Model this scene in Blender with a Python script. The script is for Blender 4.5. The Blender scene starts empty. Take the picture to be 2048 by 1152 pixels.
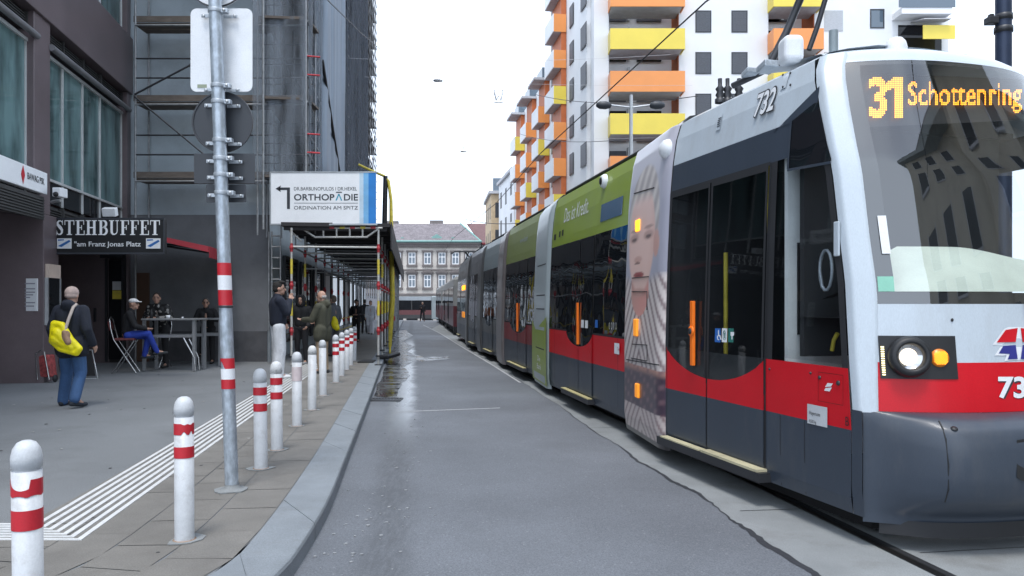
import bpy, bmesh, math, random
from math import radians as R, sin, cos, pi, sqrt, atan2
from mathutils import Vector as V, Matrix, Quaternion
random.seed(7)
SC = bpy.context.scene
COL = SC.collection
# ---------------------------------------------------------------- camera, sky, sun, exposure
FPX, HZ, CH = 1550.0, 608.0, 1.6           # focal length in photo pixels, horizon row, eye height
cam = bpy.data.cameras.new('camera'); camo = bpy.data.objects.new('camera', cam); COL.objects.link(camo)
camo.location = (0, 0, CH); camo.rotation_euler = (R(90), 0, 0)
cam.sensor_width = 36; cam.lens = FPX/2048*36; cam.shift_y = (HZ-576)/2048
cam.clip_start = .05; cam.clip_end = 2500
SC.camera = camo
SUN_EL, SUN_AZ = 70, 190                    # azimuth in degrees clockwise from +Y: behind the camera
W = bpy.data.worlds.new('World'); SC.world = W; W.use_nodes = True
nt = W.node_tree; nt.nodes.clear()
wo = nt.nodes.new('ShaderNodeOutputWorld'); bg = nt.nodes.new('ShaderNodeBackground')
sky = nt.nodes.new('ShaderNodeTexSky'); sky.sky_type = 'NISHITA'; sky.sun_disc = False
sky.sun_elevation = R(SUN_EL); sky.sun_rotation = R(SUN_AZ); sky.air_density = 1.0; sky.dust_density = 1.5; sky.ozone_density = 1.0
hs = nt.nodes.new('ShaderNodeHueSaturation'); hs.inputs['Saturation'].default_value = 1.0; hs.inputs['Value'].default_value = 1.0
# broken bright cloud cover
tc = nt.nodes.new('ShaderNodeTexCoord'); cn = nt.nodes.new('ShaderNodeTexNoise'); cn.inputs['Scale'].default_value = 2.6; cn.inputs['Detail'].default_value = 6
cr = nt.nodes.new('ShaderNodeMapRange'); cr.inputs['From Min'].default_value = .4; cr.inputs['From Max'].default_value = .66
cr.inputs['To Min'].default_value = .42; cr.inputs['To Max'].default_value = .95
mu = nt.nodes.new('ShaderNodeMix'); mu.data_type = 'RGBA'; mu.inputs['B'].default_value = (7.3, 8.3, 9.8, 1)      # bright cloud
nt.links.new(tc.outputs['Generated'], cn.inputs['Vector']); nt.links.new(cn.outputs['Fac'], cr.inputs['Value'])
sx = nt.nodes.new('ShaderNodeSeparateXYZ'); nt.links.new(tc.outputs['Generated'], sx.inputs[0])      # bright haze towards the horizon
hz = nt.nodes.new('ShaderNodeMapRange'); hz.inputs['From Min'].default_value = .36; hz.inputs['From Max'].default_value = .75; hz.inputs['To Min'].default_value = 1.0; hz.inputs['To Max'].default_value = 0.0
nt.links.new(sx.outputs['Z'], hz.inputs['Value'])
cm = nt.nodes.new('ShaderNodeMath'); cm.operation = 'ADD'; cm.use_clamp = True; nt.links.new(cr.outputs[0], cm.inputs[0]); nt.links.new(hz.outputs[0], cm.inputs[1])
nt.links.new(sky.outputs[0], hs.inputs['Color']); nt.links.new(hs.outputs[0], mu.inputs['A'])
nt.links.new(cm.outputs[0], mu.inputs['Factor']); nt.links.new(mu.outputs['Result'], bg.inputs['Color']); nt.links.new(bg.outputs[0], wo.inputs[0])
bg.inputs['Strength'].default_value = .15
sl = bpy.data.lights.new('sun', 'SUN'); sl.energy = 1.5; sl.angle = R(14); sl.color = (1, .97, .93)
so = bpy.data.objects.new('sun', sl); COL.objects.link(so)
sd = V((sin(R(SUN_AZ))*cos(R(SUN_EL)), cos(R(SUN_AZ))*cos(R(SUN_EL)), sin(R(SUN_EL))))
so.rotation_euler = (-sd).to_track_quat('-Z', 'Y').to_euler(); so.location = (0, 0, 30)
SC.view_settings.view_transform = 'Standard'; SC.view_settings.look = 'None'
SC.view_settings.gamma = 1; SC.view_settings.exposure = .58
SC.cycles.max_bounces = 7; SC.cycles.transparent_max_bounces = 16; SC.cycles.use_denoising = True
SC.cycles.sample_clamp_indirect = 6

# ---------------------------------------------------------------- helpers
def GZ(Y): return 0 if Y < 72 else -.019*(Y-72)
def P(px, py, Y): return V(((px-1024)/FPX*Y, Y, CH-(py-HZ)/FPX*Y))
def G(px, py, z=0.0):
    Y = (CH-z)*FPX/(py-HZ); return V(((px-1024)/FPX*Y, Y, z))
def ray(px, py): return V(((px-1024)/FPX, 1, -(py-HZ)/FPX))
SW = .12                                     # pavement height
ORG = {}
def tag(o, label=None, cat=None, group=None, kind=None):
    if label: o['label'] = label
    if cat: o['category'] = cat
    if group: o['group'] = group
    if kind: o['kind'] = kind
    return o
def thing(name, loc, label, cat, group=None):
    o = bpy.data.objects.new(name, None); COL.objects.link(o); o.location = loc; ORG[o.name] = V(loc)
    o.empty_display_size = .2
    return tag(o, label, cat, group)
class MB:
    def __init__(s): s.v = []; s.f = []; s.m = []; s.sm = []; s.col = None
    def add(s, vs, fs, m=0, smooth=False):
        b = len(s.v); s.v += [V(x) for x in vs]
        for f in fs: s.f.append([b+i for i in f]); s.m.append(m); s.sm.append(smooth)
        return s
    def poly(s, pts, m=0): return s.add(pts, [list(range(len(pts)))], m)
    def obox(s, c, ax, ay, az, m=0):         # centre and three half-axis vectors
        c, ax, ay, az = V(c), V(ax), V(ay), V(az)
        vs = [c+i*ax+j*ay+k*az for i in (-1, 1) for j in (-1, 1) for k in (-1, 1)]
        fs = [(0, 1, 3, 2), (4, 6, 7, 5), (0, 4, 5, 1), (2, 3, 7, 6), (0, 2, 6, 4), (1, 5, 7, 3)]
        if ax.cross(ay).dot(az) < 0: fs = [f[::-1] for f in fs]
        return s.add(vs, fs, m)
    def box(s, x0, x1, y0, y1, z0, z1, m=0):
        return s.obox(((x0+x1)/2, (y0+y1)/2, (z0+z1)/2), ((x1-x0)/2, 0, 0), (0, (y1-y0)/2, 0), (0, 0, (z1-z0)/2), m)
    def prism(s, pts, vec, m=0, cap=True):
        pts = [V(p) for p in pts]; vec = V(vec); n = len(pts)
        fs = [(i, (i+1) % n, n+(i+1) % n, n+i) for i in range(n)]
        if cap: fs += [list(range(n))[::-1], [n+i for i in range(n)]]
        return s.add(pts+[p+vec for p in pts], fs, m)
    def tube(s, pts, r, n=8, m=0, cap=True):
        pts = [V(p) for p in pts]; rs = r if isinstance(r, (list, tuple)) else [r]*len(pts)
        rings = []; ref = None
        for i, p in enumerate(pts):
            d = (pts[min(i+1, len(pts)-1)]-pts[max(i-1, 0)]).normalized()
            if ref is None: ref = d.orthogonal().normalized()
            ref = (ref-d*ref.dot(d)); ref = ref.normalized() if ref.length > 1e-6 else d.orthogonal().normalized()
            b = d.cross(ref)
            rings.append([p+rs[i]*(cos(2*pi*k/n)*ref+sin(2*pi*k/n)*b) for k in range(n)])
        vs = [q for rg in rings for q in rg]
        fs = [(i*n+k, i*n+(k+1) % n, (i+1)*n+(k+1) % n, (i+1)*n+k) for i in range(len(pts)-1) for k in range(n)]
        s.add(vs, fs, m, True)
        if cap: s.add(rings[0], [list(range(n))[::-1]], m); s.add(rings[-1], [list(range(n))], m)
        return s
    def lathe(s, c, prof, n=24, m=0, axis=(0, 0, 1), smooth=True):
        c = V(c); ax = V(axis).normalized(); u = ax.orthogonal().normalized(); w = ax.cross(u)
        vs = [c+ax*z+r*(cos(2*pi*k/n)*u+sin(2*pi*k/n)*w) for r, z in prof for k in range(n)]
        fs = [(i*n+k, i*n+(k+1) % n, (i+1)*n+(k+1) % n, (i+1)*n+k) for i in range(len(prof)-1) for k in range(n)]
        return s.add(vs, fs, m, smooth)
    def grid(s, fn, nu, nv, m=0, smooth=True):
        vs = [fn(i/nu, j/nv) for j in range(nv+1) for i in range(nu+1)]; k = nu+1
        fs = [(j*k+i, j*k+i+1, (j+1)*k+i+1, (j+1)*k+i) for j in range(nv) for i in range(nu)]
        return s.add(vs, fs, m, smooth)
    def disc(s, c, r, axis, n=20, m=0):
        ax = V(axis).normalized(); u = ax.orthogonal().normalized(); w = ax.cross(u)
        return s.poly([V(c)+r*(cos(2*pi*k/n)*u+sin(2*pi*k/n)*w) for k in range(n)], m)
    def text(s, body, o, right, up, w, h, m=0, off=0.0, shear=0.0, mono=0):
        vs, fs = glyphs(body, off, shear)
        x0 = min(v[0] for v in vs); x1 = max(v[0] for v in vs); y0 = min(v[1] for v in vs); y1 = max(v[1] for v in vs)
        right, up, o = V(right).normalized(), V(up).normalized(), V(o)
        if w is None: w = (x1-x0)*h/(y1-y0)
        return s.add([o+right*((v[0]-x0)/(x1-x0)*w)+up*((v[1]-y0)/(y1-y0)*h) for v in vs], fs, m)
    def orient(s, me, og):
        # consistent normals: closed pieces outwards, open sheets towards the street
        n = len(s.f); own = {}; 
        par = list(range(len(s.v)))
        def find(i):
            while par[i] != i: par[i] = par[par[i]]; i = par[i]
            return i
        for f in s.f:
            r = find(f[0])
            for i in f[1:]: par[find(i)] = r
        isl = {}
        for k, f in enumerate(s.f): isl.setdefault(find(f[0]), []).append(k)
        flip = []
        for fs in isl.values():
            ec = {}
            for k in fs:
                f = s.f[k]
                for a, b in zip(f, f[1:]+f[:1]): ec[(min(a, b), max(a, b))] = ec.get((min(a, b), max(a, b)), 0)+1
            closed = all(c == 2 for c in ec.values()); vol = 0
            ids = set(i for k in fs for i in s.f[k]); c0 = sum((s.v[i] for i in ids), V((0, 0, 0)))/len(ids)
            for k in fs:
                p = me.polygons[k]
                if closed: vol += p.normal.dot(p.center+og-c0)*p.area
                else:
                    q = p.center+og; vol += p.normal.dot(V((0, min(0, q.y-3), 1.6))-q)*p.area/(1+(q-V((0, 0, 1.6))).length)
            if vol < 0: flip += fs
        for k in flip: me.polygons[k].flip()
        me.update()
    def build(s, name, mats, parent=None, bevel=0, origin=None, seg=2):
        if not isinstance(mats, (list, tuple)): mats = [mats]
        if parent is not None: og = ORG[parent.name]
        elif origin is not None: og = V(origin)
        else:
            xs = [v.x for v in s.v]; ys = [v.y for v in s.v]
            og = V(((min(xs)+max(xs))/2, (min(ys)+max(ys))/2, min(v.z for v in s.v)))
        me = bpy.data.meshes.new(name); me.from_pydata([v-og for v in s.v], [], s.f)
        s.orient(me, og)
        for mt in mats: me.materials.append(mt)
        me.polygons.foreach_set('material_index', s.m); me.polygons.foreach_set('use_smooth', s.sm)
        if s.col:
            a = me.color_attributes.new('Col', 'FLOAT_COLOR', 'POINT')
            for i, c in enumerate(s.col): a.data[i].color = (*c, 1)
        me.update()
        ob = bpy.data.objects.new(name, me); COL.objects.link(ob)
        if parent is not None: ob.parent = parent
        else: ob.location = og
        ORG[ob.name] = og
        if bevel:
            b = ob.modifiers.new('bevel', 'BEVEL'); b.width = bevel; b.segments = seg; b.limit_method = 'ANGLE'; b.angle_limit = R(40)
            b.harden_normals = False
        return ob
_gl = {}
def glyphs(body, off=0.0, shear=0.0):
    k = (body, off, shear)
    if k in _gl: return _gl[k]
    cu = bpy.data.curves.new('t', 'FONT'); cu.body = body; cu.offset = off; cu.shear = shear; cu.resolution_u = 4
    ob = bpy.data.objects.new('t', cu); COL.objects.link(ob)
    dg = bpy.context.evaluated_depsgraph_get(); dg.update()
    me = bpy.data.meshes.new_from_object(ob.evaluated_get(dg))
    vs = [(v.co.x, v.co.y) for v in me.vertices]; fs = [list(p.vertices) for p in me.polygons]
    bpy.data.objects.remove(ob); bpy.data.curves.remove(cu); bpy.data.meshes.remove(me)
    _gl[k] = (vs, fs); return _gl[k]
def kids(o): return [c for c in bpy.data.objects if c.parent == o]
def copy_tree(o, parent=None):
    ch = kids(o); c = o.copy(); COL.objects.link(c); ORG[c.name] = ORG[o.name]
    if parent is not None: c.parent = parent
    for k in ch: copy_tree(k, c)
    return c
# ---------------------------------------------------------------- materials
def mat(name, col, rough=.6, metal=0, var=.12, scale=2.5, bump=0, bscale=40, coat=0, spec=.5, fine=.05, fscale=120, stretch=None, dirt=0, dcol=(.12, .11, .1)):
    m = bpy.data.materials.new(name); m.use_nodes = True; t = m.node_tree; N = t.nodes; L = t.links
    b = N['Principled BSDF']; b.inputs['Metallic'].default_value = metal
    b.inputs['Specular IOR Level'].default_value = spec
    if coat: b.inputs['Coat Weight'].default_value = coat; b.inputs['Coat Roughness'].default_value = .08
    c = N.new('ShaderNodeTexCoord'); src = c.outputs['Object']
    if stretch:
        mp = N.new('ShaderNodeMapping'); mp.inputs['Scale'].default_value = stretch; L.new(src, mp.inputs['Vector']); src = mp.outputs[0]
    n1 = N.new('ShaderNodeTexNoise'); n1.inputs['Scale'].default_value = scale; n1.inputs['Detail'].default_value = 6; n1.inputs['Roughness'].default_value = .6
    n2 = N.new('ShaderNodeTexNoise'); n2.inputs['Scale'].default_value = fscale; n2.inputs['Detail'].default_value = 2
    L.new(src, n1.inputs['Vector']); L.new(src, n2.inputs['Vector'])
    r1 = N.new('ShaderNodeMapRange'); r1.inputs['From Min'].default_value = .3; r1.inputs['From Max'].default_value = .7
    r1.inputs['To Min'].default_value = 1-var; r1.inputs['To Max'].default_value = 1+var; L.new(n1.outputs['Fac'], r1.inputs['Value'])
    r2 = N.new('ShaderNodeMapRange'); r2.inputs['From Min'].default_value = .3; r2.inputs['From Max'].default_value = .7
    r2.inputs['To Min'].default_value = 1-fine; r2.inputs['To Max'].default_value = 1+fine; L.new(n2.outputs['Fac'], r2.inputs['Value'])
    mm = N.new('ShaderNodeMath'); mm.operation = 'MULTIPLY'; L.new(r1.outputs[0], mm.inputs[0]); L.new(r2.outputs[0], mm.inputs[1])
    sc = N.new('ShaderNodeVectorMath'); sc.operation = 'SCALE'; sc.inputs[0].default_value = col; L.new(mm.outputs[0], sc.inputs['Scale'])
    out = sc.outputs[0]
    if dirt:
        n3 = N.new('ShaderNodeTexNoise'); n3.inputs['Scale'].default_value = scale*1.7; n3.inputs['Detail'].default_value = 9; n3.inputs['Roughness'].default_value = .7
        L.new(src, n3.inputs['Vector'])
        r3 = N.new('ShaderNodeMapRange'); r3.inputs['From Min'].default_value = .52; r3.inputs['From Max'].default_value = .72; r3.inputs['To Max'].default_value = dirt
        L.new(n3.outputs['Fac'], r3.inputs['Value'])
        mx = N.new('ShaderNodeMix'); mx.data_type = 'RGBA'; L.new(r3.outputs[0], mx.inputs['Factor']); L.new(out, mx.inputs['A']); mx.inputs['B'].default_value = (*dcol, 1)
        out = mx.outputs['Result']
    L.new(out, b.inputs['Base Color'])
    rr = N.new('ShaderNodeMapRange'); rr.inputs['To Min'].default_value = max(.02, rough-.12*min(1, rough*2)); rr.inputs['To Max'].default_value = min(1, rough+.12*min(1, rough*2))
    L.new(n1.outputs['Fac'], rr.inputs['Value']); L.new(rr.outputs[0], b.inputs['Roughness'])
    if bump:
        n4 = N.new('ShaderNodeTexNoise'); n4.inputs['Scale'].default_value = bscale; n4.inputs['Detail'].default_value = 4; L.new(src, n4.inputs['Vector'])
        bp = N.new('ShaderNodeBump'); bp.inputs['Strength'].default_value = bump; bp.inputs['Distance'].default_value = .02
        L.new(n4.outputs['Fac'], bp.inputs['Height']); L.new(bp.outputs[0], b.inputs['Normal'])
    return m
def emat(name, col, s):
    m = bpy.data.materials.new(name); m.use_nodes = True; b = m.node_tree.nodes['Principled BSDF']
    b.inputs['Base Color'].default_value = (*col, 1); b.inputs['Emission Color'].default_value = (*col, 1); b.inputs['Emission Strength'].default_value = s
    return m
def glassmat(name, tint=(.35, .38, .4), ior=1.7, rough=.02, wav=0.0, opaque=False, col=(.012, .014, .017), wsc=1.2, var=0):
    m = bpy.data.materials.new(name); m.use_nodes = True; t = m.node_tree; N = t.nodes; L = t.links; N.clear()
    o = N.new('ShaderNodeOutputMaterial'); mx = N.new('ShaderNodeMixShader'); g = N.new('ShaderNodeBsdfGlossy'); g.inputs['Roughness'].default_value = rough
    ge = N.new('ShaderNodeNewGeometry'); dt = N.new('ShaderNodeVectorMath'); dt.operation = 'DOT_PRODUCT'; L.new(ge.outputs['Normal'], dt.inputs[0]); L.new(ge.outputs['Incoming'], dt.inputs[1])
    ab = N.new('ShaderNodeMath'); ab.operation = 'ABSOLUTE'; L.new(dt.outputs['Value'], ab.inputs[0])
    om = N.new('ShaderNodeMath'); om.operation = 'SUBTRACT'; om.inputs[0].default_value = 1; L.new(ab.outputs[0], om.inputs[1])
    pw = N.new('ShaderNodeMath'); pw.operation = 'POWER'; pw.inputs[1].default_value = 5; L.new(om.outputs[0], pw.inputs[0])
    f0 = ((ior-1)/(ior+1))**2; fr = N.new('ShaderNodeMapRange'); fr.inputs['To Min'].default_value = f0; fr.inputs['To Max'].default_value = 1; L.new(pw.outputs[0], fr.inputs['Value'])
    if opaque:
        a = N.new('ShaderNodeBsdfDiffuse'); a.inputs['Color'].default_value = (*col, 1)
        if var:                                  # colour noise standing for reflections and curtains in the pane
            c = N.new('ShaderNodeTexCoord'); mp = N.new('ShaderNodeMapping'); mp.inputs['Scale'].default_value = (1.6, 1.6, .5); n = N.new('ShaderNodeTexNoise'); n.inputs['Scale'].default_value = 1.3; n.inputs['Detail'].default_value = 5
            r = N.new('ShaderNodeMapRange'); r.inputs['From Min'].default_value = .35; r.inputs['From Max'].default_value = .62; r.inputs['To Min'].default_value = 1-var; r.inputs['To Max'].default_value = 1+var*.3
            s = N.new('ShaderNodeVectorMath'); s.operation = 'SCALE'; s.inputs[0].default_value = col
            L.new(c.outputs['Object'], mp.inputs[0]); L.new(mp.outputs[0], n.inputs['Vector']); L.new(n.outputs['Fac'], r.inputs['Value']); L.new(r.outputs[0], s.inputs['Scale']); L.new(s.outputs[0], a.inputs['Color'])
    else:
        a = N.new('ShaderNodeBsdfTransparent'); a.inputs['Color'].default_value = (*tint, 1)
    if wav:
        c = N.new('ShaderNodeTexCoord'); n = N.new('ShaderNodeTexNoise'); n.inputs['Scale'].default_value = wsc; n.inputs['Detail'].default_value = 1
        bp = N.new('ShaderNodeBump'); bp.inputs['Strength'].default_value = 1; bp.inputs['Distance'].default_value = wav
        L.new(c.outputs['Object'], n.inputs['Vector']); L.new(n.outputs['Fac'], bp.inputs['Height']); L.new(bp.outputs[0], g.inputs['Normal'])
    L.new(fr.outputs[0], mx.inputs[0]); L.new(a.outputs[0], mx.inputs[1]); L.new(g.outputs[0], mx.inputs[2]); L.new(mx.outputs[0], o.inputs[0])
    return m
def netmat(name, col, alpha, stripes=0):
    m = bpy.data.materials.new(name); m.use_nodes = True; t = m.node_tree; N = t.nodes; L = t.links; N.clear()
    o = N.new('ShaderNodeOutputMaterial'); mx = N.new('ShaderNodeMixShader'); d = N.new('ShaderNodeBsdfDiffuse'); tr = N.new('ShaderNodeBsdfTransparent')
    tl = N.new('ShaderNodeBsdfTranslucent'); tl.inputs['Color'].default_value = (*col, 1); ad = N.new('ShaderNodeMixShader'); ad.inputs[0].default_value = .3
    d.inputs['Color'].default_value = (*col, 1)
    c = N.new('ShaderNodeTexCoord'); mp = N.new('ShaderNodeMapping'); mp.inputs['Scale'].default_value = (1.5, 1.5, .22); n = N.new('ShaderNodeTexNoise'); n.inputs['Scale'].default_value = 1.6; n.inputs['Detail'].default_value = 4
    r = N.new('ShaderNodeMapRange'); r.inputs['From Min'].default_value = .3; r.inputs['From Max'].default_value = .7; r.inputs['To Min'].default_value = max(0, alpha-.38); r.inputs['To Max'].default_value = min(1, alpha+.3)
    L.new(c.outputs['Object'], mp.inputs[0]); L.new(mp.outputs[0], n.inputs['Vector']); L.new(n.outputs['Fac'], r.inputs['Value']); L.new(r.outputs[0], mx.inputs[0])
    L.new(d.outputs[0], ad.inputs[1]); L.new(tl.outputs[0], ad.inputs[2])
    L.new(tr.outputs[0], mx.inputs[1]); L.new(ad.outputs[0], mx.inputs[2]); L.new(mx.outputs[0], o.inputs[0])
    return m
def printmat(name, rough=.35):
    m = bpy.data.materials.new(name); m.use_nodes = True; t = m.node_tree; b = t.nodes['Principled BSDF']; b.inputs['Roughness'].default_value = rough
    a = t.nodes.new('ShaderNodeAttribute'); a.attribute_name = 'Col'; t.links.new(a.outputs['Color'], b.inputs['Base Color'])
    b.inputs['Coat Weight'].default_value = .3
    return m
def asphalt(name, col, speck=.5, rough=.8, var=.18, dirt=0):
    m = mat(name, col, rough, 0, var, .35, .25, 160, fine=.28, fscale=110, dirt=dirt, dcol=(col[0]*.62, col[1]*.62, col[2]*.62))
    t = m.node_tree; N = t.nodes; L = t.links; b = N['Principled BSDF']; old = b.inputs['Base Color'].links[0].from_socket
    c = N.new('ShaderNodeTexCoord'); v = N.new('ShaderNodeTexVoronoi'); v.inputs['Scale'].default_value = 38; L.new(c.outputs['Object'], v.inputs['Vector'])
    s = N.new('ShaderNodeSeparateColor'); L.new(v.outputs['Color'], s.inputs[0])
    r = N.new('ShaderNodeMapRange'); r.inputs['From Min'].default_value = .86; r.inputs['From Max'].default_value = 1; r.inputs['To Max'].default_value = speck; L.new(s.outputs[0], r.inputs['Value'])
    d = N.new('ShaderNodeMapRange'); d.inputs['From Min'].default_value = .35; d.inputs['From Max'].default_value = .2; L.new(v.outputs['Distance'], d.inputs['Value'])
    mu = N.new('ShaderNodeMath'); mu.operation = 'MULTIPLY'; L.new(r.outputs[0], mu.inputs[0]); L.new(d.outputs[0], mu.inputs[1])
    mx = N.new('ShaderNodeMix'); mx.data_type = 'RGBA'; L.new(mu.outputs[0], mx.inputs['Factor']); L.new(old, mx.inputs['A']); mx.inputs['B'].default_value = (.45, .45, .46, 1)
    L.new(mx.outputs['Result'], b.inputs['Base Color'])
    return m
M = {}
M['asphalt'] = asphalt('asphalt', (.16, .172, .19), .3, var=.24)
M['asphalt_walk'] = asphalt('pavement asphalt', (.172, .182, .19), .12, .85, .16, dirt=.6)
M['bitumen'] = mat('bitumen', (.035, .038, .044), .55, bump=.2)
M['concrete'] = mat('track concrete', (.235, .25, .255), .85, var=.2, scale=1.2, bump=.15, bscale=60, dirt=.5, fine=.12)
M['kerbstone'] = mat('kerb granite', (.205, .228, .248), .75, var=.12, scale=3, bump=.2, bscale=90, fine=.2, fscale=200, dirt=.25)
M['paver'] = mat('grey brown paving slab', (.17, .162, .148), .85, var=.2, scale=1.5, bump=.2, bscale=90, fine=.15, dirt=.4)
M['white_paint'] = mat('worn white road paint', (.6, .61, .61), .6, var=.08, dirt=.35, dcol=(.3, .3, .3), scale=6)
M['steel'] = mat('steel rail', (.2, .19, .18), .35, 1, bump=.1)
M['black'] = mat('black', (.014, .015, .017), .5)
M['rubber'] = mat('rubber', (.02, .021, .024), .65)
M['white'] = mat('white paint', (.76, .78, .8), .4, var=.05, dirt=.12, scale=4)
M['bright_white'] = mat('bright sign white', (.9, .92, .94), .4, var=.03, dirt=.05)
M['red'] = mat('red paint', (.5, .018, .03), .4, var=.12, scale=6)
M['galv'] = mat('galvanised steel', (.42, .46, .5), .42, .35, var=.2, scale=14, fine=.12, fscale=60)
M['dark_plate'] = mat('dark grey plate', (.035, .04, .048), .5, var=.15)
M['alu'] = mat('aluminium', (.5, .52, .53), .4, .7)
M['tube'] = mat('galvanised scaffold tube', (.3, .31, .32), .5, .5, scale=8, var=.25)
M['yellow'] = mat('yellow paint', (.62, .5, .06), .5, var=.2, scale=6, dirt=.3)
M['bright_yellow'] = mat('yellow', (.85, .72, .01), .5, var=.08)
M['orange'] = mat('orange plastic', (.9, .18, .01), .4)
M['wood'] = mat('scaffold plank', (.12, .1, .085), .8, var=.3, scale=5, stretch=(1, 1, 4))
M['blackmetal'] = mat('dark metal', (.05, .052, .058), .45, .5)
# ================================================================ ground, road, pavement
SLOPE_K = -.13
def sheet(pts, z, name, m, kind='structure'):
    mb = MB(); mb.poly([V((p[0], p[1], z if len(p) < 3 else p[2])) for p in pts]); o = mb.build(name, m); tag(o, kind=kind); return o
g = MB()
ys = [-60, 0, 40, 72, 100, 130, 180, 400, 900]
for a, b in zip(ys[:-1], ys[1:]):
    zz = lambda y: GZ(min(y, 180))-.03
    g.add([(-900, a, zz(a)), (900, a, zz(a)), (900, b, zz(b)), (-900, b, zz(b))], [(0, 1, 2, 3)])
tag(g.build('ground', M['asphalt']), kind='structure')
# pavement edge: outer top edge of the kerb and its inner edge, measured on the photograph
KO = [(-1.6, 1.0), (-1.45, 2.2), (-1.37, 3.2)]+[tuple(G(x, y, SW)[:2]) for x, y in [(555, 1152), (615, 1069), (658, 995), (684, 929), (711, 862), (738, 795), (764, 724)]]
KI = [(-2.1, 1.0), (-1.9, 2.2), (-1.74, 3.2)]+[tuple(G(x, y, SW)[:2]) for x, y in [(438, 1152), (530, 1052), (600, 955), (649, 880), (687, 815), (720, 758), (748, 712)]]
KO[0] = (-3.2, -.4); KI[0] = (-3.5, .1); KO.insert(1, (-2.1, 1.2)); KI.insert(1, (-2.6, 1.5)); KO[2] = (-1.72, 2.3); KI[2] = (-2.2, 2.45); KO[3] = (-1.5, 3.3); KI[3] = (-2.0, 3.3)
KO.insert(0, (-8, -3)); KI.insert(0, (-8, -2.6))
yl = KO[-1][1]
for y in (28, 40, 55, 72):
    KO.append((KO[-1][0]+SLOPE_K*(y-KO[-1][1]), y)); KI.append((KO[-1][0]-.3, y))
def resample(pl, n):
    d = [0]
    for a, b in zip(pl[:-1], pl[1:]): d.append(d[-1]+(V(b)-V(a)).length)
    out = []
    for i in range(n+1):
        t = d[-1]*i/n; j = max(k for k in range(len(d)-1) if d[k] <= t+1e-9)
        f = (t-d[j])/(d[j+1]-d[j]); out.append(V(pl[j]).lerp(V(pl[j+1]), min(1, f)))
    return out
def smoothpl(pl, it=2):
    for _ in range(it):
        q = [pl[0]]
        for a, b in zip(pl[:-1], pl[1:]):
            a, b = V(a), V(b); q += [a*.75+b*.25, a*.25+b*.75]
        pl = q+[pl[-1]]
    return pl
KO, KI = smoothpl([V(p) for p in KO]), smoothpl([V(p) for p in KI])
# kerb: separate stones with open joints
kb = MB(); n = 74
A, B = resample(KO, 740), resample(KI, 740)
i = 0
ends = [0]
while ends[-1] < 740: ends.append(min(740, ends[-1]+(12 if A[ends[-1]].y < 20 else 20)))
for a, b in zip(ends[:-1], ends[1:]):
    top_o = [A[k] for k in range(a, b+1)]; top_i = [B[k] for k in range(a, b+1)]
    if b-a > 2:
        top_o[0] = top_o[0].lerp(top_o[1], .03); top_i[0] = top_i[0].lerp(top_i[1], .03); top_o[-1] = top_o[-1].lerp(top_o[-2], .03); top_i[-1] = top_i[-1].lerp(top_i[-2], .03)
    dz = random.uniform(-.003, .003)
    vs = []
    for o_, i_ in zip(top_o, top_i):
        nn = (o_-i_).normalized()
        vs += [(*(o_+nn*.02), -.02), (*(o_+nn*.012), SW-.02+dz), (*(o_-nn*.004), SW-.004+dz), (*(o_-nn*.02), SW+dz), (*i_, SW+dz), (*i_, -.02)]
    fs = []
    for k in range(len(top_o)-1):
        for q in range(5): fs.append((k*6+q, (k+1)*6+q, (k+1)*6+q+1, k*6+q+1))
    e = (len(top_o)-1)*6; fs += [(0, 1, 2, 3, 4, 5), tuple(e+q for q in (5, 4, 3, 2, 1, 0))]
    kb.add(vs, fs)
tag(kb.build('kerb', M['kerbstone']), kind='structure')
# pavement: asphalt sheet, then a band of paving slabs between the tactile strip and the kerb
def strip_sheet(left, right, z, name, m):
    mb = MB(); vs = []
    for a, b in zip(left, right): vs += [(a[0], a[1], z), (b[0], b[1], z)]
    mb.add(vs, [(2*k, 2*k+1, 2*k+3, 2*k+2) for k in range(len(left)-1)]); o = mb.build(name, m); tag(o, kind='structure'); return o
K2 = resample(KI, 120)
strip_sheet([(-40, p.y+(0 if p.y > 0 else 0)) for p in K2], [(p.x, p.y) for p in K2], SW-.006, 'pavement', M['asphalt_walk'])
pv = MB()
Kp = resample([p for p in KI if p.y > 2.2 and p.y < 34], 160)
for row in range(4):
    w0, w1 = row*.4, row*.4+.392
    k = 0; off = row % 2
    while k < 157:
        step = 3
        a, b = k+off*1.5, k+step+off*1.5-.05
        def pt(t, w):
            j = min(int(t), 158); f = t-j; q = Kp[j].lerp(Kp[j+1], f); d = (Kp[min(j+2, 160)]-Kp[max(j-1, 0)]).normalized(); nrm = V((-d.y, d.x)); return q+nrm*(w+.008)
        if b < 159:
            dz = random.uniform(-.001, .001)
            pv.add([(*pt(a, w0), SW-.0015+dz), (*pt(b, w0), SW-.0015+dz), (*pt(b, w1), SW-.0015+dz), (*pt(a, w1), SW-.0015+dz)], [(0, 3, 2, 1)][:1])
        k += step
tag(pv.build('paving_slabs', M['paver']), kind='structure')
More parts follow.
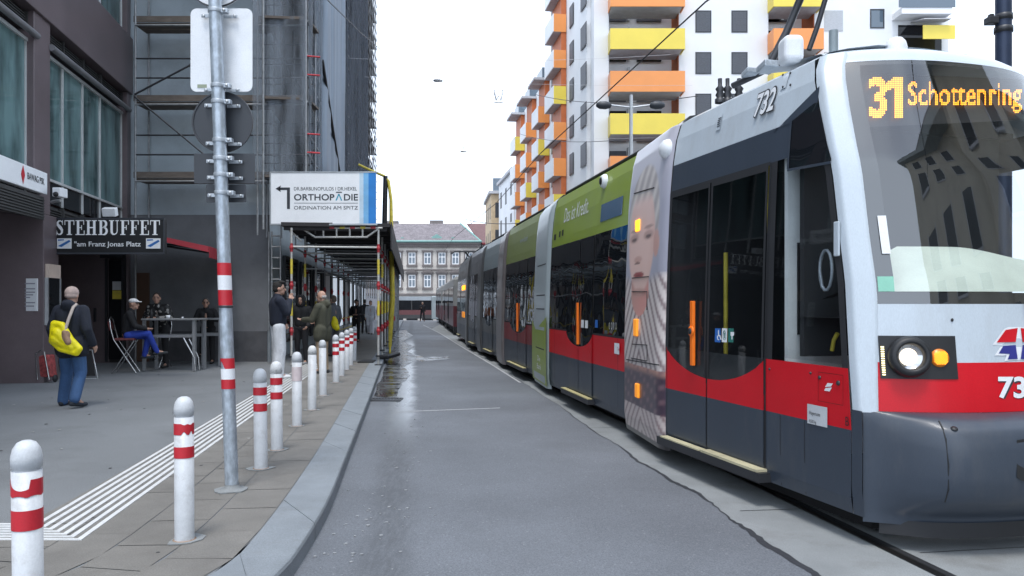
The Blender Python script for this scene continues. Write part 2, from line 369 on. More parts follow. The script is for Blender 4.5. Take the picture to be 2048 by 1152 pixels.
# tactile guidance strip: seven raised white lines, a short leg then a bend up the pavement
ts = MB()
for k in range(7):
    w = .42*k/6; w2 = w+.034
    def leg(w):
        d2 = V((-.135, 1)).normalized(); n2 = V((-d2.y, d2.x)); c0 = V((-2.70, 4.86))
        a = c0+n2*w
        # first leg runs left; spacing is squeezed a little at the bend
        y1 = 4.86+.80*w; t = (y1-a.y)/d2.y; bend = a+d2*t
        return [V((-6.5, y1+.02)), bend, V((bend.x+d2.x*4, bend.y+d2.y*4)), V((bend.x+d2.x*14.5, bend.y+d2.y*14.5))]
    L0, L1 = leg(w), leg(w2)
    for q in range(3):
        ts.prism([(*L0[q], SW-.004), (*L0[q+1], SW-.004), (*L1[q+1], SW-.004), (*L1[q], SW-.004)], (0, 0, .0075))
tag(ts.build('tactile_paving', M['white_paint'], origin=(-3, 8, SW)), kind='structure')
# concrete track bed along the tram, asphalt lane over it with a broken edge
EDGE = [(1700, 1190), (1640, 1152), (1600, 1128), (1548, 1095), (1500, 1062), (1462, 1040), (1425, 1008), (1395, 985), (1350, 965), (1308, 938), (1278, 924), (1245, 897), (1196, 868), (1150, 836), (1120, 812), (1075, 785), (1050, 768), (1010, 745), (960, 714), (900, 678), (858, 655)]
EP = [G(x, y) for x, y in EDGE]; EP = [V((p.x, p.y)) for p in EP]
fine = []
for a, b in zip(EP[:-1], EP[1:]):
    for q in range(6):
        p = a.lerp(b, q/6); j = .012 if p.y < 14 else .02
        fine.append(p+V((random.uniform(-j, j), random.uniform(-j, j))))
EP = [V((6, .5)), V((4.2, 2.2))]+fine+[V((EP[-1].x-.5, 72))]
strip_sheet([(-1-.13*y, y) for y in (-5, 5, 20, 40, 72)], [(7.5-.13*y, y) for y in (-5, 5, 20, 40, 72)], 0.0, 'track_bed', M['concrete'])
rd = MB()
Kr = resample([p for p in KO if p.y > 0], 140)
def kx(y):
    b = [p for p in Kr if p.y <= y]; a = b[-1] if b else Kr[0]; c = [p for p in Kr if p.y > y]; c = c[0] if c else Kr[-1]
    return a.x if abs(c.y-a.y) < 1e-6 else a.x+(c.x-a.x)*(y-a.y)/(c.y-a.y)
vs = []
for p in EP: vs += [(kx(max(.2, p.y))-.03, p.y, .006), (p.x, p.y, .006)]
rd.add(vs, [(2*k, 2*k+1, 2*k+3, 2*k+2) for k in range(len(EP)-1)])
rd.poly([(-9, -6, .006), (8, -6, .006), (6, .5, .006), (kx(.2)-.03, .5, .006)])
def roadmat():
    # asphalt with a dirty wheel track and, farther off, a film of water in it
    m = asphalt('road asphalt', (.138, .15, .168), .3, var=.24); t = m.node_tree; N = t.nodes; L = t.links; b = N['Principled BSDF']
    c = N.new('ShaderNodeTexCoord'); sp = N.new('ShaderNodeSeparateXYZ'); L.new(c.outputs['Object'], sp.inputs[0])
    def mth(op, a, b_=None, cl=False):
        n = N.new('ShaderNodeMath'); n.operation = op; n.use_clamp = cl
        for k, v in enumerate((a, b_)):
            if v is None: continue
            if isinstance(v, (int, float)): n.inputs[k].default_value = v
            else: L.new(v, n.inputs[k])
        return n.outputs[0]
    def ramp(v, a, b_, lo=0., hi=1.):
        n = N.new('ShaderNodeMapRange'); n.interpolation_type = 'SMOOTHSTEP'
        for k, q in zip(('From Min', 'From Max', 'To Min', 'To Max'), (a, b_, lo, hi)): n.inputs[k].default_value = q
        L.new(v, n.inputs['Value']); return n.outputs[0]
    def noise(scale, st, det=6):
        mp = N.new('ShaderNodeMapping'); mp.inputs['Scale'].default_value = st; L.new(c.outputs['Object'], mp.inputs[0])
        n = N.new('ShaderNodeTexNoise'); n.inputs['Scale'].default_value = scale; n.inputs['Detail'].default_value = det; n.inputs['Roughness'].default_value = .65; L.new(mp.outputs[0], n.inputs['Vector']); return n.outputs['Fac']
    d = mth('ABSOLUTE', mth('ADD', mth('ADD', sp.outputs['X'], .18), mth('MULTIPLY', sp.outputs['Y'], .127)))
    dn = mth('ADD', d, mth('MULTIPLY', mth('SUBTRACT', noise(2.2, (1, .5, 1)), .5), .35))
    band = ramp(dn, .26, .04)
    tread = ramp(noise(9, (3.2, .5, 1)), .38, .6)
    dirt = mth('MULTIPLY', mth('MULTIPLY', band, mth('ADD', mth('MULTIPLY', tread, .5), .35)), 1.0)
    wet = mth('MULTIPLY', ramp(dn, .3, .08), mth('MULTIPLY', ramp(sp.outputs['Y'], 7.5, 12.5), ramp(sp.outputs['Y'], 40, 26)))
    speck = mth('MULTIPLY', mth('MULTIPLY', ramp(d, .9, .1), ramp(noise(30, (1, .8, 1), 2), .66, .72)), ramp(sp.outputs['Y'], 4.5, 8))
    wet = mth('ADD', wet, mth('MULTIPLY', speck, .3), True)
    blot = ramp(noise(.55, (1, .6, 1)), .5, .66)
    old = b.inputs['Base Color'].links[0].from_socket
    def mix(f, a, col):
        n = N.new('ShaderNodeMix'); n.data_type = 'RGBA'; L.new(f, n.inputs['Factor']); L.new(a, n.inputs['A']); n.inputs['B'].default_value = (*col, 1); return n.outputs['Result']
    col = mix(mth('MULTIPLY', blot, .35), old, (.105, .112, .122)); col = mix(mth('MULTIPLY', dirt, .7), col, (.07, .075, .082)); col = mix(mth('MULTIPLY', wet, .75), col, (.05, .054, .06)); L.new(col, b.inputs['Base Color'])
    rg = b.inputs['Roughness'].links[0].from_socket; n = N.new('ShaderNodeMix'); L.new(wet, n.inputs['Factor']); L.new(rg, n.inputs['A']); n.inputs['B'].default_value = .26; L.new(n.outputs['Result'], b.inputs['Roughness'])
    L.new(ramp(wet, 0, 1, .5, 1.0), b.inputs['Specular IOR Level'])
    L.new(mth('MULTIPLY', wet, .7), b.inputs['Coat Weight']); b.inputs['Coat Roughness'].default_value = .3; b.inputs['Coat IOR'].default_value = 1.6
    bm_ = [q for q in N if q.type == 'BUMP'][0]; L.new(ramp(wet, 0, 1, .25, .05), bm_.inputs['Strength'])
    return m
tag(rd.build('road', roadmat(), origin=(0, 0, 0)), kind='structure')
# bitumen seam beside the broken edge, thin pale edge line farther off
se = MB(); vs = []; q = 0
for q, p in enumerate(EP[2:104]):
    w = (.01+.05*abs(sin(p.y*2.1))**2+.05*abs(sin(p.y*.9+1))**3)*max(.12, 1-q/90); vs += [(p.x-w, p.y-.3*w, .0085), (p.x+.004, p.y+.004, .0085)]
se.add(vs, [(2*k, 2*k+1, 2*k+3, 2*k+2) for k in range(len(vs)//2-1)])
tag(se.build('seam', M['bitumen']), kind='structure')
ln = MB()
far = [G(1040, 766), G(985, 731), G(930, 698), G(880, 667), G(846, 650)]
vs = []
for p in far: vs += [(p.x-.02, p.y, .0095), (p.x+.03, p.y, .0095)]
ln.add(vs, [(2*k, 2*k+1, 2*k+3, 2*k+2) for k in range(len(far)-1)])
a, b = G(790, 825), G(1000, 817)
ln.add([(a.x, a.y-.03, .0095), (b.x, b.y-.03, .0095), (b.x, b.y+.03, .0095), (a.x, a.y+.03, .0095)], [(0, 1, 2, 3)])
tag(ln.build('road_line', mat('faint grey line', (.42, .43, .44), .7, dirt=.6, dcol=(.2, .21, .22), scale=6), origin=(0, 15, 0)), kind='structure')
# wide roads on both sides so that nothing ends in the void
strip_sheet([(7.5-.13*y, y) for y in (-20, 72)], [(60, y) for y in (-20, 72)], -.004, 'side_road', M['asphalt'])
# asphalt dirt streak where tyres run (a stain with crumbs)
def splotch(name, pts, z, m, kind='structure', jag=.05, n=6):
    out = []
    pts = [V((p[0], p[1])) for p in pts]
    for a, b in zip(pts, pts[1:]+pts[:1]):
        for q in range(n):
            p = a.lerp(b, q/n); out.append((p.x+random.uniform(-jag, jag), p.y+random.uniform(-jag, jag)*2, z))
    mb = MB(); mb.poly(out); o = mb.build(name, m); tag(o, kind=kind); return o
# water along the kerb
def watermat():
    m = bpy.data.materials.new('puddle water'); m.use_nodes = True; t = m.node_tree; N = t.nodes; L = t.links; b = N['Principled BSDF']
    b.inputs['Base Color'].default_value = (.03, .033, .036, 1); b.inputs['Specular IOR Level'].default_value = .9
    c = N.new('ShaderNodeTexCoord'); n = N.new('ShaderNodeTexNoise'); n.inputs['Scale'].default_value = 2.2; n.inputs['Detail'].default_value = 5; L.new(c.outputs['Object'], n.inputs['Vector'])
    r = N.new('ShaderNodeMapRange'); r.inputs['From Min'].default_value = .4; r.inputs['From Max'].default_value = .56; r.inputs['To Min'].default_value = .03; r.inputs['To Max'].default_value = .3
    L.new(n.outputs['Fac'], r.inputs['Value']); L.new(r.outputs[0], b.inputs['Roughness'])
    n2 = N.new('ShaderNodeTexNoise'); n2.inputs['Scale'].default_value = 5; bp = N.new('ShaderNodeBump'); bp.inputs['Strength'].default_value = .2; bp.inputs['Distance'].default_value = .03
    L.new(c.outputs['Object'], n2.inputs['Vector']); L.new(n2.outputs['Fac'], bp.inputs['Height']); L.new(bp.outputs[0], b.inputs['Normal'])
    return m
M['water'] = watermat()
def blobpath(px, name, z, m, jag):
    return splotch(name, [G(*p)[:2] for p in px], z, m, 'structure', jag, 5)
blobpath([(748, 793), (792, 798), (800, 770), (822, 752), (806, 735), (832, 722), (850, 716), (815, 704), (828, 694), (806, 683), (826, 672), (812, 660), (797, 662), (790, 690), (778, 716), (766, 745)], 'puddle', .0115, M['water'], .03)
blobpath([(818, 717), (898, 713), (900, 718), (845, 724)], 'puddle', .0118, M['water'], .05)
# scattered grit and paper crumbs
gr = MB()
for k in range(120):
    y = 3.9+abs(random.gauss(0, 1))*5; cx = -.98-.045*(y-4.5)+random.gauss(0, .18 if k < 150 else 1.1)
    if cx < kx(y)+.05: continue
    r = random.uniform(.004, .014) if k > 30 else random.uniform(.012, .022); a0 = random.random()*6
    gr.prism([(cx+r*cos(a0+q*1.26)*random.uniform(.6, 1.2), y+r*sin(a0+q*1.26)*random.uniform(.6, 1.2), .007) for q in range(5)], (0, 0, random.uniform(.003, .008)))
tag(gr.build('grit', mat('pale grit', (.28, .29, .3), .8), origin=(0, 8, 0)), kind='stuff')
gm = MB()
for k in range(90):
    x, y = random.uniform(-7.5, -2.0), random.uniform(4.2, 17); r = random.uniform(.008, .022)
    if x > kx(y)-.45: continue
    gm.prism([(x+r*cos(q*1.05)*random.uniform(.7, 1.2), y+r*sin(q*1.05)*random.uniform(.7, 1.2), SW-.001) for q in range(6)], (0, 0, .0028), k % 3 == 0)
tag(gm.build('litter_specks', [mat('dark gum spot', (.07, .07, .07), .8), mat('pale crumb', (.4, .4, .38), .8)], origin=(-4, 9, SW)), kind='stuff')
# rails and grooves along the tram
def rail_line(off, name):
    pts = [(3.15, .5), (2.78, 3.0), (2.5, 4.7), (2.13, 6.93), (1.74, 9.2), (.98, 13.4), (.2, 18), (-.55, 22.5), (-1.35, 28), (-2.2, 34.5), (-6.9, 72)]
    mb = MB(); vs = []; vg = []
    P2 = smoothpl([V(p) for p in pts], 2)
    for j, p in enumerate(P2):
        d = (P2[min(j+1, len(P2)-1)]-P2[max(j-1, 0)]).normalized(); nn = V((d.y, -d.x)); q = p+nn*off
        vs += [(*(q-nn*.03), .005), (*(q+nn*.03), .005)]; vg += [(*(q+nn*.03), .0045), (*(q+nn*.085), .0045)]
    fs = [(2*k, 2*k+1, 2*k+3, 2*k+2) for k in range(len(P2)-1)]
    mb.add(vs, fs, 0); mb.add(vg, fs, 1)
    tag(mb.build(name, [M['steel'], M['rubber']], origin=(0, 20, 0)), kind='structure')
rail_line(0.0, 'track_rail'); rail_line(1.435, 'track_rail')
jt = MB()
for (xa, ya), (xb, yb) in ((((1840, 1106), (2060, 1094))), ((1480, 1022), (1700, 1015)), ((1180, 856), (1260, 854)), ((2100, 1300), (2500, 1290))):
    a, b = G(xa, ya), G(xb, yb); jt.add([(a.x, a.y-.006, .0022), (b.x, b.y-.006, .0022), (b.x, b.y+.006, .0022), (a.x, a.y+.006, .0022)], [(0, 1, 2, 3)])
tag(jt.build('slab_joint', M['bitumen'], origin=(2, 5, 0)), kind='structure')
# iron drain grate by the kerb
t = thing('drain_grate', G(772, 800, .01), 'dark iron drain grate by the kerb at the near end of the puddle', 'drain')
a = G(772, 799, .012); mb = MB()
mb.box(a.x-.26, a.x+.26, a.y-.2, a.y-.165, .007, .02); mb.box(a.x-.26, a.x+.26, a.y+.165, a.y+.2, .007, .02)
for k in range(11): x = a.x-.25+k*.05; mb.box(x-.012, x+.012, a.y-.164, a.y+.164, .007, .018)
mb.build('grating', M['blackmetal'], t)
# ================================================================ buildings
M['granite_brown'] = mat('polished brown cladding', (.135, .105, .112), .4, var=.16, scale=1.2, fine=.15, dirt=.2)
M['green_glass'] = glassmat('greenish window glass', ior=1.45, opaque=True, col=(.13, .215, .22), wav=.004, var=.65)
M['dark_glass'] = glassmat('dark shop glass', ior=1.5, opaque=True, col=(.012, .013, .015), wav=.003)
M['grey_render'] = mat('grey render', (.4, .46, .5), .9, var=.16, scale=.7, bump=.2, fine=.08, dirt=.25, dcol=(.12, .13, .14))
M['cream'] = mat('cream render', (.55, .42, .27), .85, dirt=.15)
M['white_render'] = mat('white render', (.8, .81, .82), .9, var=.04, scale=.4, fine=.02, dirt=.12, dcol=(.6, .62, .64))
M['bal_yellow'] = mat('yellow balcony panel', (.82, .64, .09), .35, var=.05, scale=.6)
M['bal_orange'] = mat('orange balcony panel', (.84, .31, .085), .35, var=.05, scale=.6)
M['reveal'] = mat('rust orange panel', (.5, .13, .035), .6, var=.08)
M['frame_dark'] = mat('dark window frame', (.04, .045, .055), .5)
M['blind'] = mat('grey blind', (.1, .108, .125), .6, stretch=(1, 1, 10), var=.3, scale=8)
M['soffit'] = mat('concrete soffit', (.5, .5, .52), .9)
M['pale_alu'] = mat('pale aluminium frame', (.62, .64, .64), .4, .3)
M['louver'] = mat('louver', (.05, .05, .05), .6)
def wall_frame(x0, k):
    d = V((k, 1, 0)).normalized(); n = V((d.y, -d.x, 0))
    def f(Y, e, z): return V((x0+k*Y, Y, z))+n*e
    return f, d, n
def slab(mb, f, Y0, Y1, e0, e1, z0, z1, m=0):
    mb.prism([f(Y0, e0, z0), f(Y1, e0, z0), f(Y1, e1, z0), f(Y0, e1, z0)], (0, 0, z1-z0), m)
fb, db, nb = wall_frame(-6.15, -.183)
bank = thing('bank_building', fb(13, -4, 0), 'dark brown clad office block with tall greenish window bands at the left', 'building')
mb = MB()
slab(mb, fb, 2, 19.9, -9, -.3, 3.3, 17)                        # upper body
slab(mb, fb, 2, 19.9, -9, -2.2, 0, 3.3)                        # ground floor set back
slab(mb, fb, 14.6, 15.3, -2.2, 0, 0, 3.3)                      # pier beside the entrance
slab(mb, fb, 19.7, 19.9, -2.2, 0, 0, 3.3)
slab(mb, fb, 2, 19.9, -.3, .06, 6.97, 8.4)
for z0, z1 in ((10.4, 11.9), (13.9, 15.4)): slab(mb, fb, 2, 19.9, -.3, .06, z0, z1)
for z0, z1 in ((3.3, 6.97), (8.4, 10.4), (11.9, 13.9)):
    for a, b in ((2, 2.6), (8.3, 9), (14.18, 14.9), (19.62, 19.9)): slab(mb, fb, a, b, -.3, 0, z0, z1)
mb.build('wall', M['granite_brown'], bank, bevel=.012)
for Ys in ([2.6, 4.5, 6.4, 8.3], [9, 10.3, 11.6, 12.9, 14.18], [14.9, 15.85, 16.95, 18.05, 19.62]):
    mb = MB()
    for a, b in zip(Ys[:-1], Ys[1:]): slab(mb, fb, a+.03, b-.03, -.17, -.15, 4.05, 6.42)
    slab(mb, fb, Ys[0], Ys[-1], -.17, -.15, 8.45, 10.35)
    w = mb.build('window', M['green_glass'], bank)
    mb = MB()
    for a in Ys: slab(mb, fb, a-.028 if a > Ys[0] else a, a+.028 if a < Ys[-1] else a, -.149, -.12, 3.56, 6.45); slab(mb, fb, a-.028 if a > Ys[0] else a, a+.028 if a < Ys[-1] else a, -.149, -.12, 8.42, 10.38)
    slab(mb, fb, Ys[0], Ys[-1], -.149, -.1, 4.0, 4.05); slab(mb, fb, Ys[0], Ys[-1], -.149, -.1, 6.4, 6.46)
    mb.build('frame', M['pale_alu'], w)
    mb = MB(); slab(mb, fb, Ys[0], Ys[-1], -.2, -.15, 3.58, 3.99); mb.build('spandrel_glass', M['dark_glass'], w)
    mb = MB(); mb.tube([fb(Ys[0]-.05, .04, 6.52), fb(Ys[-1]+.05, .04, 6.52)], .062, 10); mb.build('blind_housing', mat('dull blind housing', (.2, .2, .21), .5, .3), w)
    for z0, z1 in ((3.3, 3.54), (6.62, 6.95)):
        mb = MB()
        slab(mb, fb, Ys[0], Ys[-1], -.29, -.2, z0, z1)
        nz = int((z1-z0)/.05)
        for k in range(nz): slab(mb, fb, Ys[0]+.02, Ys[-1]-.02, -.2, -.14, z0+.01+k*.05, z0+.03+k*.05)
        for a in Ys: slab(mb, fb, a-.02 if a > Ys[0] else a, a+.02 if a < Ys[-1] else a, -.2, -.1, z0, z1)
        mb.build('vent', M['louver'], w)
# louvred box under the bank sign
mb = MB(); slab(mb, fb, 9.2, 14.35, 0.002, .1, 3.16, 3.58)
for k in range(7): slab(mb, fb, 9.25, 14.3, .1, .13, 3.2+k*.05, 3.225+k*.05)
mb.build('vent_box', M['louver'], bank)
# entrance in the recess
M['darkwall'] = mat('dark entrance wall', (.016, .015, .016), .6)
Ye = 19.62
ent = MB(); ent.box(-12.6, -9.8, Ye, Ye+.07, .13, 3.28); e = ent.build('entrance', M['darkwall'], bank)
def ex(px): return P(px, 0, Ye).x
def ez(py): return P(0, py, Ye).z
ent = MB()
for px in (128, 152, 188, 214, 247): ent.box(ex(px)-.03, ex(px)+.03, Ye-.05, Ye, .14, 2.75)
ent.box(ex(128)+.03, ex(247)-.03, Ye-.04, Ye, 2.76, 2.84); ent.box(ex(188)+.04, ex(188)+.09, Ye-.1, Ye-.05, 1.15, 1.5); ent.build('door_frame', M['blackmetal'], e)
ent = MB(); ent.box(ex(192), ex(210), Ye-.02, Ye-.001, .2, 2.7); ent.box(ex(218), ex(243), Ye-.02, Ye-.001, .2, 2.7); ent.build('door_glass', M['dark_glass'], e)
for (x0, y0, x1, y1, c) in ((160, 567, 184, 582, 'yellow'), (226, 563, 243, 580, 'pale_alu'), (226, 581, 246, 598, 'yellow'), (196, 652, 202, 664, 'pale_alu')):
    pb = MB(); pb.box(ex(x0), ex(x1), Ye-.03, Ye-.022, ez(y1), ez(y0)); pb.build('notice', M[c], e)
# bank sign
t = thing('bank_sign', fb(12, .1, 3.62), 'white sign board with a red diamond above the louvres of the brown block', 'sign')
mb = MB(); slab(mb, fb, 9.2, 14.4, .005, .14, 3.63, 4.03); mb.build('board', M['bright_white'], t, bevel=.01)
mb = MB(); mb.text('BAWAG PSK', fb(13.55, .145, 3.79), db, (0, 0, 1), .72, .12, 0, .012)
mb.build('lettering', M['frame_dark'], t)
mb = MB(); c = fb(13.38, .145, 3.84); mb.poly([c-db*.08, c-V((0, 0, .17)), c+db*.08, c+V((0, 0, .17))]); mb.build('emblem', M['red'], t)
# stand-up buffet blade sign, perpendicular to the facade
def serif(word, o, right, up, h, m=0, mb=None, gap=.1):
    o, right, up = V(o), V(right), V(up); x = 0; mb = mb or MB()
    def rect(a, b, c, d): mb.poly([o+right*(x+a)*h+up*c*h, o+right*(x+b)*h+up*c*h, o+right*(x+b)*h+up*d*h, o+right*(x+a)*h+up*d*h], m)
    def strip(pts):                          # (x, y, halfwidth) with normals
        n = len(pts); vs = []
        for i in range(n):
            a, b = pts[max(i-1, 0)], pts[min(i+1, n-1)]; dx, dy = b[0]-a[0], b[1]-a[1]; l = sqrt(dx*dx+dy*dy); nx, ny = -dy/l, dx/l
            px, py, w = pts[i]
            for s in (1, -1): vs.append(o+right*(x+px+s*nx*w)*h+up*(py+s*ny*w)*h)
        mb.add(vs, [(2*i, 2*i+1, 2*i+3, 2*i+2) for i in range(n-1)], m)
    for ch in word:
        if ch == 'T': rect(.32, .54, .06, .93); rect(0, .86, .93, 1); rect(0, .07, .68, .93); rect(.79, .86, .68, .93); rect(.2, .66, 0, .06); w = .86
        elif ch in 'EF':
            rect(.12, .34, .06, .94); rect(0, .76, .94, 1); rect(.69, .76, .7, .94); rect(.34, .54, .47, .53); rect(.5, .57, .34, .66)
            if ch == 'E': rect(0, .8, 0, .06); rect(.73, .8, .06, .3)
            else: rect(0, .46, 0, .06)
            w = .8 if ch == 'E' else .76
        elif ch == 'H':
            for q in (.12, .64): rect(q, q+.22, .06, .94); rect(q-.12, q+.34, 0, .06); rect(q-.12, q+.34, .94, 1)
            rect(.34, .64, .46, .54); w = 1.0
        elif ch == 'U':
            rect(.12, .34, .3, .94); rect(0, .46, .94, 1); rect(.68, .76, .3, .94); rect(.56, .88, .94, 1)
            strip([(.23, .3, .11), (.25, .16, .1), (.34, .06, .07), (.48, .04, .045), (.62, .09, .04), (.7, .19, .04), (.72, .3, .04)]); w = .88
        elif ch == 'B':
            rect(.12, .34, .06, .94); rect(0, .42, .94, 1); rect(0, .42, 0, .06)
            for c, r, rx in ((.75, .22, .27), (.27, .25, .32)):
                strip([(.42+rx*sin(a)*1, c+r*cos(a), .03+.075*abs(sin(a))) for a in [pi*k/10 for k in range(11)]])
            rect(.34, .42, .47, .53); w = .84
        elif ch == 'S':
            strip([(.58, .76, .03), (.55, .88, .04), (.42, .96, .04), (.26, .94, .06), (.16, .84, .09), (.17, .7, .11), (.3, .58, .12), (.44, .46, .12), (.54, .33, .11), (.53, .17, .09), (.43, .06, .06), (.27, .03, .04), (.13, .1, .04), (.08, .26, .03)])
            rect(.56, .62, .68, 1); rect(.04, .1, 0, .32); w = .66
        x += w+gap
    return mb, x*h
Ysn = 15.2
t = thing('snack_bar_sign', P(217, 507, Ysn), 'black blade sign with white serif capitals and small blue white badges', 'sign')
a, b = P(108, 507, Ysn), P(327, 437, Ysn)
mb = MB(); mb.box(a.x, b.x, Ysn, Ysn+.16, a.z, b.z); mb.build('board', M['black'], t, bevel=.012)
mb = MB(); mb.box(a.x-.02, b.x+.02, Ysn-.012, Ysn, b.z-.02, b.z+.015); mb.box(a.x-.02, b.x+.02, Ysn-.012, Ysn, a.z-.015, a.z+.02); mb.box(a.x-.02, a.x, Ysn-.012, Ysn, a.z+.02, b.z-.02); mb.box(b.x, b.x+.02, Ysn-.012, Ysn, a.z+.02, b.z-.02)
mb.build('frame', M['frame_dark'], t)
q = P(112, 470, Ysn); _, w = serif('STEHBUFFET', q, (1, 0, 0), (0, 0, 1), 1.0)
h = (320-112)/FPX*Ysn; mbx = MB(); o = V((q.x, Ysn-.006, q.z)); sx = h/(w-.1)
serif('STEHBUFFET', o, (sx/.29, 0, 0), (0, 0, 1), .29, 0, mbx); mbx.build('lettering', M['bright_white'], t)
mb = MB(); q = P(149, 496, Ysn); mb.text('"am Franz Jonas Platz', (q.x, Ysn-.006, q.z), (1, 0, 0), (0, 0, 1), 133/FPX*Ysn, .13, 0, .015); mb.build('small_lettering', M['white'], t)
for cx in (129, 307):
    q = P(cx, 487, Ysn); mb = MB(); mb.box(q.x-.14, q.x+.14, Ysn-.014, Ysn-.001, q.z-.1, q.z+.1); bd = mb.build('badge', M['white'], t)
    mb = MB(); y = Ysn-.016; mb.poly([(q.x-.12, y, q.z-.05), (q.x-.05, y, q.z-.07), (q.x+.13, y, q.z+.04), (q.x+.1, y, q.z+.07)]); mb.poly([(q.x-.12, y, q.z+.05), (q.x+.0, y, q.z+.06), (q.x+.0, y, q.z+.08), (q.x-.12, y, q.z+.08)])
    mb.build('emblem', mat('badge blue', (.03, .14, .4), .4), bd)
# notices on the pier
t = thing('wall_notice', P(45, 622, 14.58), 'white printed notice with small red shield on the brown pier', 'notice')
mb = MB(); a, b = P(15, 622, 14.58), P(76, 557, 14.58); mb.box(a.x, b.x, 14.545, 14.582+.03, a.z, b.z); mb.build('sheet', M['white'], t)
mb = MB()
for k, (dy, x0, x1) in enumerate(((.5, 20, 70), (.62, 20, 70), (.42, 33, 70), (.36, 33, 66), (.3, 33, 60), (.18, 22, 70), (.1, 20, 68))):
    z = a.z+(b.z-a.z)*dy*1.4*.95; mb.box((x0-1024)/FPX*14.54, (x1-1024)/FPX*14.54, 14.541, 14.5445, z, z+.022)
mb.build('print', mat('grey print', (.3, .3, .34), .6), t)
mb = MB(); q = P(26, 580, 14.54); mb.prism([(q.x-.05, 14.54, q.z+.05), (q.x-.05, 14.54, q.z-.02), (q.x, 14.54, q.z-.07), (q.x+.05, 14.54, q.z-.02), (q.x+.05, 14.54, q.z+.05)], (0, .004, 0)); mb.build('shield', M['red'], t)
t = thing('menu_case', fb(15, .02, 1.2), 'narrow glazed menu case with a cream header beside the entrance', 'menu case')
mb = MB(); slab(mb, fb, 14.68, 15.22, .004, .05, 1.25, 2.1); mb.build('case', M['dark_glass'], t)
mb = MB(); slab(mb, fb, 14.66, 15.24, .004, .06, 2.1, 2.36); mb.build('header', mat('cream card', (.62, .5, .42), .5), t)
mb = MB(); slab(mb, fb, 14.63, 14.68, .004, .06, 1.2, 2.1); slab(mb, fb, 15.22, 15.27, .004, .06, 1.2, 2.1); mb.build('frame', M['alu'], t)
# camera, flood lamp
t = thing('security_camera', fb(14.5, .1, 3.3), 'small white camera on a bracket beside the white bank board', 'camera')
q = P(108, 403, 14.5); mb = MB(); mb.tube([q+V((-.1, .1, 0)), q+V((.0, 0, 0)), q+V((.12, 0, .02))], .03, 8); mb.build('bracket', M['alu'], t)
q = P(118, 388, 14.4); mb = MB(); mb.box(q.x-.07, q.x+.08, 14.3, 14.55, q.z-.06, q.z+.11); mb.build('housing', M['white'], t, bevel=.015)
mb = MB(); mb.lathe((q.x, 14.3, q.z-.02), [(.0, .03), (.04, .03), (.05, 0)], 12, axis=(0, -1, 0)); mb.build('lens', M['black'], t)
t = thing('floodlight', P(222, 433, 15.3), 'small white floodlight on top of the black blade sign', 'lamp')
q = P(220, 424, 15.3); mb = MB(); mb.obox(q, (.13, 0, 0), (0, .06, .02), (0, -.02, .08)); mb.build('housing', M['white'], t, bevel=.01)
mb = MB(); mb.box(q.x-.02, q.x+.02, q.y-.01, q.y+.02, P(0, 437, 15.3).z+.01, q.z-.06); mb.build('bracket', M['blackmetal'], t)
# red awning
t = thing('awning', fb(18, .6, 2.9), 'folding awning with red valance hanging over the standing tables', 'awning')
mb = MB(); p0, p1 = fb(16.9, .02, 3.38), fb(19.4, .02, 3.38); q0, q1 = fb(16.9, 2.5, 2.86), fb(19.4, 2.5, 2.86)
mb.prism([p0, p1, q1, q0], (0, 0, .03)); mb.build('canopy', mat('awning cloth', (.09, .045, .04), .8), t)
mb = MB(); mb.prism([q0+V((0, 0, .03)), q1+V((0, 0, .03)), q1-V((0, 0, .22)), q0-V((0, 0, .22))], (.02, 0, 0))
mb.prism([p0-V((0, .015, -.03)), q0-V((0, .015, -.03)), q0-V((0, .015, .1)), p0-V((0, .015, .05))], (0, -.02, 0)); mb.build('valance', mat('red awning cloth', (.36, .03, .045), .7), t)
for Y in (17.1, 19.2):
    mb = MB(); mb.tube([fb(Y, .02, 3.1), fb(Y+(.5 if Y < 18 else -.5), 1.2, 3.0), fb(Y, 2.45, 2.84)], .025, 6); mb.build('arm', M['blackmetal'], t)
# -------------------------------------------- grey building behind the scaffold
fg, dg_, ng = wall_frame(-6.25+.13*20, -.13)
gb = thing('grey_building', (-8, 24, 0), 'plain grey rendered building with blank gable behind the scaffolding', 'building')
mb = MB()
mb.prism([(-12, 20, 0), (-6.25, 20, 0), (-6.25-.13*42, 62, 0), (-24, 62, 0)], (0, 0, 25))
mb.build('wall', M['grey_render'], gb)
mb = MB(); mb.box(P(272, 0, 19.95).x, P(298, 0, 19.95).x, 19.93, 19.984, .12, 2.4); mb.build('wood_panel', mat('brown panel', (.1, .055, .035), .6), gb)
mb = MB(); mb.box(-9.9, -6.3, 19.96, 19.984, 0, .9); mb.build('plinth', mat('dark plinth', (.085, .085, .092), .85, var=.25, dirt=.3), gb)
mb = MB(); mb.box(-9.9, -6.25, 19.985, 19.998, .9, 3.9); mb.build('lower_render', mat('patched render in shade tone', (.16, .165, .175), .85, var=.2, scale=1, dirt=.4, dcol=(.2, .21, .22)), gb)  # lower render, its colour darkened for the shade under the awning
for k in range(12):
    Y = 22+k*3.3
    mb = MB(); slab(mb, fg, Y, Y+2.4, .005, .05, .5, 2.9); w = mb.build('shop_window', M['dark_glass'] if k < 3 else emat('shop glass with added glow', (.62, .7, .8), .45) if k % 3 else M['white_render'], gb)  # farther panes get a weak added glow in place of reflected daylight
    mb = MB(); slab(mb, fg, Y-.08, Y, .005, .09, .45, 2.95); slab(mb, fg, Y+2.4, Y+2.48, .005, .09, .45, 2.95); slab(mb, fg, Y, Y+2.4, .005, .09, 2.9, 2.98); mb.build('frame', M['frame_dark'], w)
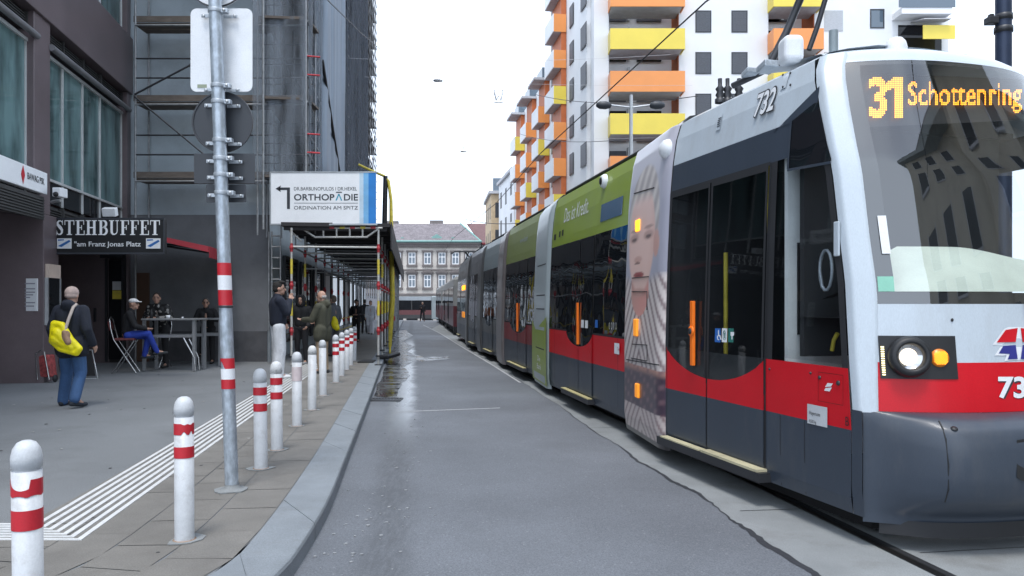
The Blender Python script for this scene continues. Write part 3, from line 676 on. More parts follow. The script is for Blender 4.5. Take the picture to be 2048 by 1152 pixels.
for r in range(7):
    for k in range(12):
        Y = 22.5+k*3.2; z = 4.6+r*3.0
        mb = MB(); slab(mb, fg, Y, Y+1.3, .005, .03, z, z+1.7); mb.build('window', M['dark_glass'], gb)
# hanging shop sign under the arcade
t = thing('shop_sign', (-6.9, 40, 3), 'dark shop sign with white oval far inside the scaffold passage', 'sign')
q = P(762, 512+0, 40); mb = MB(); q = P(735, 520, 40); mb.box(q.x-.1, q.x+1.6, 40, 40.12, q.z-.3, q.z+.45); mb.build('board', M['frame_dark'], t)
mb = MB(); mb.add([V((q.x+.4+.2*cos(a)-.05*sin(a), 39.99, q.z+.1+.09*sin(a)+.05*cos(a))) for a in [2*pi*k/16 for k in range(16)]], [list(range(16))]); mb.build('emblem', M['white'], t)
# building beyond the scaffold
tb = thing('corner_building', (-13.5, 80, 0), 'low pale building past the end of the scaffolding', 'building')
fe, de, ne = wall_frame(-6.6+.129*20-.1, -.129)
mb = MB(); slab(mb, fe, 63, 100, -9, 0, -1, 9.5); mb.build('wall', M['soffit'], tb)
mb = MB(); slab(mb, fe, 62.5, 100.5, -9.3, .35, 9.5, 9.8); mb.prism([fe(62.5, .35, 9.8), fe(62.5, -9.3, 9.8), fe(62.5, -4.5, 12.5)], de*38); mb.build('roof', mat('brown tiles', (.13, .1, .1), .85), tb)
for k in range(9):
    for z in (2.2, 5.6):
        mb = MB(); slab(mb, fe, 64.5+k*3.9, 65.8+k*3.9, .004, .03, z, z+1.9); mb.build('window', M['dark_glass'], tb)
# -------------------------------------------- apartment block with coloured balconies
KA = -.16
fa, da, na0 = wall_frame(5.5+.16*52, KA); na = -na0             # street face: outward is to the left
def sa(mb, Y0, Y1, e0, e1, z0, z1, m=0): slab(mb, fa, Y0, Y1, -e0, -e1, z0, z1, m)
ap = thing('apartment_block', (14, 58, 0), 'white apartment block with yellow and orange balconies above the tram', 'building')
mb = MB()
XR = [5.5, 6.5, 11.2, 17.2, 20.3, 29.3]
def box3(x0, x1, y0, y1, z0, z1): mb.box(x0, x1, y0, y1, z0, z1)
c66 = fa(66, 0, 0); c84 = fa(84, 0, 0)
H1, H2 = 33.0, 21.2
for (xa, xb) in ((5.5, 6.5), (11.2, 17.2), (20.3, 29.3)): mb.box(xa+(.0 if xa > 6 else 0), xb, 52, 54.2, 0, H1)
mb.prism([(5.2, 54.2, 0), (29.3, 54.2, 0), (29.3, 66, 0), (c66.x, 66, 0)], (0, 0, H1))
mb.prism([(c66.x, 66, 0), (20, 66, 0), (20, 84, 0), (c84.x, 84, 0)], (0, 0, H2))
wl = mb.build('wall', M['white_render'], ap)
# front face windows
def wwin(c0, c1, z0, z1, kind):
    mb = MB(); x0, x1 = c0, c1; y = 52
    mb.box(x0, x1, y-.03, y+.02, z0, z0+.08); mb.box(x0, x1, y-.03, y+.02, z1-.08, z1); mb.box(x0, x0+.08, y-.03, y+.02, z0+.08, z1-.08); mb.box(x1-.08, x1, y-.03, y+.02, z0+.08, z1-.08)
    w = mb.build('window', M['frame_dark'], ap)
    mb = MB(); mb.box(x0+.08, x1-.08, y-.012, y+.02, z0+.08, z1-.08)
    if kind == 'blind':
        for k in range(11): mb.box(x0+.08, x1-.08, y-.024, y-.012, z0+.1+k*.12, z0+.19+k*.12)
    mb.build('blind' if kind == 'blind' else 'pane', M['blind'] if kind == 'blind' else M['sky_glass'], w)
M['sky_glass'] = glassmat('pale window glass', ior=1.9, opaque=True, col=(.1, .14, .18))
for k in range(-4, 3):
    z1 = 18.5+2.79*k
    if z1 < 8: continue
    wwin(12.3, 13.37, z1-1.48, z1, 'blind'); wwin(14.72, 15.8, z1-1.48, z1, 'blind')
    wwin(24.02, 24.98, z1-1.3+.1, z1+.1, 'pane')
    mb = MB(); mb.box(20.95, 22.2, 51.97, 52.02, z1-1.38, z1); mb.build('shutter', mat('light grey shutter', (.45, .47, .5), .6, stretch=(1, 1, 12), var=.2, scale=6), ap)
for col, (xa, xb) in enumerate(((6.5, 11.2), (17.2, 20.3))):
    for k in range(-3, 5):
        zt = 19.67-2.79*k
        if zt < 6: continue
        c = 'bal_yellow' if (k+col) % 2 == 0 else 'bal_orange'
        mb = MB(); mb.box(xa+.02, xb-.02, 50.85, 53.0, zt-1.37, zt-1.17); bal = mb.build('balcony', M['soffit'], ap)
        mb = MB(); mb.box(xa-.06, xb+.14, 50.78, 50.84, zt-1.36, zt); mb.box(xa-.06, xa-.0, 50.845, 51.99, zt-1.36, zt); mb.box(xb+.08, xb+.14, 50.845, 51.99, zt-1.36, zt); mb.build('parapet', M[c], bal)
        mb = MB(); mb.box(xa+.3, xa+1.45, 53.95, 54.19, zt-1.15, zt+.95); mb.box(xb-2.5, xb-.8, 53.95, 54.19, zt-1.15, zt+.95); mb.build('balcony_door', M['blind'] if k % 2 else M['dark_glass'], bal)
        mb = MB(); mb.box(xa+1.55, xa+1.7, 53.9, 54.18, zt-1.1, zt+1.2); mb.build('downpipe', M['alu'], bal)
    mb = MB(); mb.box(xb-.05, xb-.004, 52.05, 54.19, 4, H1); mb.build('reveal', M['reveal'], ap)
# right end terrace balcony
mb = MB(); mb.box(25.5, 28.8, 50.7, 51.99, 20.6, 21.0); tbal = mb.build('terrace', M['white_render'], ap)
mb = MB(); mb.box(25.3, 29.0, 50.66, 50.7, 21.0, 22.2); mb.build('glass_rail', M['sky_glass'], tbal)
mb = MB(); mb.box(26.9, 29.0, 50.7, 50.76, 18.95, 19.85); mb.build('parapet', M['bal_yellow'], tbal)
mb = MB(); mb.prism([(26.7, 51.9, 20.5), (28.9, 51.9, 20.5), (28.6, 50.4, 20.2), (26.8, 50.4, 20.2)], (0, 0, -.06)); mb.build('sun_blind', M['soffit'], tbal)
mb = MB(); mb.box(25.9, 28.8, 51.95, 51.99, 18.2, 20.3); mb.build('balcony_door', M['dark_glass'], tbal)
# street face: windows and balcony columns
def swin(Y0, Y1, z0, z1):
    mb = MB(); sa(mb, Y0, Y1, .004, .04, z0, z1); w = mb.build('window', M['frame_dark'], ap)
    mb = MB(); sa(mb, Y0+.1, Y1-.1, .041, .05, z0+.1, z1-.1); mb.build('blind', M['blind'], w)
for k in range(-5, 6):
    z1 = 18.5+2.79*k
    if z1 < 4 or z1 > 32: continue
    swin(53.9, 55.5, z1-1.6, z1); swin(57.7, 58.9, z1-1.6, z1); swin(64.4, 65.4, z1-1.5, z1)
    if z1 < 20.5:
        for Y in (69.6, 75.8, 82): swin(Y, Y+1.1, z1-1.5, z1)
for ci, (Y0, Y1) in enumerate(((60.1, 63.3), (66.3, 69.0), (72.2, 75.0), (78.3, 81.2))):
    top = H1 if ci == 0 else H2
    mb = MB(); sa(mb, Y0, Y1, .003, .4, 3, top-.5); mb.build('reveal', M['reveal'], ap)
    for k in range(-5, 6):
        zt = 19.67+2.79*k-1.2
        if zt < 3.5 or zt > top: continue
        mb = MB(); sa(mb, Y0-.02, Y1+.02, .4, 1.0, zt-1.4, zt-1.2); bal = mb.build('balcony', M['soffit'], ap)
        mb = MB(); sa(mb, Y0-.06, Y0-.02, .02, 1.0, zt-1.38, zt); mb.build('side_panel', M['bal_yellow' if (k+ci) % 3 == 0 else 'bal_orange'], bal)
        mb = MB(); sa(mb, Y0-.06, Y1+.06, 1.0, 1.05, zt-1.38, zt); mb.build('parapet', M['white_render'], bal)
    mb = MB(); sa(mb, Y0-.2, Y1+.2, .004, 1.4, top-.5, top-.3); mb.build('canopy', M['soffit'], ap)
    if ci: mb = MB(); sa(mb, Y0+.2, Y1-.2, -.8, .6, top-.29, top+.7); mb.build('roof_vent', M['sky_glass'], ap)
# cream and pale old houses farther down that side
def house(x0, x1, y0, y1, h, m, name, label, roofm=None, rows=4, cols=3, k=-.13):
    z0 = GZ(y0)-1; t = thing(name, ((x0+x1)/2, (y0+y1)/2, z0), label, 'building'); dx = k*(y1-y0)
    mb = MB(); mb.prism([(x0, y0, z0), (x1, y0, z0), (x1+dx, y1, z0), (x0+dx, y1, z0)], (0, 0, h-z0)); mb.build('wall', m, t)
    mb = MB(); mb.prism([(x0-.3, y0-.3, h), (x1+.3, y0-.3, h), (x1+.3+dx, y1, h), (x0-.3+dx, y1, h)], (0, 0, .35)); mb.build('cornice', M['soffit'], t)
    for r in range(rows):
        z = h-3.0-r*3.4
        for c in range(cols):
            x = x0+(x1-x0)*(c+.5)/cols; mb = MB(); mb.box(x-.45, x+.45, y0-.02, y0-.004, z, z+1.9); mb.build('window', M['frame_dark'], t)
        nn = max(2, int((y1-y0)/3.2))
        for c in range(nn):
            y = y0+(y1-y0)*(c+.35)/nn; x = x0+k*(y-y0); mb = MB(); mb.prism([(x-.02, y, z), (x-.004, y, z), (x-.004+k*1.1, y+1.1, z), (x-.02+k*1.1, y+1.1, z)], (0, 0, 1.9)); mb.build('window', M['frame_dark'], t)
    return t
xw = fa(84.5, 0, 0).x
t = house(xw-.1, xw+9, 84.6, 96, 16.2, M['white_render'], 'town_house', 'pale old town house next to the white balcony block', k=KA)
xc = -2.65
t = house(-2.6, 5, 97, 108, 15.4, M['cream'], 'town_house', 'cream town house with small dark roof lantern at the street end', cols=4, k=-.1)
mb = MB(); mb.box(-2.4, 0, 97.2, 101, 15.76, 17.4); mb.build('roof_lantern', mat('lead grey roof', (.16, .2, .24), .5), t)
# -------------------------------------------- stone palace closing the street
M['stone'] = mat('weathered stone', (.56, .52, .475), .9, var=.2, scale=.4, fine=.12, fscale=8, dirt=.35, dcol=(.12, .1, .1), bump=.3, bscale=3)
M['stone_dark'] = mat('stained stone trim', (.17, .15, .145), .9, var=.2, scale=1)
M['slate'] = mat('purple brown roof tiles', (.18, .16, .168), .85, var=.25, scale=1.2, fine=.25, fscale=4)
M['copper'] = mat('green copper', (.2, .36, .33), .7, dirt=.3)
Yp = 125; gz = GZ(Yp)-.3
X0, X1 = P(740, 0, Yp).x, P(958, 0, Yp).x
pl = thing('palace_building', ((X0+X1)/2, Yp+6, gz), 'old grey stone house with pedimented windows closing the street', 'building')
mb = MB(); mb.box(X0, X1, Yp, Yp+12, gz, 11.2); mb.build('wall', M['stone'], pl)
mb = MB(); mb.box(X0-.3, X1+.3, Yp-.5, Yp, 11.2, 11.5); mb.box(X0-.3, X1+.3, Yp-.35, Yp, 10.75, 11.2)
for k in range(60): x = X0+(X1-X0)*k/60; mb.box(x, x+.14, Yp-.45, Yp-.36, 10.8, 11.19)
mb.box(X0, X1, Yp-.2, Yp, 7.0, 7.2); mb.box(X0, X1, Yp-.25, Yp, 3.0, 3.3); mb.build('cornice', M['stone_dark'], pl)
rz = 15.2; mb = MB(); a0, a1 = V((X0-.4, Yp-.6, 11.6)), V((X1+.4, Yp-.6, 11.6)); b0, b1 = V((X0-.4, Yp+12.6, 11.6)), V((X1+.4, Yp+12.6, 11.6)); r0, r1 = V((X0, Yp+6, rz)), V((X1-3.4, Yp+6, rz))
mb.poly([a0, a1, r1, r0]); mb.poly([a1, b1, r1]); mb.poly([b1, b0, r0, r1]); mb.poly([b0, a0, r0]); mb.poly([a0, b0, b1, a1]); rf = mb.build('roof', M['slate'], pl)
mb = MB(); mb.tube([a1, r1], .14, 6); mb.tube([a0+V((0, 0, .05)), a1+V((0, 0, .05))], .18, 6); mb.build('gutter', M['copper'], rf)
for px, py in ((784, 437), (873, 437)):
    q = P(px, py, Yp+6.5); mb = MB(); mb.box(q.x-1.1, q.x+1.1, Yp+6, Yp+7, 14.6, 15.2+(.55 if px > 800 else .45)); mb.build('chimney', M['stone_dark'], rf)
for px, s in ((875, .8), (807, .45), (907, .45)):
    q = P(px, 468, Yp+2); mb = MB(); z0 = 12.3 if s > 1 else 11.9; mb.prism([(q.x-s, Yp+.6, z0), (q.x+s, Yp+.6, z0), (q.x+s, Yp+.6, z0+s*.7), (q.x, Yp+.6, z0+s*1.3), (q.x-s, Yp+.6, z0+s*.7)], (0, 2.5, 0)); mb.build('dormer', M['copper'], rf)
wxs = [P(x, 0, Yp).x for x in (766, 795, 824, 855, 884, 911, 938)]
for x in wxs:
    for (z0, z1, hd) in ((8.0, 9.9, 0), (4.3, 6.3, 1)):
        mb = MB(); hw = .58
        mb.box(x-hw-.22, x-hw, Yp-.14, Yp, z0-.1, z1+.1); mb.box(x+hw, x+hw+.22, Yp-.14, Yp, z0-.1, z1+.1); mb.box(x-hw-.3, x+hw+.3, Yp-.22, Yp, z0-.4, z0-.1)
        mb.box(x-hw-.34, x+hw+.34, Yp-.26, Yp, z1+.1, z1+.34)
        if hd: mb.prism([(x-hw-.5, Yp-.35, z1+.34), (x+hw+.5, Yp-.35, z1+.34), (x, Yp-.35, z1+.95)], (0, .35, 0))
        w = mb.build('window', M['stone_dark'], pl)
        mb = MB()
        for dx in (-hw+.06, 0, hw-.06): mb.box(x+dx-.07, x+dx+.07, Yp-.07, Yp-.03, z0, z1)
        for dz in (.07, (z1-z0)*.62, z1-z0-.07): mb.box(x-hw, x+hw, Yp-.06, Yp-.031, z0+dz-.07, z0+dz+.07)
        mb.build('frame', M['white_render'], w)
        mb = MB(); mb.box(x-hw, x+hw, Yp-.03, Yp-.004, z0, z1); mb.build('pane', mat('curtained glass', (.2, .24, .28), .2), w)
for x in wxs:
    mb = MB(); mb.box(x-.9, x+.9, Yp-.06, Yp-.004, gz+.3, 2.4); mb.build('shop_front', M['dark_glass'], pl)
X2, X3 = P(945, 0, Yp+4).x, P(992, 0, Yp+4).x
nx = thing('gabled_house', ((X2+X3)/2+2, Yp+14, gz), 'plain house with reddish brown roof next to the stone house', 'building')
mb = MB(); mb.box(X1+.35, X3+8, Yp+2, Yp+14, gz, 11.3); mb.build('wall', M['soffit'], nx)
mb = MB(); mb.prism([(X1+.45, Yp+1.4, 11.4), (X1+.45, Yp+14.4, 11.4), (X1+.45-3, Yp+8, 15.4)], (X3+10-X1, 0, 0)); mb.build('roof', mat('red brown tiles', (.15, .085, .085), .85, var=.2), nx)
mb = MB(); mb.box(X1+.42, X3+8, Yp+1.2, Yp+1.9, 11.32, 11.6); mb.build('gutter', mat('dark red gutter', (.2, .03, .04), .6), nx)
# -------------------------------------------- the house across the junction that the windscreen mirrors
M['beige'] = mat('beige render', (.56, .51, .41), .9, var=.1, scale=.6, dirt=.2)
rc = V((13, -6.4, 0)); rr = V((.69, .725, 0)).normalized(); rn = V((-rr.y, rr.x, 0))
mh = thing('corner_house', rc, 'beige house with wide eaves across the junction, mirrored in the windscreen', 'building')
def rb(mb, a0, a1, d0, d1, z0, z1, m=0): mb.prism([rc+rr*a0+rn*d0+V((0, 0, z0)), rc+rr*a1+rn*d0+V((0, 0, z0)), rc+rr*a1+rn*d1+V((0, 0, z0)), rc+rr*a0+rn*d1+V((0, 0, z0))], (0, 0, z1-z0), m)
mb = MB(); rb(mb, -5.5, 6, -9, 0, 0, 17); rb(mb, 6, 14, -9, 1.2, 0, 18.6); rb(mb, 14, 40, -9, 0, 0, 15.5); mb.build('wall', M['beige'], mh)
mb = MB(); rb(mb, -6.4, 5.4, -9.5, 1.0, 17, 17.6); rb(mb, 5.4, 14.6, -9.5, 2.2, 18.6, 19.2); rb(mb, 14.6, 41, -9.5, .9, 15.5, 16.1); mb.build('eaves', mat('weathered eaves', (.34, .37, .36), .8), mh)
mb = MB(); rb(mb, -6.2, 5.2, -9.3, .7, 17.6, 18.0); rb(mb, 14.7, 40.8, -9.3, .6, 16.1, 17); mb.build('roof', M['slate'], mh)
for a in (-4, -1, 2.4, 7.3, 10.9, 15.6, 19, 22.4, 25.8, 29.2, 32.6, 36):
    for z in (1.2, 4.6, 7.9, 11.2, 14.4) if a < 13 else (1.2, 4.6, 7.9, 11.2):
        e = 1.2 if 6 < a < 14 else 0
        mb = MB(); rb(mb, a, a+1.4, e+.004, e+.12, z-.12, z); rb(mb, a-.12, a, e+.004, e+.08, z, z+2.0); rb(mb, a+1.4, a+1.52, e+.004, e+.08, z, z+2.0); w = mb.build('window', M['soffit'], mh)
        mb = MB(); rb(mb, a, a+1.4, e+.004, e+.03, z, z+1.9); mb.build('pane', M['dark_glass'], w)
# ================================================================ scaffolding
M['net'] = netmat('dark scaffold net', (.15, .165, .19), .6)
M['net_thin'] = netmat('thin scaffold net', (.34, .38, .43), .3)
M['tarp'] = mat('blue grey tarpaulin', (.2, .245, .3), .6, var=.25, scale=1.5, stretch=(2, 2, .15), bump=.5, bscale=3)
YS = 18.8
sc = thing('scaffolding', (-5.5, 25, SW), 'tube scaffolding with plank decks and dark nets along the grey building', 'scaffolding')
def multitube(name, segs, r, m, n=6):
    mb = MB()
    for a, b in segs: mb.tube([a, b], r, n)
    return mb.build(name, m, sc)
# gable scaffold (faces the camera)
ZD = [4.66, 6.55, 8.5, 10.4, 12.3, 14.2, 16.1, 18.0, 19.9, 21.8]
xs = [P(271, 0, 19.1).x, P(515, 0, 19.1).x, P(616, 0, 19.1).x]
for x in xs:
    for y in (19.1, 19.8): multitube('standard', [((x, y, 3.3 if x != xs[2] else 3.4), (x, y, 14))], .026, M['tube'])
multitube('standard', [((xs[0], 19.1, SW), (xs[0], 19.1, 3.3))], .026, M['tube'])
for z in ZD:
    mb = MB()
    for k in range(2): mb.box(xs[0]-.05, xs[2]+.1, 19.15+k*.33, 19.45+k*.33, z, z+.05)
    mb.box(xs[0]-.05, xs[2]+.1, 19.1, 19.13, z+.051, z+.2); mb.build('deck', M['wood'], sc)
    multitube('ledger', [((xs[0], 19.07, z-.04), (xs[2], 19.07, z-.04))], .024, M['tube'])
    multitube('guard_rail', [((xs[0], 19.1, z+.62), (xs[2], 19.1, z+.62)), ((xs[0], 19.1, z+1.1), (xs[2], 19.1, z+1.1))], .02, M['blackmetal'])
multitube('brace', [((xs[0], 19.05, 6.75), (P(400, 0, 19.05).x, 19.05, P(0, 120, 19.05).z))], .024, M['blackmetal'])
multitube('brace', [((xs[0], 19.04, 6.7), (P(440, 0, 19.05).x, 19.04, 4.95))], .022, M['blackmetal'])
# netted street scaffold: outer face from X=-5.0 receding
fs, ds, ns = wall_frame(-5.0+.129*YS, -.129)
for k in range(15):
    Y = YS+k*2.6
    for e in (0, -1.0):
        multitube('standard', [(fs(Y, e, 3.4), fs(Y, e, 24.5))], .03, M['tube'])
for z in ZD:
    mb = MB(); slab(mb, fs, YS, YS+37, -1.0, -.05, z, z+.06); slab(mb, fs, YS, YS+37, -.03, 0.0, z+.061, z+.2); mb.build('deck', M['wood'], sc)
    multitube('ledger', [(fs(YS, .03, z-.03), fs(YS+37, .03, z-.03))], .024, M['tube'])
    multitube('guard_rail', [(fs(YS, .03, z+.6), fs(YS+37, .03, z+.6)), (fs(YS, .03, z+1.1), fs(YS+37, .03, z+1.1))], .022, M['tube'])
    for k in (0, 1): multitube('anchor', [(fs(YS, -.02, z+.62+k*.45), fs(YS, -.02, z+.62+k*.45)+V((.34, .1, 0)))], .02, M['red'])
for k in range(4): multitube('brace', [(fs(YS+13+k*5.2, .06, 3.6+k*1.5), fs(YS+18.2+k*5.2, .06, 8.5+k*1.5))], .024, M['tube'])
for k in range(1, 5):
    x = xs[1]+(xs[2]-xs[1])*k/5; multitube('standard', [((x, 19.62, 4.7), (x, 19.62, 14))], .016, M['blackmetal'])
for k in range(17):
    if k % 4: z = 4.66+k*.5; multitube('guard_rail', [((xs[1], 19.6, z), (xs[2], 19.6, z))], .013, M['blackmetal'])
for k in range(5): z = 5.0+1.9*k; multitube('brace', [(fs(YS+.2, .05, z), fs(YS+2.5, .05, z+1.6))], .02, M['blackmetal'])
def net(Y0, Y1, z0, z1, e, m, wav=.09, nu=46, nv=18, side=False):
    mb = MB(); ph = random.random()*6
    def fn(u, v):
        b = wav*(sin(u*19+ph+v*2)+.6*sin(u*41+v*3+ph))*(.35+.65*sin(pi*v))
        if side: return V((xs[1]+(fs(YS, 0, 0).x-xs[1])*u, YS-.04+b*.4, z0+(z1-z0)*v))
        return fs(Y0+(Y1-Y0)*u, e+b, z0+(z1-z0)*v)
    mb.grid(fn, nu, nv); o = mb.build('net', m, sc); md = o.modifiers.new('s', 'SOLIDIFY'); md.thickness = .004; return o
net(0, 0, 4.5, 14, 0, M['net_thin'], .05, side=True)
net(YS, 22.4, 4.5, 23, .06, M['net_thin'])
net(21.6, 28.5, 4.6, 23.5, .12, M['tarp'], .1)
net(28.2, 38.5, 4.6, 24, .1, M['net'], .1)
net(38.4, 43, 4.6, 23, .1, M['net'], .08)
multitube('brace', [(fs(21, .14, 8.2), fs(28.5, .16, 4.7))], .05, M['black'])
# pedestrian passage: painted frames on the pavement edge
fp, dp, np_ = wall_frame(-3.24+.129*YS, -.129)
WP = 2.05
M['post_paint'] = mat('white painted tube', (.5, .5, .48), .5, .2, dirt=.45, dcol=(.25, .16, .1), scale=9)
M['red_paint'] = mat('red painted coupler', (.42, .03, .04), .5, dirt=.2)
for k in range(13):
    Y = YS+k*2.35
    for e in (0, -WP):
        mb = MB(); z0 = SW+.02; mb.tube([fp(Y, e, z0), fp(Y, e, 3.42)], .028, 8); st = mb.build('standard', M['post_paint'] if k < 3 else M['tube'], sc)
        if k < 8:
            for z in (.95, 2.05, 2.95): mb = MB(); mb.tube([fp(Y, e, z-.1), fp(Y, e, z+.1)], .034, 8); mb.lathe(fp(Y, e, z), [(.03, -.05), (.048, -.03), (.048, .03), (.03, .05)], 8); mb.build('coupler', M['red_paint'], st)
            for z in ((1.5, 2.5) if k < 2 else (1.5,) if k < 5 else ()):
                mb = MB()
                for z_ in (z,): mb.tube([fp(Y, e, z-.18), fp(Y, e, z+.18)], .0315, 8)
                mb.build('yellow_sleeve', M['yellow'], st)
            mb = MB(); mb.box(fp(Y, e, 0).x-.08, fp(Y, e, 0).x+.08, Y-.08, Y+.08, SW, SW+.02); mb.tube([fp(Y, e, SW+.2), fp(Y, e, SW+.24)], .07, 8); mb.build('base_plate', M['blackmetal'], st)
    multitube('cross_tube', [(fp(Y, 0, 2.97), fp(Y, -WP, 2.97))], .024, M['post_paint'] if k < 5 else M['tube'])
    if k > 0: multitube('cross_tube', [(fp(Y, 0, 2.55), fp(Y, -WP, 2.55)), (fp(Y, 0, 3.2), fp(Y, -WP, 3.2))], .02, M['tube'])
# lattice girder at the front
a, b = fp(YS, .1, 0), fp(YS, -WP-.25, 0)
seg = [((b.x, YS-.02, 3.44), (a.x, YS-.02, 3.44)), ((b.x+.75, YS-.02, 3.22), (a.x-.35, YS-.02, 3.22)), ((b.x+.1, YS-.02, 3.42), (b.x+.42, YS-.02, 3.12)), ((a.x-.1, YS-.02, 3.42), (a.x-.38, YS-.02, 3.22)), ((b.x+.42, YS-.02, 3.44), (b.x+.75, YS-.02, 3.22))]
for t_ in (.95, 1.27, 1.59, 1.9): seg.append(((b.x+t_, YS-.02, 3.23), (b.x+t_, YS-.02, 3.43)))
multitube('girder', seg, .025, M['post_paint'])
mb = MB()
for k in range(9): x = b.x+.1+k*.25; mb.box(x, x+.12, YS-.05, YS-.015, 3.42, 3.475, k % 2)
mb.build('girder_tape', [M['red_paint'], M['yellow']], sc)
for z in (1.0, .55): multitube('guard_rail', [(fp(YS+6, -WP, z), fp(YS+28, -WP, z))], .022, M['yellow'])
multitube('guard_rail', [(fp(YS, 0, 2.0), fp(YS+28, 0, 2.0)), (fp(YS, 0, 2.97), fp(YS+28, 0, 2.97)), (fp(YS, -WP, 2.97), fp(YS+28, -WP, 2.97))], .024, M['tube'])
mb = MB(); slab(mb, fp, YS+.02, YS+29, -WP-.25, .28, 3.47, 3.56)
for k in range(24): slab(mb, fp, YS+.1+k*1.2, YS+.2+k*1.2, -WP-.2, .2, 3.38, 3.47)
mb.build('roof_deck', mat('dark plank roof', (.035, .033, .035), .8), sc)
mb = MB(); slab(mb, fp, YS+.05, YS+29, .29, .32, 2.95, 3.6); o = mb.build('edge_board', mat('black edge board', (.03, .03, .033), .7), sc)
# ladder frame against the wall corner
q = P(545, 0, 19.3).x; q2 = P(562, 0, 19.3).x
multitube('ladder', [((q-.09, 19.3, SW), (q-.09, 19.3, 3.4)), ((q, 19.25, SW), (q, 19.25, 3.4)), ((q2, 19.25, 1.4), (q2, 19.25, 3.3))]+[((q, 19.25, 1.4+.27*k), (q2, 19.25, 1.4+.27*k)) for k in range(8)], .02, M['tube'])
# orthopaedics board on top of the passage
t = thing('clinic_sign', P(647, 447, YS-.1), 'large white billboard with an arrow and blue stripes on the scaffold passage', 'sign')
a, b = P(542, 447, YS-.12), P(752, 345.5, YS-.12); yb = YS-.12
mb = MB(); mb.box(a.x, b.x, yb, yb+.06, a.z, b.z); mb.build('board', M['bright_white'], t)
mb = MB(); mb.box(a.x-.03, b.x+.03, yb-.01, yb+.07, a.z-.04, a.z-.002); mb.box(a.x-.03, b.x+.03, yb-.01, yb+.07, b.z+.002, b.z+.03); mb.box(a.x-.03, a.x-.002, yb-.01, yb+.07, a.z-.002, b.z+.002); mb.build('frame', M['alu'], t)
mb = MB()
def sx(px): return P(px, 0, yb).x
def sz(py): return P(0, py, yb).z
mb.poly([(sx(737), yb-.003, a.z), (sx(752), yb-.003, a.z), (sx(752), yb-.003, b.z), (sx(737), yb-.003, b.z)], 0); mb.poly([(sx(727), yb-.003, a.z), (sx(737), yb-.003, a.z), (sx(737), yb-.003, b.z), (sx(727), yb-.003, b.z)], 1)
mb.poly([(sx(719), yb-.003, a.z), (sx(727), yb-.003, a.z), (sx(727), yb-.003, b.z), (sx(719), yb-.003, b.z)], 2)
mb.build('stripe', [mat('blue stripe', (.02, .22, .62), .4), mat('sky blue stripe', (.2, .48, .78), .4), mat('pale blue stripe', (.55, .7, .82), .4)], t)
mb = MB(); y = yb-.004
mb.poly([(sx(574), y, sz(418)), (sx(580), y, sz(418)), (sx(580), y, sz(375)), (sx(574), y, sz(375))]); mb.poly([(sx(558), y, sz(380)), (sx(574), y, sz(380)), (sx(574), y, sz(375)), (sx(558), y, sz(375))])
mb.poly([(sx(551), y, sz(377.5)), (sx(562), y, sz(384)), (sx(560), y, sz(377.5)), (sx(562), y, sz(371))]); mb.build('arrow', M['frame_dark'], t)
mb = MB()
def put(body, x0, x1, y0, y1, off, m=0): mb.text(body, (sx(x0), y, sz(y1)), (1, 0, 0), (0, 0, 1), sx(x1)-sx(x0), sz(y0)-sz(y1), m, off)
put('DR.BARBUNOPULOS I DR.HEXEL', 588, 714, 374, 381, .0); put('ORTHOP', 588, 669, 388, 401, .018); put('DIE', 688, 716, 388, 401, .018); put('ORDINATION AM SPITZ', 588, 716, 412, 419, 0)
mb.poly([(sx(588), y, sz(406.6)), (sx(716), y, sz(406.6)), (sx(716), y, sz(405.8)), (sx(588), y, sz(405.8))])
mb.poly([(sx(672), y, sz(385.6)), (sx(684), y, sz(385.6)), (sx(684), y, sz(383.6)), (sx(672), y, sz(383.6))])
mb.poly([(sx(671), y, sz(401)), (sx(673.6), y, sz(401)), (sx(679), y, sz(388)), (sx(676.4), y, sz(388))], 1); mb.poly([(sx(682), y, sz(401)), (sx(684.6), y, sz(401)), (sx(679), y, sz(388)), (sx(676.8), y, sz(388))], 1)
mb.build('lettering', [M['frame_dark'], mat('teal letter', (.02, .35, .5), .4)], t)
# yellow padded pole beside the kerb, with its stay
t = thing('padded_pole', G(776, 694, SW), 'dark pole wrapped in yellow foam between the scaffold passage and the puddle', 'pole')
base = G(778, 693, SW); Yq = base.y; mb = MB()
mb.tube([base+V((-.12, .1, 0)), P(768, 520, Yq)+V((-.02, .1, 0)), P(771, 352, Yq)], [.13, .1, .08], 10); mb.build('mast', M['black'], t)
mb = MB(); mb.tube([base+V((0, -.05, 0)), P(785, 600, Yq), P(783, 500, Yq), P(782, 400, Yq), P(777, 362, Yq), P(768, 352, Yq), P(740, 340, Yq), P(717, 329, Yq)], [.1, .085, .08, .06, .055, .05, .045, .04], 10); mb.build('foam_wrap', M['yellow'], t)
# boards and bases by the kerb end
t = thing('barrier_block', G(778, 716, .13), 'black rubber barrier base on the kerb at the puddle', 'barrier base')
q = G(780, 716, SW); mb = MB(); mb.prism([(q.x-.28, q.y-.5, SW), (q.x+.05, q.y-.55, SW), (q.x+.16, q.y+.9, SW), (q.x-.2, q.y+.9, SW)], (0, 0, .1)); mb.build('block', M['rubber'], t, bevel=.03)
mb = MB(); mb.tube([(q.x-.08, q.y+.5, SW+.09), (q.x-.08, q.y+.5, .55)], .03, 8); mb.build('stub', M['yellow'], t)
for px, py, l in ((735, 724, 'square rubber pad lying on the pavement before the scaffold post'),):
    q = G(px, py, SW); mb = MB(); mb.prism([(q.x-.2, q.y-.3, SW), (q.x+.2, q.y-.3, SW), (q.x+.16, q.y+.3, SW), (q.x-.16, q.y+.3, SW)], (0, 0, .04)); tag(mb.build('rubber_pad', M['rubber'], bevel=.01), l, 'pad')
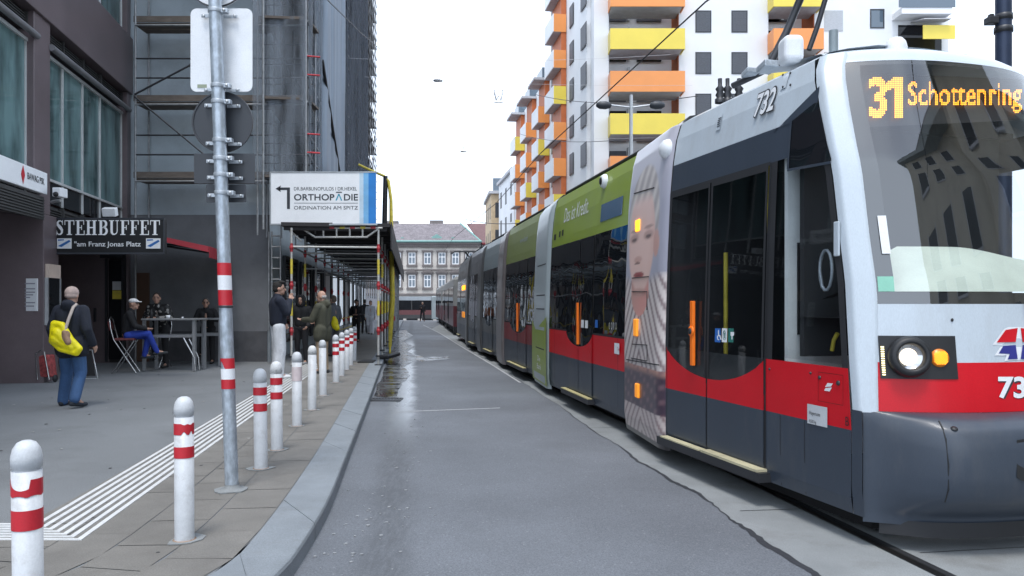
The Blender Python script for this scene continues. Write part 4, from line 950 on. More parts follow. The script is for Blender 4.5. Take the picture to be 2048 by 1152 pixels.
# dark covered bin by the wall
q = G(515, 717, SW); mb = MB(); t = thing('storage_bin', q, 'dark covered storage bin against the grey wall behind the young man', 'bin')
mb.box(q.x-.36, q.x+.45, q.y-.5, q.y+.2, SW, 1.25); mb.build('body', M['rubber'], t, bevel=.03); mb = MB(); mb.prism([(q.x-.4, q.y-.55, 1.25), (q.x+.5, q.y-.55, 1.25), (q.x+.5, q.y+.25, 1.36), (q.x-.4, q.y+.25, 1.36)], (0, 0, .05)); mb.build('lid', mat('brown cover', (.09, .075, .06), .8), t)
# ================================================================ the tram at the right, section by section
M['t_grey'] = mat('slate grey tram paint', (.038, .05, .07), .42, var=.08, scale=1.2, coat=.12, dirt=.35, dcol=(.1, .1, .1), stretch=(1.5, 1.5, .4))
M['t_red'] = mat('red tram paint', (.56, .005, .014), .42, var=.08, scale=1.5, coat=.08, dirt=.06, spec=.35, dcol=(.25, .03, .03))
M['t_white'] = mat('pale tram paint', (.5, .56, .61), .35, var=.05, scale=1.5, coat=.2, dirt=.35, dcol=(.36, .37, .37), stretch=(1.5, 1.5, .4))
M['t_green'] = mat('green advert film', (.25, .34, .022), .4, var=.08, scale=1.5, coat=.25, dirt=.12)
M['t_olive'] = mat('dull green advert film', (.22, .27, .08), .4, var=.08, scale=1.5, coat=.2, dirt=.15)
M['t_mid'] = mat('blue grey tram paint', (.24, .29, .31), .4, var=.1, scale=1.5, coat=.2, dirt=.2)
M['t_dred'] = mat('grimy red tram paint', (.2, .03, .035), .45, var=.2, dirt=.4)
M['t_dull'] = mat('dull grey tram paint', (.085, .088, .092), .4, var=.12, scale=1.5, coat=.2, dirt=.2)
M['t_brown'] = mat('dull brownish portal film', (.17, .15, .15), .4, var=.2, scale=2, coat=.2)
M['t_pale'] = mat('pale grey portal film', (.36, .42, .44), .4, var=.06, coat=.3)
M['t_glass'] = glassmat('dark tram glass', ior=1.62, opaque=True, col=(.010, .012, .015), wav=.006, wsc=2.2)
M['t_clear'] = glassmat('tinted tram glass', tint=(.8, .83, .84), ior=1.4, wav=.002)
M['t_screen'] = glassmat('windscreen', tint=(.85, .88, .88), ior=2.45, wav=.012, wsc=.9)
M['t_under'] = mat('dark underframe', (.012, .012, .013), .8)
M['interior'] = mat('dark interior', (.03, .032, .035), .8)
M['panel_grey'] = mat('light interior panel', (.85, .87, .86), .6)
OFF = [(.1, .03), (.3, 0), (1.2, 0), (2.0, .02), (2.7, .05), (3.0, .075), (3.25, .11), (3.42, .16), (3.5, .3), (3.54, .46)]
def lerp_tab(tab, x):
    if x <= tab[0][0]: return tab[0][1]
    for (a, b), (c, d) in zip(tab[:-1], tab[1:]):
        if x <= c: return b+(d-b)*(x-a)/(c-a)
    return tab[-1][1]
def off(z): return lerp_tab(OFF, z)
class Sec:
    def __init__(s, A, B, w=2.35):
        s.A, s.B = V(A), V(B); s.L = (s.B-s.A).length; s.d = (s.B-s.A).normalized(); s.n = V((s.d.y, -s.d.x)); s.w = w
        if s.n.x < 0: s.n = -s.n
        s.d3 = V((*s.d, 0)); s.n3 = V((*s.n, 0))
    def S(s, a, e, z):
        p = s.A+s.d*a+s.n*(off(z)-e); return V((p.x, p.y, z))
    def T(s, a, t, z):
        p = s.A+s.d*a+s.n*t; return V((p.x, p.y, z))
    def sz(s, px, py, e=0):
        a = (px-1024)/FPX; c = -(py-HZ)/FPX; z = 1.5
        for _ in range(12):
            t = off(z)-e; bx, by = s.A.x+s.n.x*t, s.A.y+s.n.y*t
            # a*Y - d.x*q = bx ; Y - d.y*q = by
            q = (bx-a*by)/(a*s.d.y-s.d.x); Y = by+s.d.y*q; z = CH+c*Y
        return q, z
    def tab(s, pts):
        t = sorted([s.sz(*p) for p in pts]); return lambda q: lerp_tab(t, q)
def patch(mb, sec, s0, s1, zl, zh, e=0, m=0, ns=6, nz=5):
    f0 = s0 if callable(s0) else (lambda z: s0); f1 = s1 if callable(s1) else (lambda z: s1)
    fl = zl if callable(zl) else (lambda q: zl); fh = zh if callable(zh) else (lambda q: zh); fe = e if callable(e) else (lambda q: e)
    def fn(u, v):
        if callable(s0) or callable(s1): z = zl+(zh-zl)*v; q = f0(z)+(f1(z)-f0(z))*u; return sec.S(q, fe(q), z)
        q = s0+(s1-s0)*u; return sec.S(q, fe(q), fl(q)+(fh(q)-fl(q))*v)
    return mb.grid(fn, ns, nz, m)
def ring(sec, zs):
    near = [(off(z), z) for z in zs]; far = [(sec.w-off(z), z) for z in zs[::-1]]
    return near+[(sec.w*.32, 3.59), (sec.w*.5, 3.6), (sec.w*.68, 3.59)]+far
def body(sec, name, bands, parent, s0=0, s1=None, skip=None):
    """bands: list of (z0, z1, material index)"""
    s1 = sec.L if s1 is None else s1; zs = sorted(set([.2, .3, 1.2, 1.6, 2.0, 2.4, 2.7, 3.0, 3.15, 3.25, 3.34, 3.42, 3.47, 3.5, 3.54]+[b[0] for b in bands]+[b[1] for b in bands]))
    rg = ring(sec, zs); n = len(rg); mb = MB()
    sf = s0 if callable(s0) else (lambda z: s0)
    for i in range(n):
        j = (i+1) % n; zmid = (rg[i][1]+rg[j][1])/2; m = 3
        for b in bands:
            if b[0] <= zmid <= b[1]: m = b[2]
        if i >= len(zs)-1 and i < len(zs)+4: m = 4
        if j == 0: m = 4
        if skip and (i < len(zs)-1 or i > n-len(zs)-1) and skip[0] <= zmid <= skip[1] and j: continue
        a, b2 = rg[i], rg[j]
        mb.add([sec.T(sf(a[1]), *a), sec.T(s1, *a), sec.T(s1, *b2), sec.T(sf(b2[1]), *b2)], [(0, 1, 2, 3)], m, False)
    if not skip:
        for q in (s0, s1): mb.add([sec.T(q, *a) for a in rg], [list(range(n))], 2)
    return mb
PATH = dict(A0=(2.275, 5.14), A1=(1.546, 7.83), B0=(1.387, 9.39), B1=(.644, 13.48), C0=(.45, 15.17), C1=(-.19, 18.87), D0=(-.387, 20.67), D1=(-.923, 23.85), E0=(-1.09, 24.9), E1=(-1.6, 28.2), F0=(-1.76, 29.7), F1=(-2.53, 35.6))
tram = thing('tram', (2.3, 8, 0), 'long low floor tram with red belt and a lit route display, nearest the camera', 'tram')
GR, RD, BK, TOP, RF = range(5)
# ---- rear sections
def panes(sec, par, cuts, ztop, zbot=1.2, e=.004, gap=.022):
    mb = MB()
    for a, b in zip(cuts[:-1], cuts[1:]): patch(mb, sec, a+gap, b-gap, zbot, ztop, e, 0, 2, 6)
    return mb.build('window', M['t_glass'], par)
def door(sec, par, a, b, ztop, dip=.2, handle=True, e=.012, n=2, step=True, red=None):
    mid = (a+b)/2
    for k in range(n):
        q0, q1 = a+(b-a)*k/n+.012, a+(b-a)*(k+1)/n-.012
        curve = lambda q: 1.17-dip*max(0, 1-((q-mid)/((b-a)/2))**2)**.6
        mb = MB(); patch(mb, sec, q0, q1, .3, .77, e, 0, 8, 2); patch(mb, sec, q0, q1, .77, curve, e, 1, 8, 2); patch(mb, sec, q0, q1, curve, ztop, e, 2, 8, 7)
        # leaf edges
        for q, sg in ((q0, -1), (q1, 1)): patch(mb, sec, q, q+.0001, .3, ztop, 0, 3, 1, 4)
        dr = mb.build('door', [M['t_grey'], red or M['t_red'], M['t_glass'], M['rubber']], par)
    if handle:
        mb = MB(); patch(mb, sec, mid-.03, mid+.03, 1.0, 1.62, e+.025, 0, 1, 3); patch(mb, sec, mid-.031, mid-.03, 1.0, 1.62, e, 0, 1, 3)
        mb.prism([sec.S(mid-.03, e, 1.0), sec.S(mid+.03, e, 1.0), sec.S(mid+.03, e+.024, 1.0), sec.S(mid-.03, e+.024, 1.0)], (0, 0, .62)); mb.build('handle', M['orange'], par)
    if step:
        mb = MB(); mb.prism([sec.S(a-.05, -.02, .2), sec.S(b+.05, -.02, .2), sec.S(b+.05, .1, .2), sec.S(a-.05, .1, .2)], (0, 0, .07)); mb.prism([sec.S(a-.03, .02, .271), sec.S(b+.03, .02, .271), sec.S(b+.03, .095, .271), sec.S(a-.03, .095, .271)], (0, 0, .012), 1)
        mb.build('step', [M['blackmetal'], mat('worn yellow edge', (.45, .4, .2), .6)], par)
def rear_section(A, B, top, ztop, red=None):
    sec = Sec(A, B)
    mb = body(sec, 'car_section', [(.2, .77, GR), (.77, 1.17, RD), (1.17, ztop, BK)], tram)
    o = mb.build('car_section', [M['t_grey'], red or M['t_red'], M['rubber'], top, M['t_dull']], tram)
    mb = MB(); mb.prism([sec.T(0, .3, .04), sec.T(sec.L, .3, .04), sec.T(sec.L, 2.05, .04), sec.T(0, 2.05, .04)], (0, 0, .2)); mb.build('underframe', M['t_under'], o)
    mb = MB()
    for k in range(3):
        a = sec.L*(k+.15)/3; mb.prism([sec.T(a, .75, 3.5), sec.T(a+sec.L*.25, .75, 3.5), sec.T(a+sec.L*.25, 1.7, 3.5), sec.T(a, 1.7, 3.5)], (0, 0, .22+.06*(k % 2)))
    mb.build('roof_unit', M['dark_plate'], o)
    mb = MB(); mb.tube([sec.T(.02, off(3.44)+.12, 3.53), sec.T(sec.L-.02, off(3.44)+.12, 3.53)], .03, 6); mb.build('roof_rail', M['rubber'], o)
    for q in (.33, sec.L*.5, sec.L-.4):
        mb = MB(); patch(mb, sec, q-.004, q+.004, .3, 1.165, .002, 0, 1, 3); mb.build('seam', M['rubber'], o)
    return sec, o
s2, o2 = rear_section(PATH['B0'], PATH['B1'], M['t_green'], 2.57)
def at_s(sec, px, py=600): return sec.sz(px, py)[0]
d0, d1 = at_s(s2, 1187), at_s(s2, 1135)
panes(s2, o2, [.04, d0-.0], 2.57); panes(s2, o2, [d1, s2.L-.04], 2.57); door(s2, o2, d0, d1, 2.56)
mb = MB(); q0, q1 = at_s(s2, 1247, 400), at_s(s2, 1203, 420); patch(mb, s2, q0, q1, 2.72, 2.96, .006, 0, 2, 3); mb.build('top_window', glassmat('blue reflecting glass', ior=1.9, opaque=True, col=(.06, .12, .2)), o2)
def text_on(sec, par, body_, px, py, h, m, w=None, off_=0, name='lettering', shear=0, e=.006):
    q, z = sec.sz(px, py); p = sec.S(q, e, z); up = (sec.S(q, e, z+h)-p).normalized(); mb = MB(); mb.text(body_, p, -sec.d3, up, w, h, 0, off_, shear); return mb.build(name, m, par)
text_on(s2, o2, 'Das ist Kredit.', 1128, 446, .24, M['white'], at_s(s2, 1128, 440)-at_s(s2, 1178, 410), .0)
q, z = s2.sz(1212, 363); p = s2.S(q, .0, z); mb = MB(); mb.lathe(p-s2.n3*.0, [(.1, 0), (.1, .03), (.075, .07), (.06, .075)], 16, axis=-s2.n3); c = mb.build('mirror_camera', M['white'], o2)
mb = MB(); mb.lathe(p-s2.n3*.076, [(.05, 0), (.04, .012), (0, .014)], 12, axis=-s2.n3); mb.build('camera_lens', M['black'], o2)
mb = MB()
for k in range(4):
    q, z = s2.sz(1220+k*4.3, 652); c = s2.S(q, .007, z)
    pts = [(cos(a)*.022, sin(a)*.045) for a in [2*pi*i/16 for i in range(16)]]
    vs = [c+s2.d3*x+V((0, 0, y)) for x, y in pts]+[c+s2.d3*x*.75+V((0, 0, y*.85)) for x, y in pts]
    mb.add(vs, [(i, (i+1) % 16, 16+(i+1) % 16, 16+i) for i in range(16)])
mb.build('sticker', M['white'], o2)
def sticker(sec, par, x0, y0, x1, y1, m, name='sticker', e=.016):
    (a, z0), (b, z1) = sec.sz(x0, y1), sec.sz(x1, y0); mb = MB(); patch(mb, sec, min(a, b), max(a, b), z0, z1, e, 0, 1, 1); return mb.build(name, m, par)
M['st_blue'] = mat('blue sticker', (.02, .13, .45), .4); M['st_green'] = mat('green sticker', (.02, .16, .13), .4)
sticker(s2, o2, 1164, 640, 1170, 655, M['white']); sticker(s2, o2, 1172, 641, 1178, 656, M['white']); sticker(s2, o2, 1192, 640, 1198, 655, M['st_blue']); sticker(s2, o2, 1231, 687, 1241, 707, M['white'])
mb = MB(); (a, z) = s2.sz(1239, 702); mb.text('Test', s2.S(a+.03, .018, z), -s2.d3, (0, 0, 1), .1, .05, 0); mb.build('sticker_print', M['red'], o2)
for px0, px1, py in ((1108, 1113, 468), (1118, 1122, 462), (1124, 1128, 459)):
    sticker(s2, o2, px0, py, px1, py+13, M['rubber'], 'vent', .005)
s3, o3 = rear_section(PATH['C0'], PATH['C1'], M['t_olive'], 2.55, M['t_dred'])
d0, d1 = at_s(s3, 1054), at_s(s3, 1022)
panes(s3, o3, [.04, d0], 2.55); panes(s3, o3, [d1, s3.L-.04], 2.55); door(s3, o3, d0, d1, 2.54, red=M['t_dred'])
text_on(s3, o3, 'www.bank', 1040, 487, .12, M['t_pale'], .9)
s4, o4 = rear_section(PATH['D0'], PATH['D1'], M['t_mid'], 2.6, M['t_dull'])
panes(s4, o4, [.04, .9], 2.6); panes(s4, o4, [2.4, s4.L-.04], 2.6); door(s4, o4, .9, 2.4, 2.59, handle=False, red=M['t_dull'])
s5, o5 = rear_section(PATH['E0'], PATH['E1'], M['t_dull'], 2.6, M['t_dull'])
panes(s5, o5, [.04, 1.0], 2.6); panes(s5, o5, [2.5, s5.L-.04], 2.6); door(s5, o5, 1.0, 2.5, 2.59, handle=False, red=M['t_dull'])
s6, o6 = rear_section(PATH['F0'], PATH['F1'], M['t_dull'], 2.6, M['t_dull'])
panes(s6, o6, [.04, 1.2, 2.4, 3.6], 2.6); door(s6, o6, 3.6, 5.0, 2.59, handle=False, red=M['t_dull']); panes(s6, o6, [5.0, s6.L-.1], 2.6)
# ---- portals (the wheel housings between the sections)
def sr(r, g, b): f = lambda c: (c/255/12.92 if c < 11 else ((c/255+.055)/1.055)**2.4); return (f(r), f(g), f(b))
def portal(A, B, m, colfn=None, e0=.055, nu=16, nv=24, ext=.03):
    sec = Sec(A, B); mb = MB(); L = sec.L
    def fn(u, v):
        q = -ext+(L+2*ext)*(1-u); k = min(1, min(u, 1-u)/.1); z = .12+(3.6-.12)*v
        zz = min(z, 3.46); ee = e0*sqrt(max(0, 1-(1-k)**2))-.02*(1-k)
        p = sec.A+sec.d*q+sec.n*(off(zz)-ee+max(0, z-3.42)*1.6*max(0, z-3.42)*5); return V((p.x, p.y, z-.02*max(0, (z-3.4))/.1))
    mb.grid(fn, nu, nv)
    if colfn: mb.col = [colfn(i/nu, j/nv) for j in range(nv+1) for i in range(nu+1)]
    else: mb.col = None
    mats = printmat('printed advert film') if colfn else m
    o = mb.build('portal', mats, tram)
    mb = MB(); rg = [(off(min(z, 3.47))+.0, z) for z in (.2, 1.2, 2.0, 2.7, 3.0, 3.25, 3.4, 3.5)]; rg = rg+[(.7, 3.58), (1.65, 3.58)]+[(2.35-t, z) for t, z in rg[::-1]]
    n = len(rg)
    mb.add([sec.T(-ext, *a) for a in rg]+[sec.T(L+ext, *a) for a in rg], [(i, (i+1) % n, n+(i+1) % n, n+i) for i in range(n)]+[list(range(n))[::-1], list(range(n, 2*n))])
    mb.build('portal_frame', M['rubber'], o)
    return sec, o, fn
def sstep(a, b, x): t = max(0, min(1, (x-a)/(b-a))); return t*t*(3-2*t)
def mixc(a, b, t): return tuple(a[i]*(1-t)+b[i]*t for i in range(3))
def advert(u, v):
    x = u*75; y = 885-v*682
    c = mixc(sr(214, 212, 220), sr(176, 176, 190), sstep(210, 420, y))
    c = mixc(c, sr(140, 140, 152), sstep(60, 75, x)*.5)
    ell = lambda cx, cy, rx, ry: ((x-cx)/rx)**2+((y-cy)/ry)**2
    skin, skd, hair = sr(236, 200, 188), sr(208, 162, 150), sr(214, 206, 200)
    # striped shirt
    if y > 530:
        k = (y*.22-abs(x-37)*1.15) if y < 735 else (y*.3-abs(x-40)*1.2)
        sh = mixc(sr(218, 208, 204), sr(140, 122, 124), sstep(.45, .85, abs(((k/9.0) % 1)*2-1)))
        if y > 535+abs(x-37)**1.4*-.55+28 or abs(x-37) > 21: c = mixc(c, sh, sstep(530, 560, y+abs(x-37)*.6-8))
    # neck
    if ell(36, 560, 17, 62) < 1: c = mixc(skd, sr(222, 158, 148), sstep(14, 44, x))
    # hair and face
    h = ell(38, 410, 29, 118)
    c = mixc(c, mixc(hair, sr(168, 158, 156), .5+.5*sin(x*.5+y*.09)), 1-sstep(.88, 1.05, h))
    f = ell(36, 452, 25, 122)
    if y > 345: c = mixc(c, mixc(skin, skd, sstep(18, 0, x)*.55+sstep(48, 66, x)*.5), (1-sstep(.85, 1.05, f))*sstep(345, 385, y))
    ear = ell(63, 470, 5, 30); c = mixc(c, skd, 1-sstep(.7, 1.1, ear))
    for cx in (22, 49):
        c = mixc(c, sr(150, 104, 96), (1-sstep(.2, 1.2, ell(cx, 448, 10, 12)))*.5); c = mixc(c, sr(66, 48, 46), (1-sstep(.3, 1.2, ell(cx, 451, 5.5, 5)))*.8); c = mixc(c, sr(150, 116, 104), (1-sstep(.3, 1.2, ell(cx, 431, 9, 4)))*.7)
    c = mixc(c, skd, (1-sstep(.3, 1.1, ell(31, 497, 9, 9)))*.8); c = mixc(c, sr(90, 50, 46), (1-sstep(.5, 1.1, ell(30, 505, 6, 3)))*.8)
    c = mixc(c, sr(158, 62, 66), (1-sstep(.6, 1.1, ell(33, 531, 11, 7)))*.9); c = mixc(c, sr(90, 34, 38), (1-sstep(.6, 1.1, ell(33, 531, 9, 1.6)))*.6)
    c = mixc(c, skd, (1-sstep(.3, 1.1, ell(35, 570, 16, 12)))*.7)
    if 728 < y < 818:
        c = mixc(mixc(sr(196, 150, 134), sr(66, 52, 66), sstep(728, 748, y)), sr(120, 92, 100), max(0, sin(x*.5)*sin(y*.21+x*.2))*.8)
    elif y >= 818: c = mixc(c, sr(120, 92, 92), .35)
    if y > 876: c = sr(60, 58, 60)
    return c
p1, po1, pf1 = portal(PATH['A1'], PATH['B0'], None, advert, nu=48, nv=230)
def pline(sec, par, pts, w=.012, m=None, e=.059):
    mb = MB(); P3 = [sec.S(*((lambda qz: (qz[0], e, qz[1]))(sec.sz(x, y, e)))) for x, y in pts]; mb.tube(P3, w, 4); return mb.build('seam', m or M['rubber'], par)
pline(p1, po1, [(1268, 352+35), (1308, 340+35)], .006); pline(p1, po1, [(1264, 556), (1297, 553)], .006); pline(p1, po1, [(1264, 583), (1294, 583), (1294, 620)], .006); pline(p1, po1, [(1264, 688), (1294, 690), (1294, 722), (1262, 716)], .006); pline(p1, po1, [(1253, 719), (1318, 730)], .007)
M['amber'] = emat('lit amber lamp', (1, .36, .02), 1.6); M['amber_dim'] = emat('amber reflector', (.9, .3, .02), .35)
def lamp(sec, par, x0, y0, x1, y1, m, e=.05, th=.03):
    (a, z0), (b, z1) = sec.sz(x0, y1, e), sec.sz(x1, y0, e); lo, hi = min(a, b), max(a, b); mb = MB()
    mb.prism([sec.S(lo, e-.03, z0), sec.S(hi, e-.03, z0), sec.S(hi, e+th, z0), sec.S(lo, e+th, z0)], (0, 0, z1-z0)); return mb.build('marker_lamp', m, par, bevel=.012)
lamp(p1, po1, 1273, 438, 1281, 464, M['amber'], th=.02); lamp(p1, po1, 1271, 638, 1278, 672, M['amber_dim'], th=.03); lamp(p1, po1, 1274, 768, 1280, 794, M['amber_dim'], th=.03)
p2, po2, _ = portal(PATH['B1'], PATH['C0'], M['t_pale'], nv=24)
gq = MB()
qa, qb = -.01, p2.L+.01
patch(gq, p2, qa, qb, .16, 1.0, .0565, 0, 4, 4); zz = 1.45
gq.add([p2.S(qa, .0565, 1.0), p2.S(qb, .0565, 1.0), p2.S(qa, .0565, 1.38)], [(0, 1, 2)], 0); gq.add([p2.S(qa+(qb-qa)*.55, .0568, 1.0), p2.S(qb, .0568, 1.0), p2.S(qb, .0568, 1.3)], [(0, 1, 2)], 0)
gq.build('advert_film', M['t_green'], po2)
for y in (.78, 1.5, 1.75, 2.3): mb = MB(); patch(mb, p2, .2, p2.L-.5, y, y+.02, .0575, 0, 1, 1); mb.build('seam', M['rubber'], po2)
mb = MB(); mb.text('Die', p2.S(1.0, .0575, .55), -p2.d3, (0, 0, 1), .35, .1, 0); mb.text('Bank', p2.S(1.05, .0575, .4), -p2.d3, (0, 0, 1), .5, .1, 0); mb.build('lettering', M['white'], po2)
p3, po3, _ = portal(PATH['C1'], PATH['D0'], M['t_brown']); p4, po4, _ = portal(PATH['D1'], PATH['E0'], M['t_dull']); p5, po5, _ = portal(PATH['E1'], PATH['F0'], M['t_dull'])
lamp(p5, po5, 925, 570, 929, 581, M['amber']); lamp(p5, po5, 925, 624, 929, 634, M['amber_dim'])
# ---- front section
s1 = Sec(PATH['A0'], PATH['A1'], 2.3)
WT = 2.72
SFT = sorted([(lambda qz: (qz[1], qz[0]-.06))(s1.sz(x, y)) for x, y in ((1707, 1010), (1706, 830), (1690, 560), (1665, 340), (1640, 115))])
def sfr(z): return lerp_tab(SFT, z)
edge_f = lambda z: sfr(z)+.075
mb = body(s1, 'front_section', [(.2, .757, GR), (.757, 1.167, RD), (1.167, WT, BK), (WT, 2.99, GR)], tram, edge_f, s1.L, skip=(1.167, WT))
dL, dR = at_s(s1, 1337, 600), at_s(s1, 1533, 600)
patch(mb, s1, dL+.0, s1.L, 1.167, WT, 0, GR, 2, 6)               # panel next to the portal
patch(mb, s1, dR-.09, dR-.0, 1.167, WT, 0, BK, 2, 6)             # post between door and cab window
patch(mb, s1, edge_f, lambda z: edge_f(z)+.06, 1.167, WT, 0, BK, 2, 8)
cab = mb.build('front_section', [M['t_grey'], M['t_red'], M['rubber'], M['t_white'], M['t_white']], tram)
for q in (dR-.2, (edge_f(.5)+dR)/2):
    mb = MB(); patch(mb, s1, q-.003, q+.003, .21, .75, .002, 0, 1, 2); mb.build('seam', M['rubber'], cab)
mb = MB(); patch(mb, s1, dL+.02, s1.L-.02, .31, .316, .003, 0, 1, 1); mb.build('seam', M['rubber'], cab)
# slanted grey header up to the pillar
hd = s1.tab([(1548, 266), (1600, 212), (1640, 172)]); a0, a1 = s1.sz(1640, 172)[0], s1.sz(1548, 266)[0]
mb = MB(); patch(mb, s1, a0, a1, 2.985, hd, .004, 0, 8, 5); mb.build('header_panel', M['t_grey'], cab)
mb = MB(); q0, q1 = s1.sz(1664, 322)[0], s1.sz(1577, 338)[0]
up_ = s1.tab([(1580, 247), (1634, 203), (1640, 206), (1663, 318)]); lo_ = s1.tab([(1664, 322), (1577, 338)])
patch(mb, s1, q0, q1, lo_, up_, .007, 0, 10, 6); mb.build('quarter_window', M['t_glass'], cab)
# cab side window
mb = MB(); patch(mb, s1, lambda z: edge_f(z)+.06, dR-.09, 1.19, WT, -.006, 0, 6, 8); mb.build('cab_window', M['t_clear'], cab)
mb = MB(); mb.grid(lambda u, v: s1.T((1-u)*edge_f(1.18+1.54*v)+u*dR, 2.3-off(1.18+1.54*v), 1.18+1.54*v), 4, 6); mb.build('cab_window', M['t_clear'], cab)
mb = MB(); patch(mb, s1, dR, dL, .88, 1.168, .0025, 0, 6, 2); mb.build('added_door_inner_panel', M['interior'], cab)  # dark inner panel added to hide the red band behind the glass
mb = MB()
for fz in (lambda q: lo_(q)-.02,): patch(mb, s1, q0, q1, fz, lo_, .012, 0, 10, 1)
patch(mb, s1, q1-.02, q1+.005, lo_, lambda q: up_(q)+.02, .012, 0, 2, 5); mb.build('quarter_frame', M['t_grey'], cab)
# front double door: glass with a curved lower edge
mid = at_s(s1, 1417, 600)
for q0, q1 in ((dR+.012, mid-.012), (mid+.012, dL-.012)):
    curve = lambda q: 1.165-.24*max(0, 1-((q-(dL+dR)/2)/((dL-dR)/2))**2)**.8
    mb = MB(); patch(mb, s1, q0, q1, .31, .757, .01, 0, 8, 2); patch(mb, s1, q0, q1, .757, curve, .01, 1, 8, 2); dr = mb.build('door', [M['t_grey'], M['t_red']], cab)
    mb = MB(); patch(mb, s1, q0, q1, curve, WT-.02, .01, 0, 8, 8); mb.build('door_glass', M['t_clear'], cab)
    mb = MB(); patch(mb, s1, q0, q0+.03, curve, WT-.02, .0125, 0, 1, 6); patch(mb, s1, q1-.03, q1, curve, WT-.02, .0125, 0, 1, 6); patch(mb, s1, q0+.03, q1-.03, WT-.06, WT-.02, .0125, 0, 4, 1); mb.build('door_frame', M['rubber'], cab)
mb = MB()
for q in (dL, dR, mid): patch(mb, s1, q-.011, q+.011, .3, WT, .004, 0, 1, 6)
patch(mb, s1, dR, dL, WT-.02, WT+.01, .006, 0, 6, 1); mb.build('door_seal', M['rubber'], cab)
qh, zh = s1.sz(1392, 660); (qa, za), (qb, zb) = s1.sz(1392, 731), s1.sz(1392, 602)
mb = MB(); mb.prism([s1.S(qa-.028, .02, za), s1.S(qa+.028, .02, za), s1.S(qa+.028, .05, za), s1.S(qa-.028, .05, za)], (0, 0, zb-za)); mb.lathe(s1.S(qa, .05, (za+zb)/2+.02), [(.05, 0), (.05, .012), (.02, .016), (0, .016)], 16, axis=-s1.n3); mb.build('door_handle', M['orange'], cab, bevel=.006)
mb = MB(); mb.lathe(s1.S(qa, .066, (za+zb)/2+.02), [(.03, 0), (.03, .006), (0, .006)], 12, axis=-s1.n3); mb.build('lock', M['blackmetal'], cab)
for x0, x1, m in ((1432, 1444, 'st_blue'), (1446, 1457, 'white'), (1459, 1470, 'st_green')): sticker(s1, cab, x0, 657, x1, 684, M[m], 'sticker', .0125)
def glyph_on(sec, par, pts_list, m, e, name='pictogram'):
    mb = MB()
    for pts in pts_list: mb.poly([sec.S(*((lambda qz: (qz[0], e, qz[1]))(sec.sz(x, y, e)))) for x, y in pts])
    return mb.build(name, m, par)
glyph_on(s1, cab, [[(1436, 660), (1438, 660), (1438, 669), (1441, 671), (1443, 679), (1441, 680), (1439, 673), (1436, 672)], [(1434, 671), (1436, 672), (1436, 678), (1439, 679), (1437, 681), (1434, 678)], [(1461, 664), (1468, 664), (1468, 671), (1465, 672), (1465, 679), (1463, 679), (1463, 672), (1461, 671)]], M['white'], .0135)
mb = MB(); q, z = s1.sz(1451.5, 671); c = s1.S(q, .0135, z)
vs = [c+s1.d3*(.026*cos(a))+V((0, 0, .045*sin(a))) for a in [2*pi*i/16 for i in range(16)]]+[c+s1.d3*(.019*cos(a))+V((0, 0, .036*sin(a))) for a in [2*pi*i/16 for i in range(16)]]
mb.add(vs, [(i, (i+1) % 16, 16+(i+1) % 16, 16+i) for i in range(16)]); mb.poly([c+s1.d3*x+V((0, 0, y)) for x, y in ((-.008, -.025), (.008, -.025), (.008, .025), (-.008, .025))]); mb.build('pictogram', M['st_green'], cab)
# boarding step with worn yellow edge
mb = MB(); mb.prism([s1.S(dR-.06, -.03, .2), s1.S(dL+.05, -.03, .2), s1.S(dL+.05, .11, .2), s1.S(dR-.06, .11, .2)], (0, 0, .075)); mb.prism([s1.S(dR-.02, .0, .276), s1.S(mid-.05, .0, .276), s1.S(mid-.05, .1, .276), s1.S(dR-.02, .1, .276)], (0, 0, .02), 1); mb.prism([s1.S(mid-.0, .02, .276), s1.S(dL-.03, .02, .276), s1.S(dL-.03, .1, .276), s1.S(mid-.0, .1, .276)], (0, 0, .012), 1)
mb.build('step', [M['blackmetal'], mat('worn cream edge', (.5, .46, .3), .7, dirt=.4)], cab)
# lettering and small fittings on the side
tb_ = text_on(s1, cab, '732', 1511, 236, .2, M['white'], .27, .02, shear=.12, e=.02)
q, z = s1.sz(1511, 236); mb = MB(); mb.text('732', s1.S(q+.012, .018, z-.012), -s1.d3, (s1.S(q, 0, z+.2)-s1.S(q, 0, z)), .294, .224, 0, .045, .12); mb.build('lettering_outline', M['rubber'], cab)
mb = MB(); (a, z0), (b, z1) = s1.sz(1562, 180), s1.sz(1588, 140); patch(mb, s1, b, a, z0, z1, .008, 0, 3, 4); mb.build('hatch', M['t_white'], cab)
mb = MB()
for x, y in ((1568, 150), (1583, 146), (1568, 174), (1583, 170)): q, z = s1.sz(x, y); mb.lathe(s1.S(q, .009, z), [(.011, 0), (.008, .006), (0, .007)], 8, axis=-s1.n3)
mb.build('bolt', M['blackmetal'], cab)
mb = MB(); (a, z0), (b, z1) = s1.sz(1433, 262), s1.sz(1448, 226); patch(mb, s1, b, a, z0, z1, .01, 0, 4, 6); sp = mb.build('speaker_plate', M['t_white'], cab)
mb = MB(); (a, z0), (b, z1) = s1.sz(1436, 255), s1.sz(1446, 232)
for k in range(5): patch(mb, s1, b, a, z0+(z1-z0)*k/5, z0+(z1-z0)*(k+.5)/5, .013, 0, 1, 1)
mb.build('speaker_grille', M['dark_plate'], sp)
q, z = s1.sz(1337, 300); mb = MB(); mb.lathe(s1.S(q-.02, 0, z), [(.105, 0), (.105, .03), (.095, .06), (.07, .085), (.035, .1), (0, .104)], 18, axis=-s1.n3); mb.build('mirror_camera', M['white'], cab)
sg = mat('grey data plate', (.5, .52, .54), .5); sticker(s1, cab, 1616, 815, 1656, 846, sg, 'data_plate', .006)
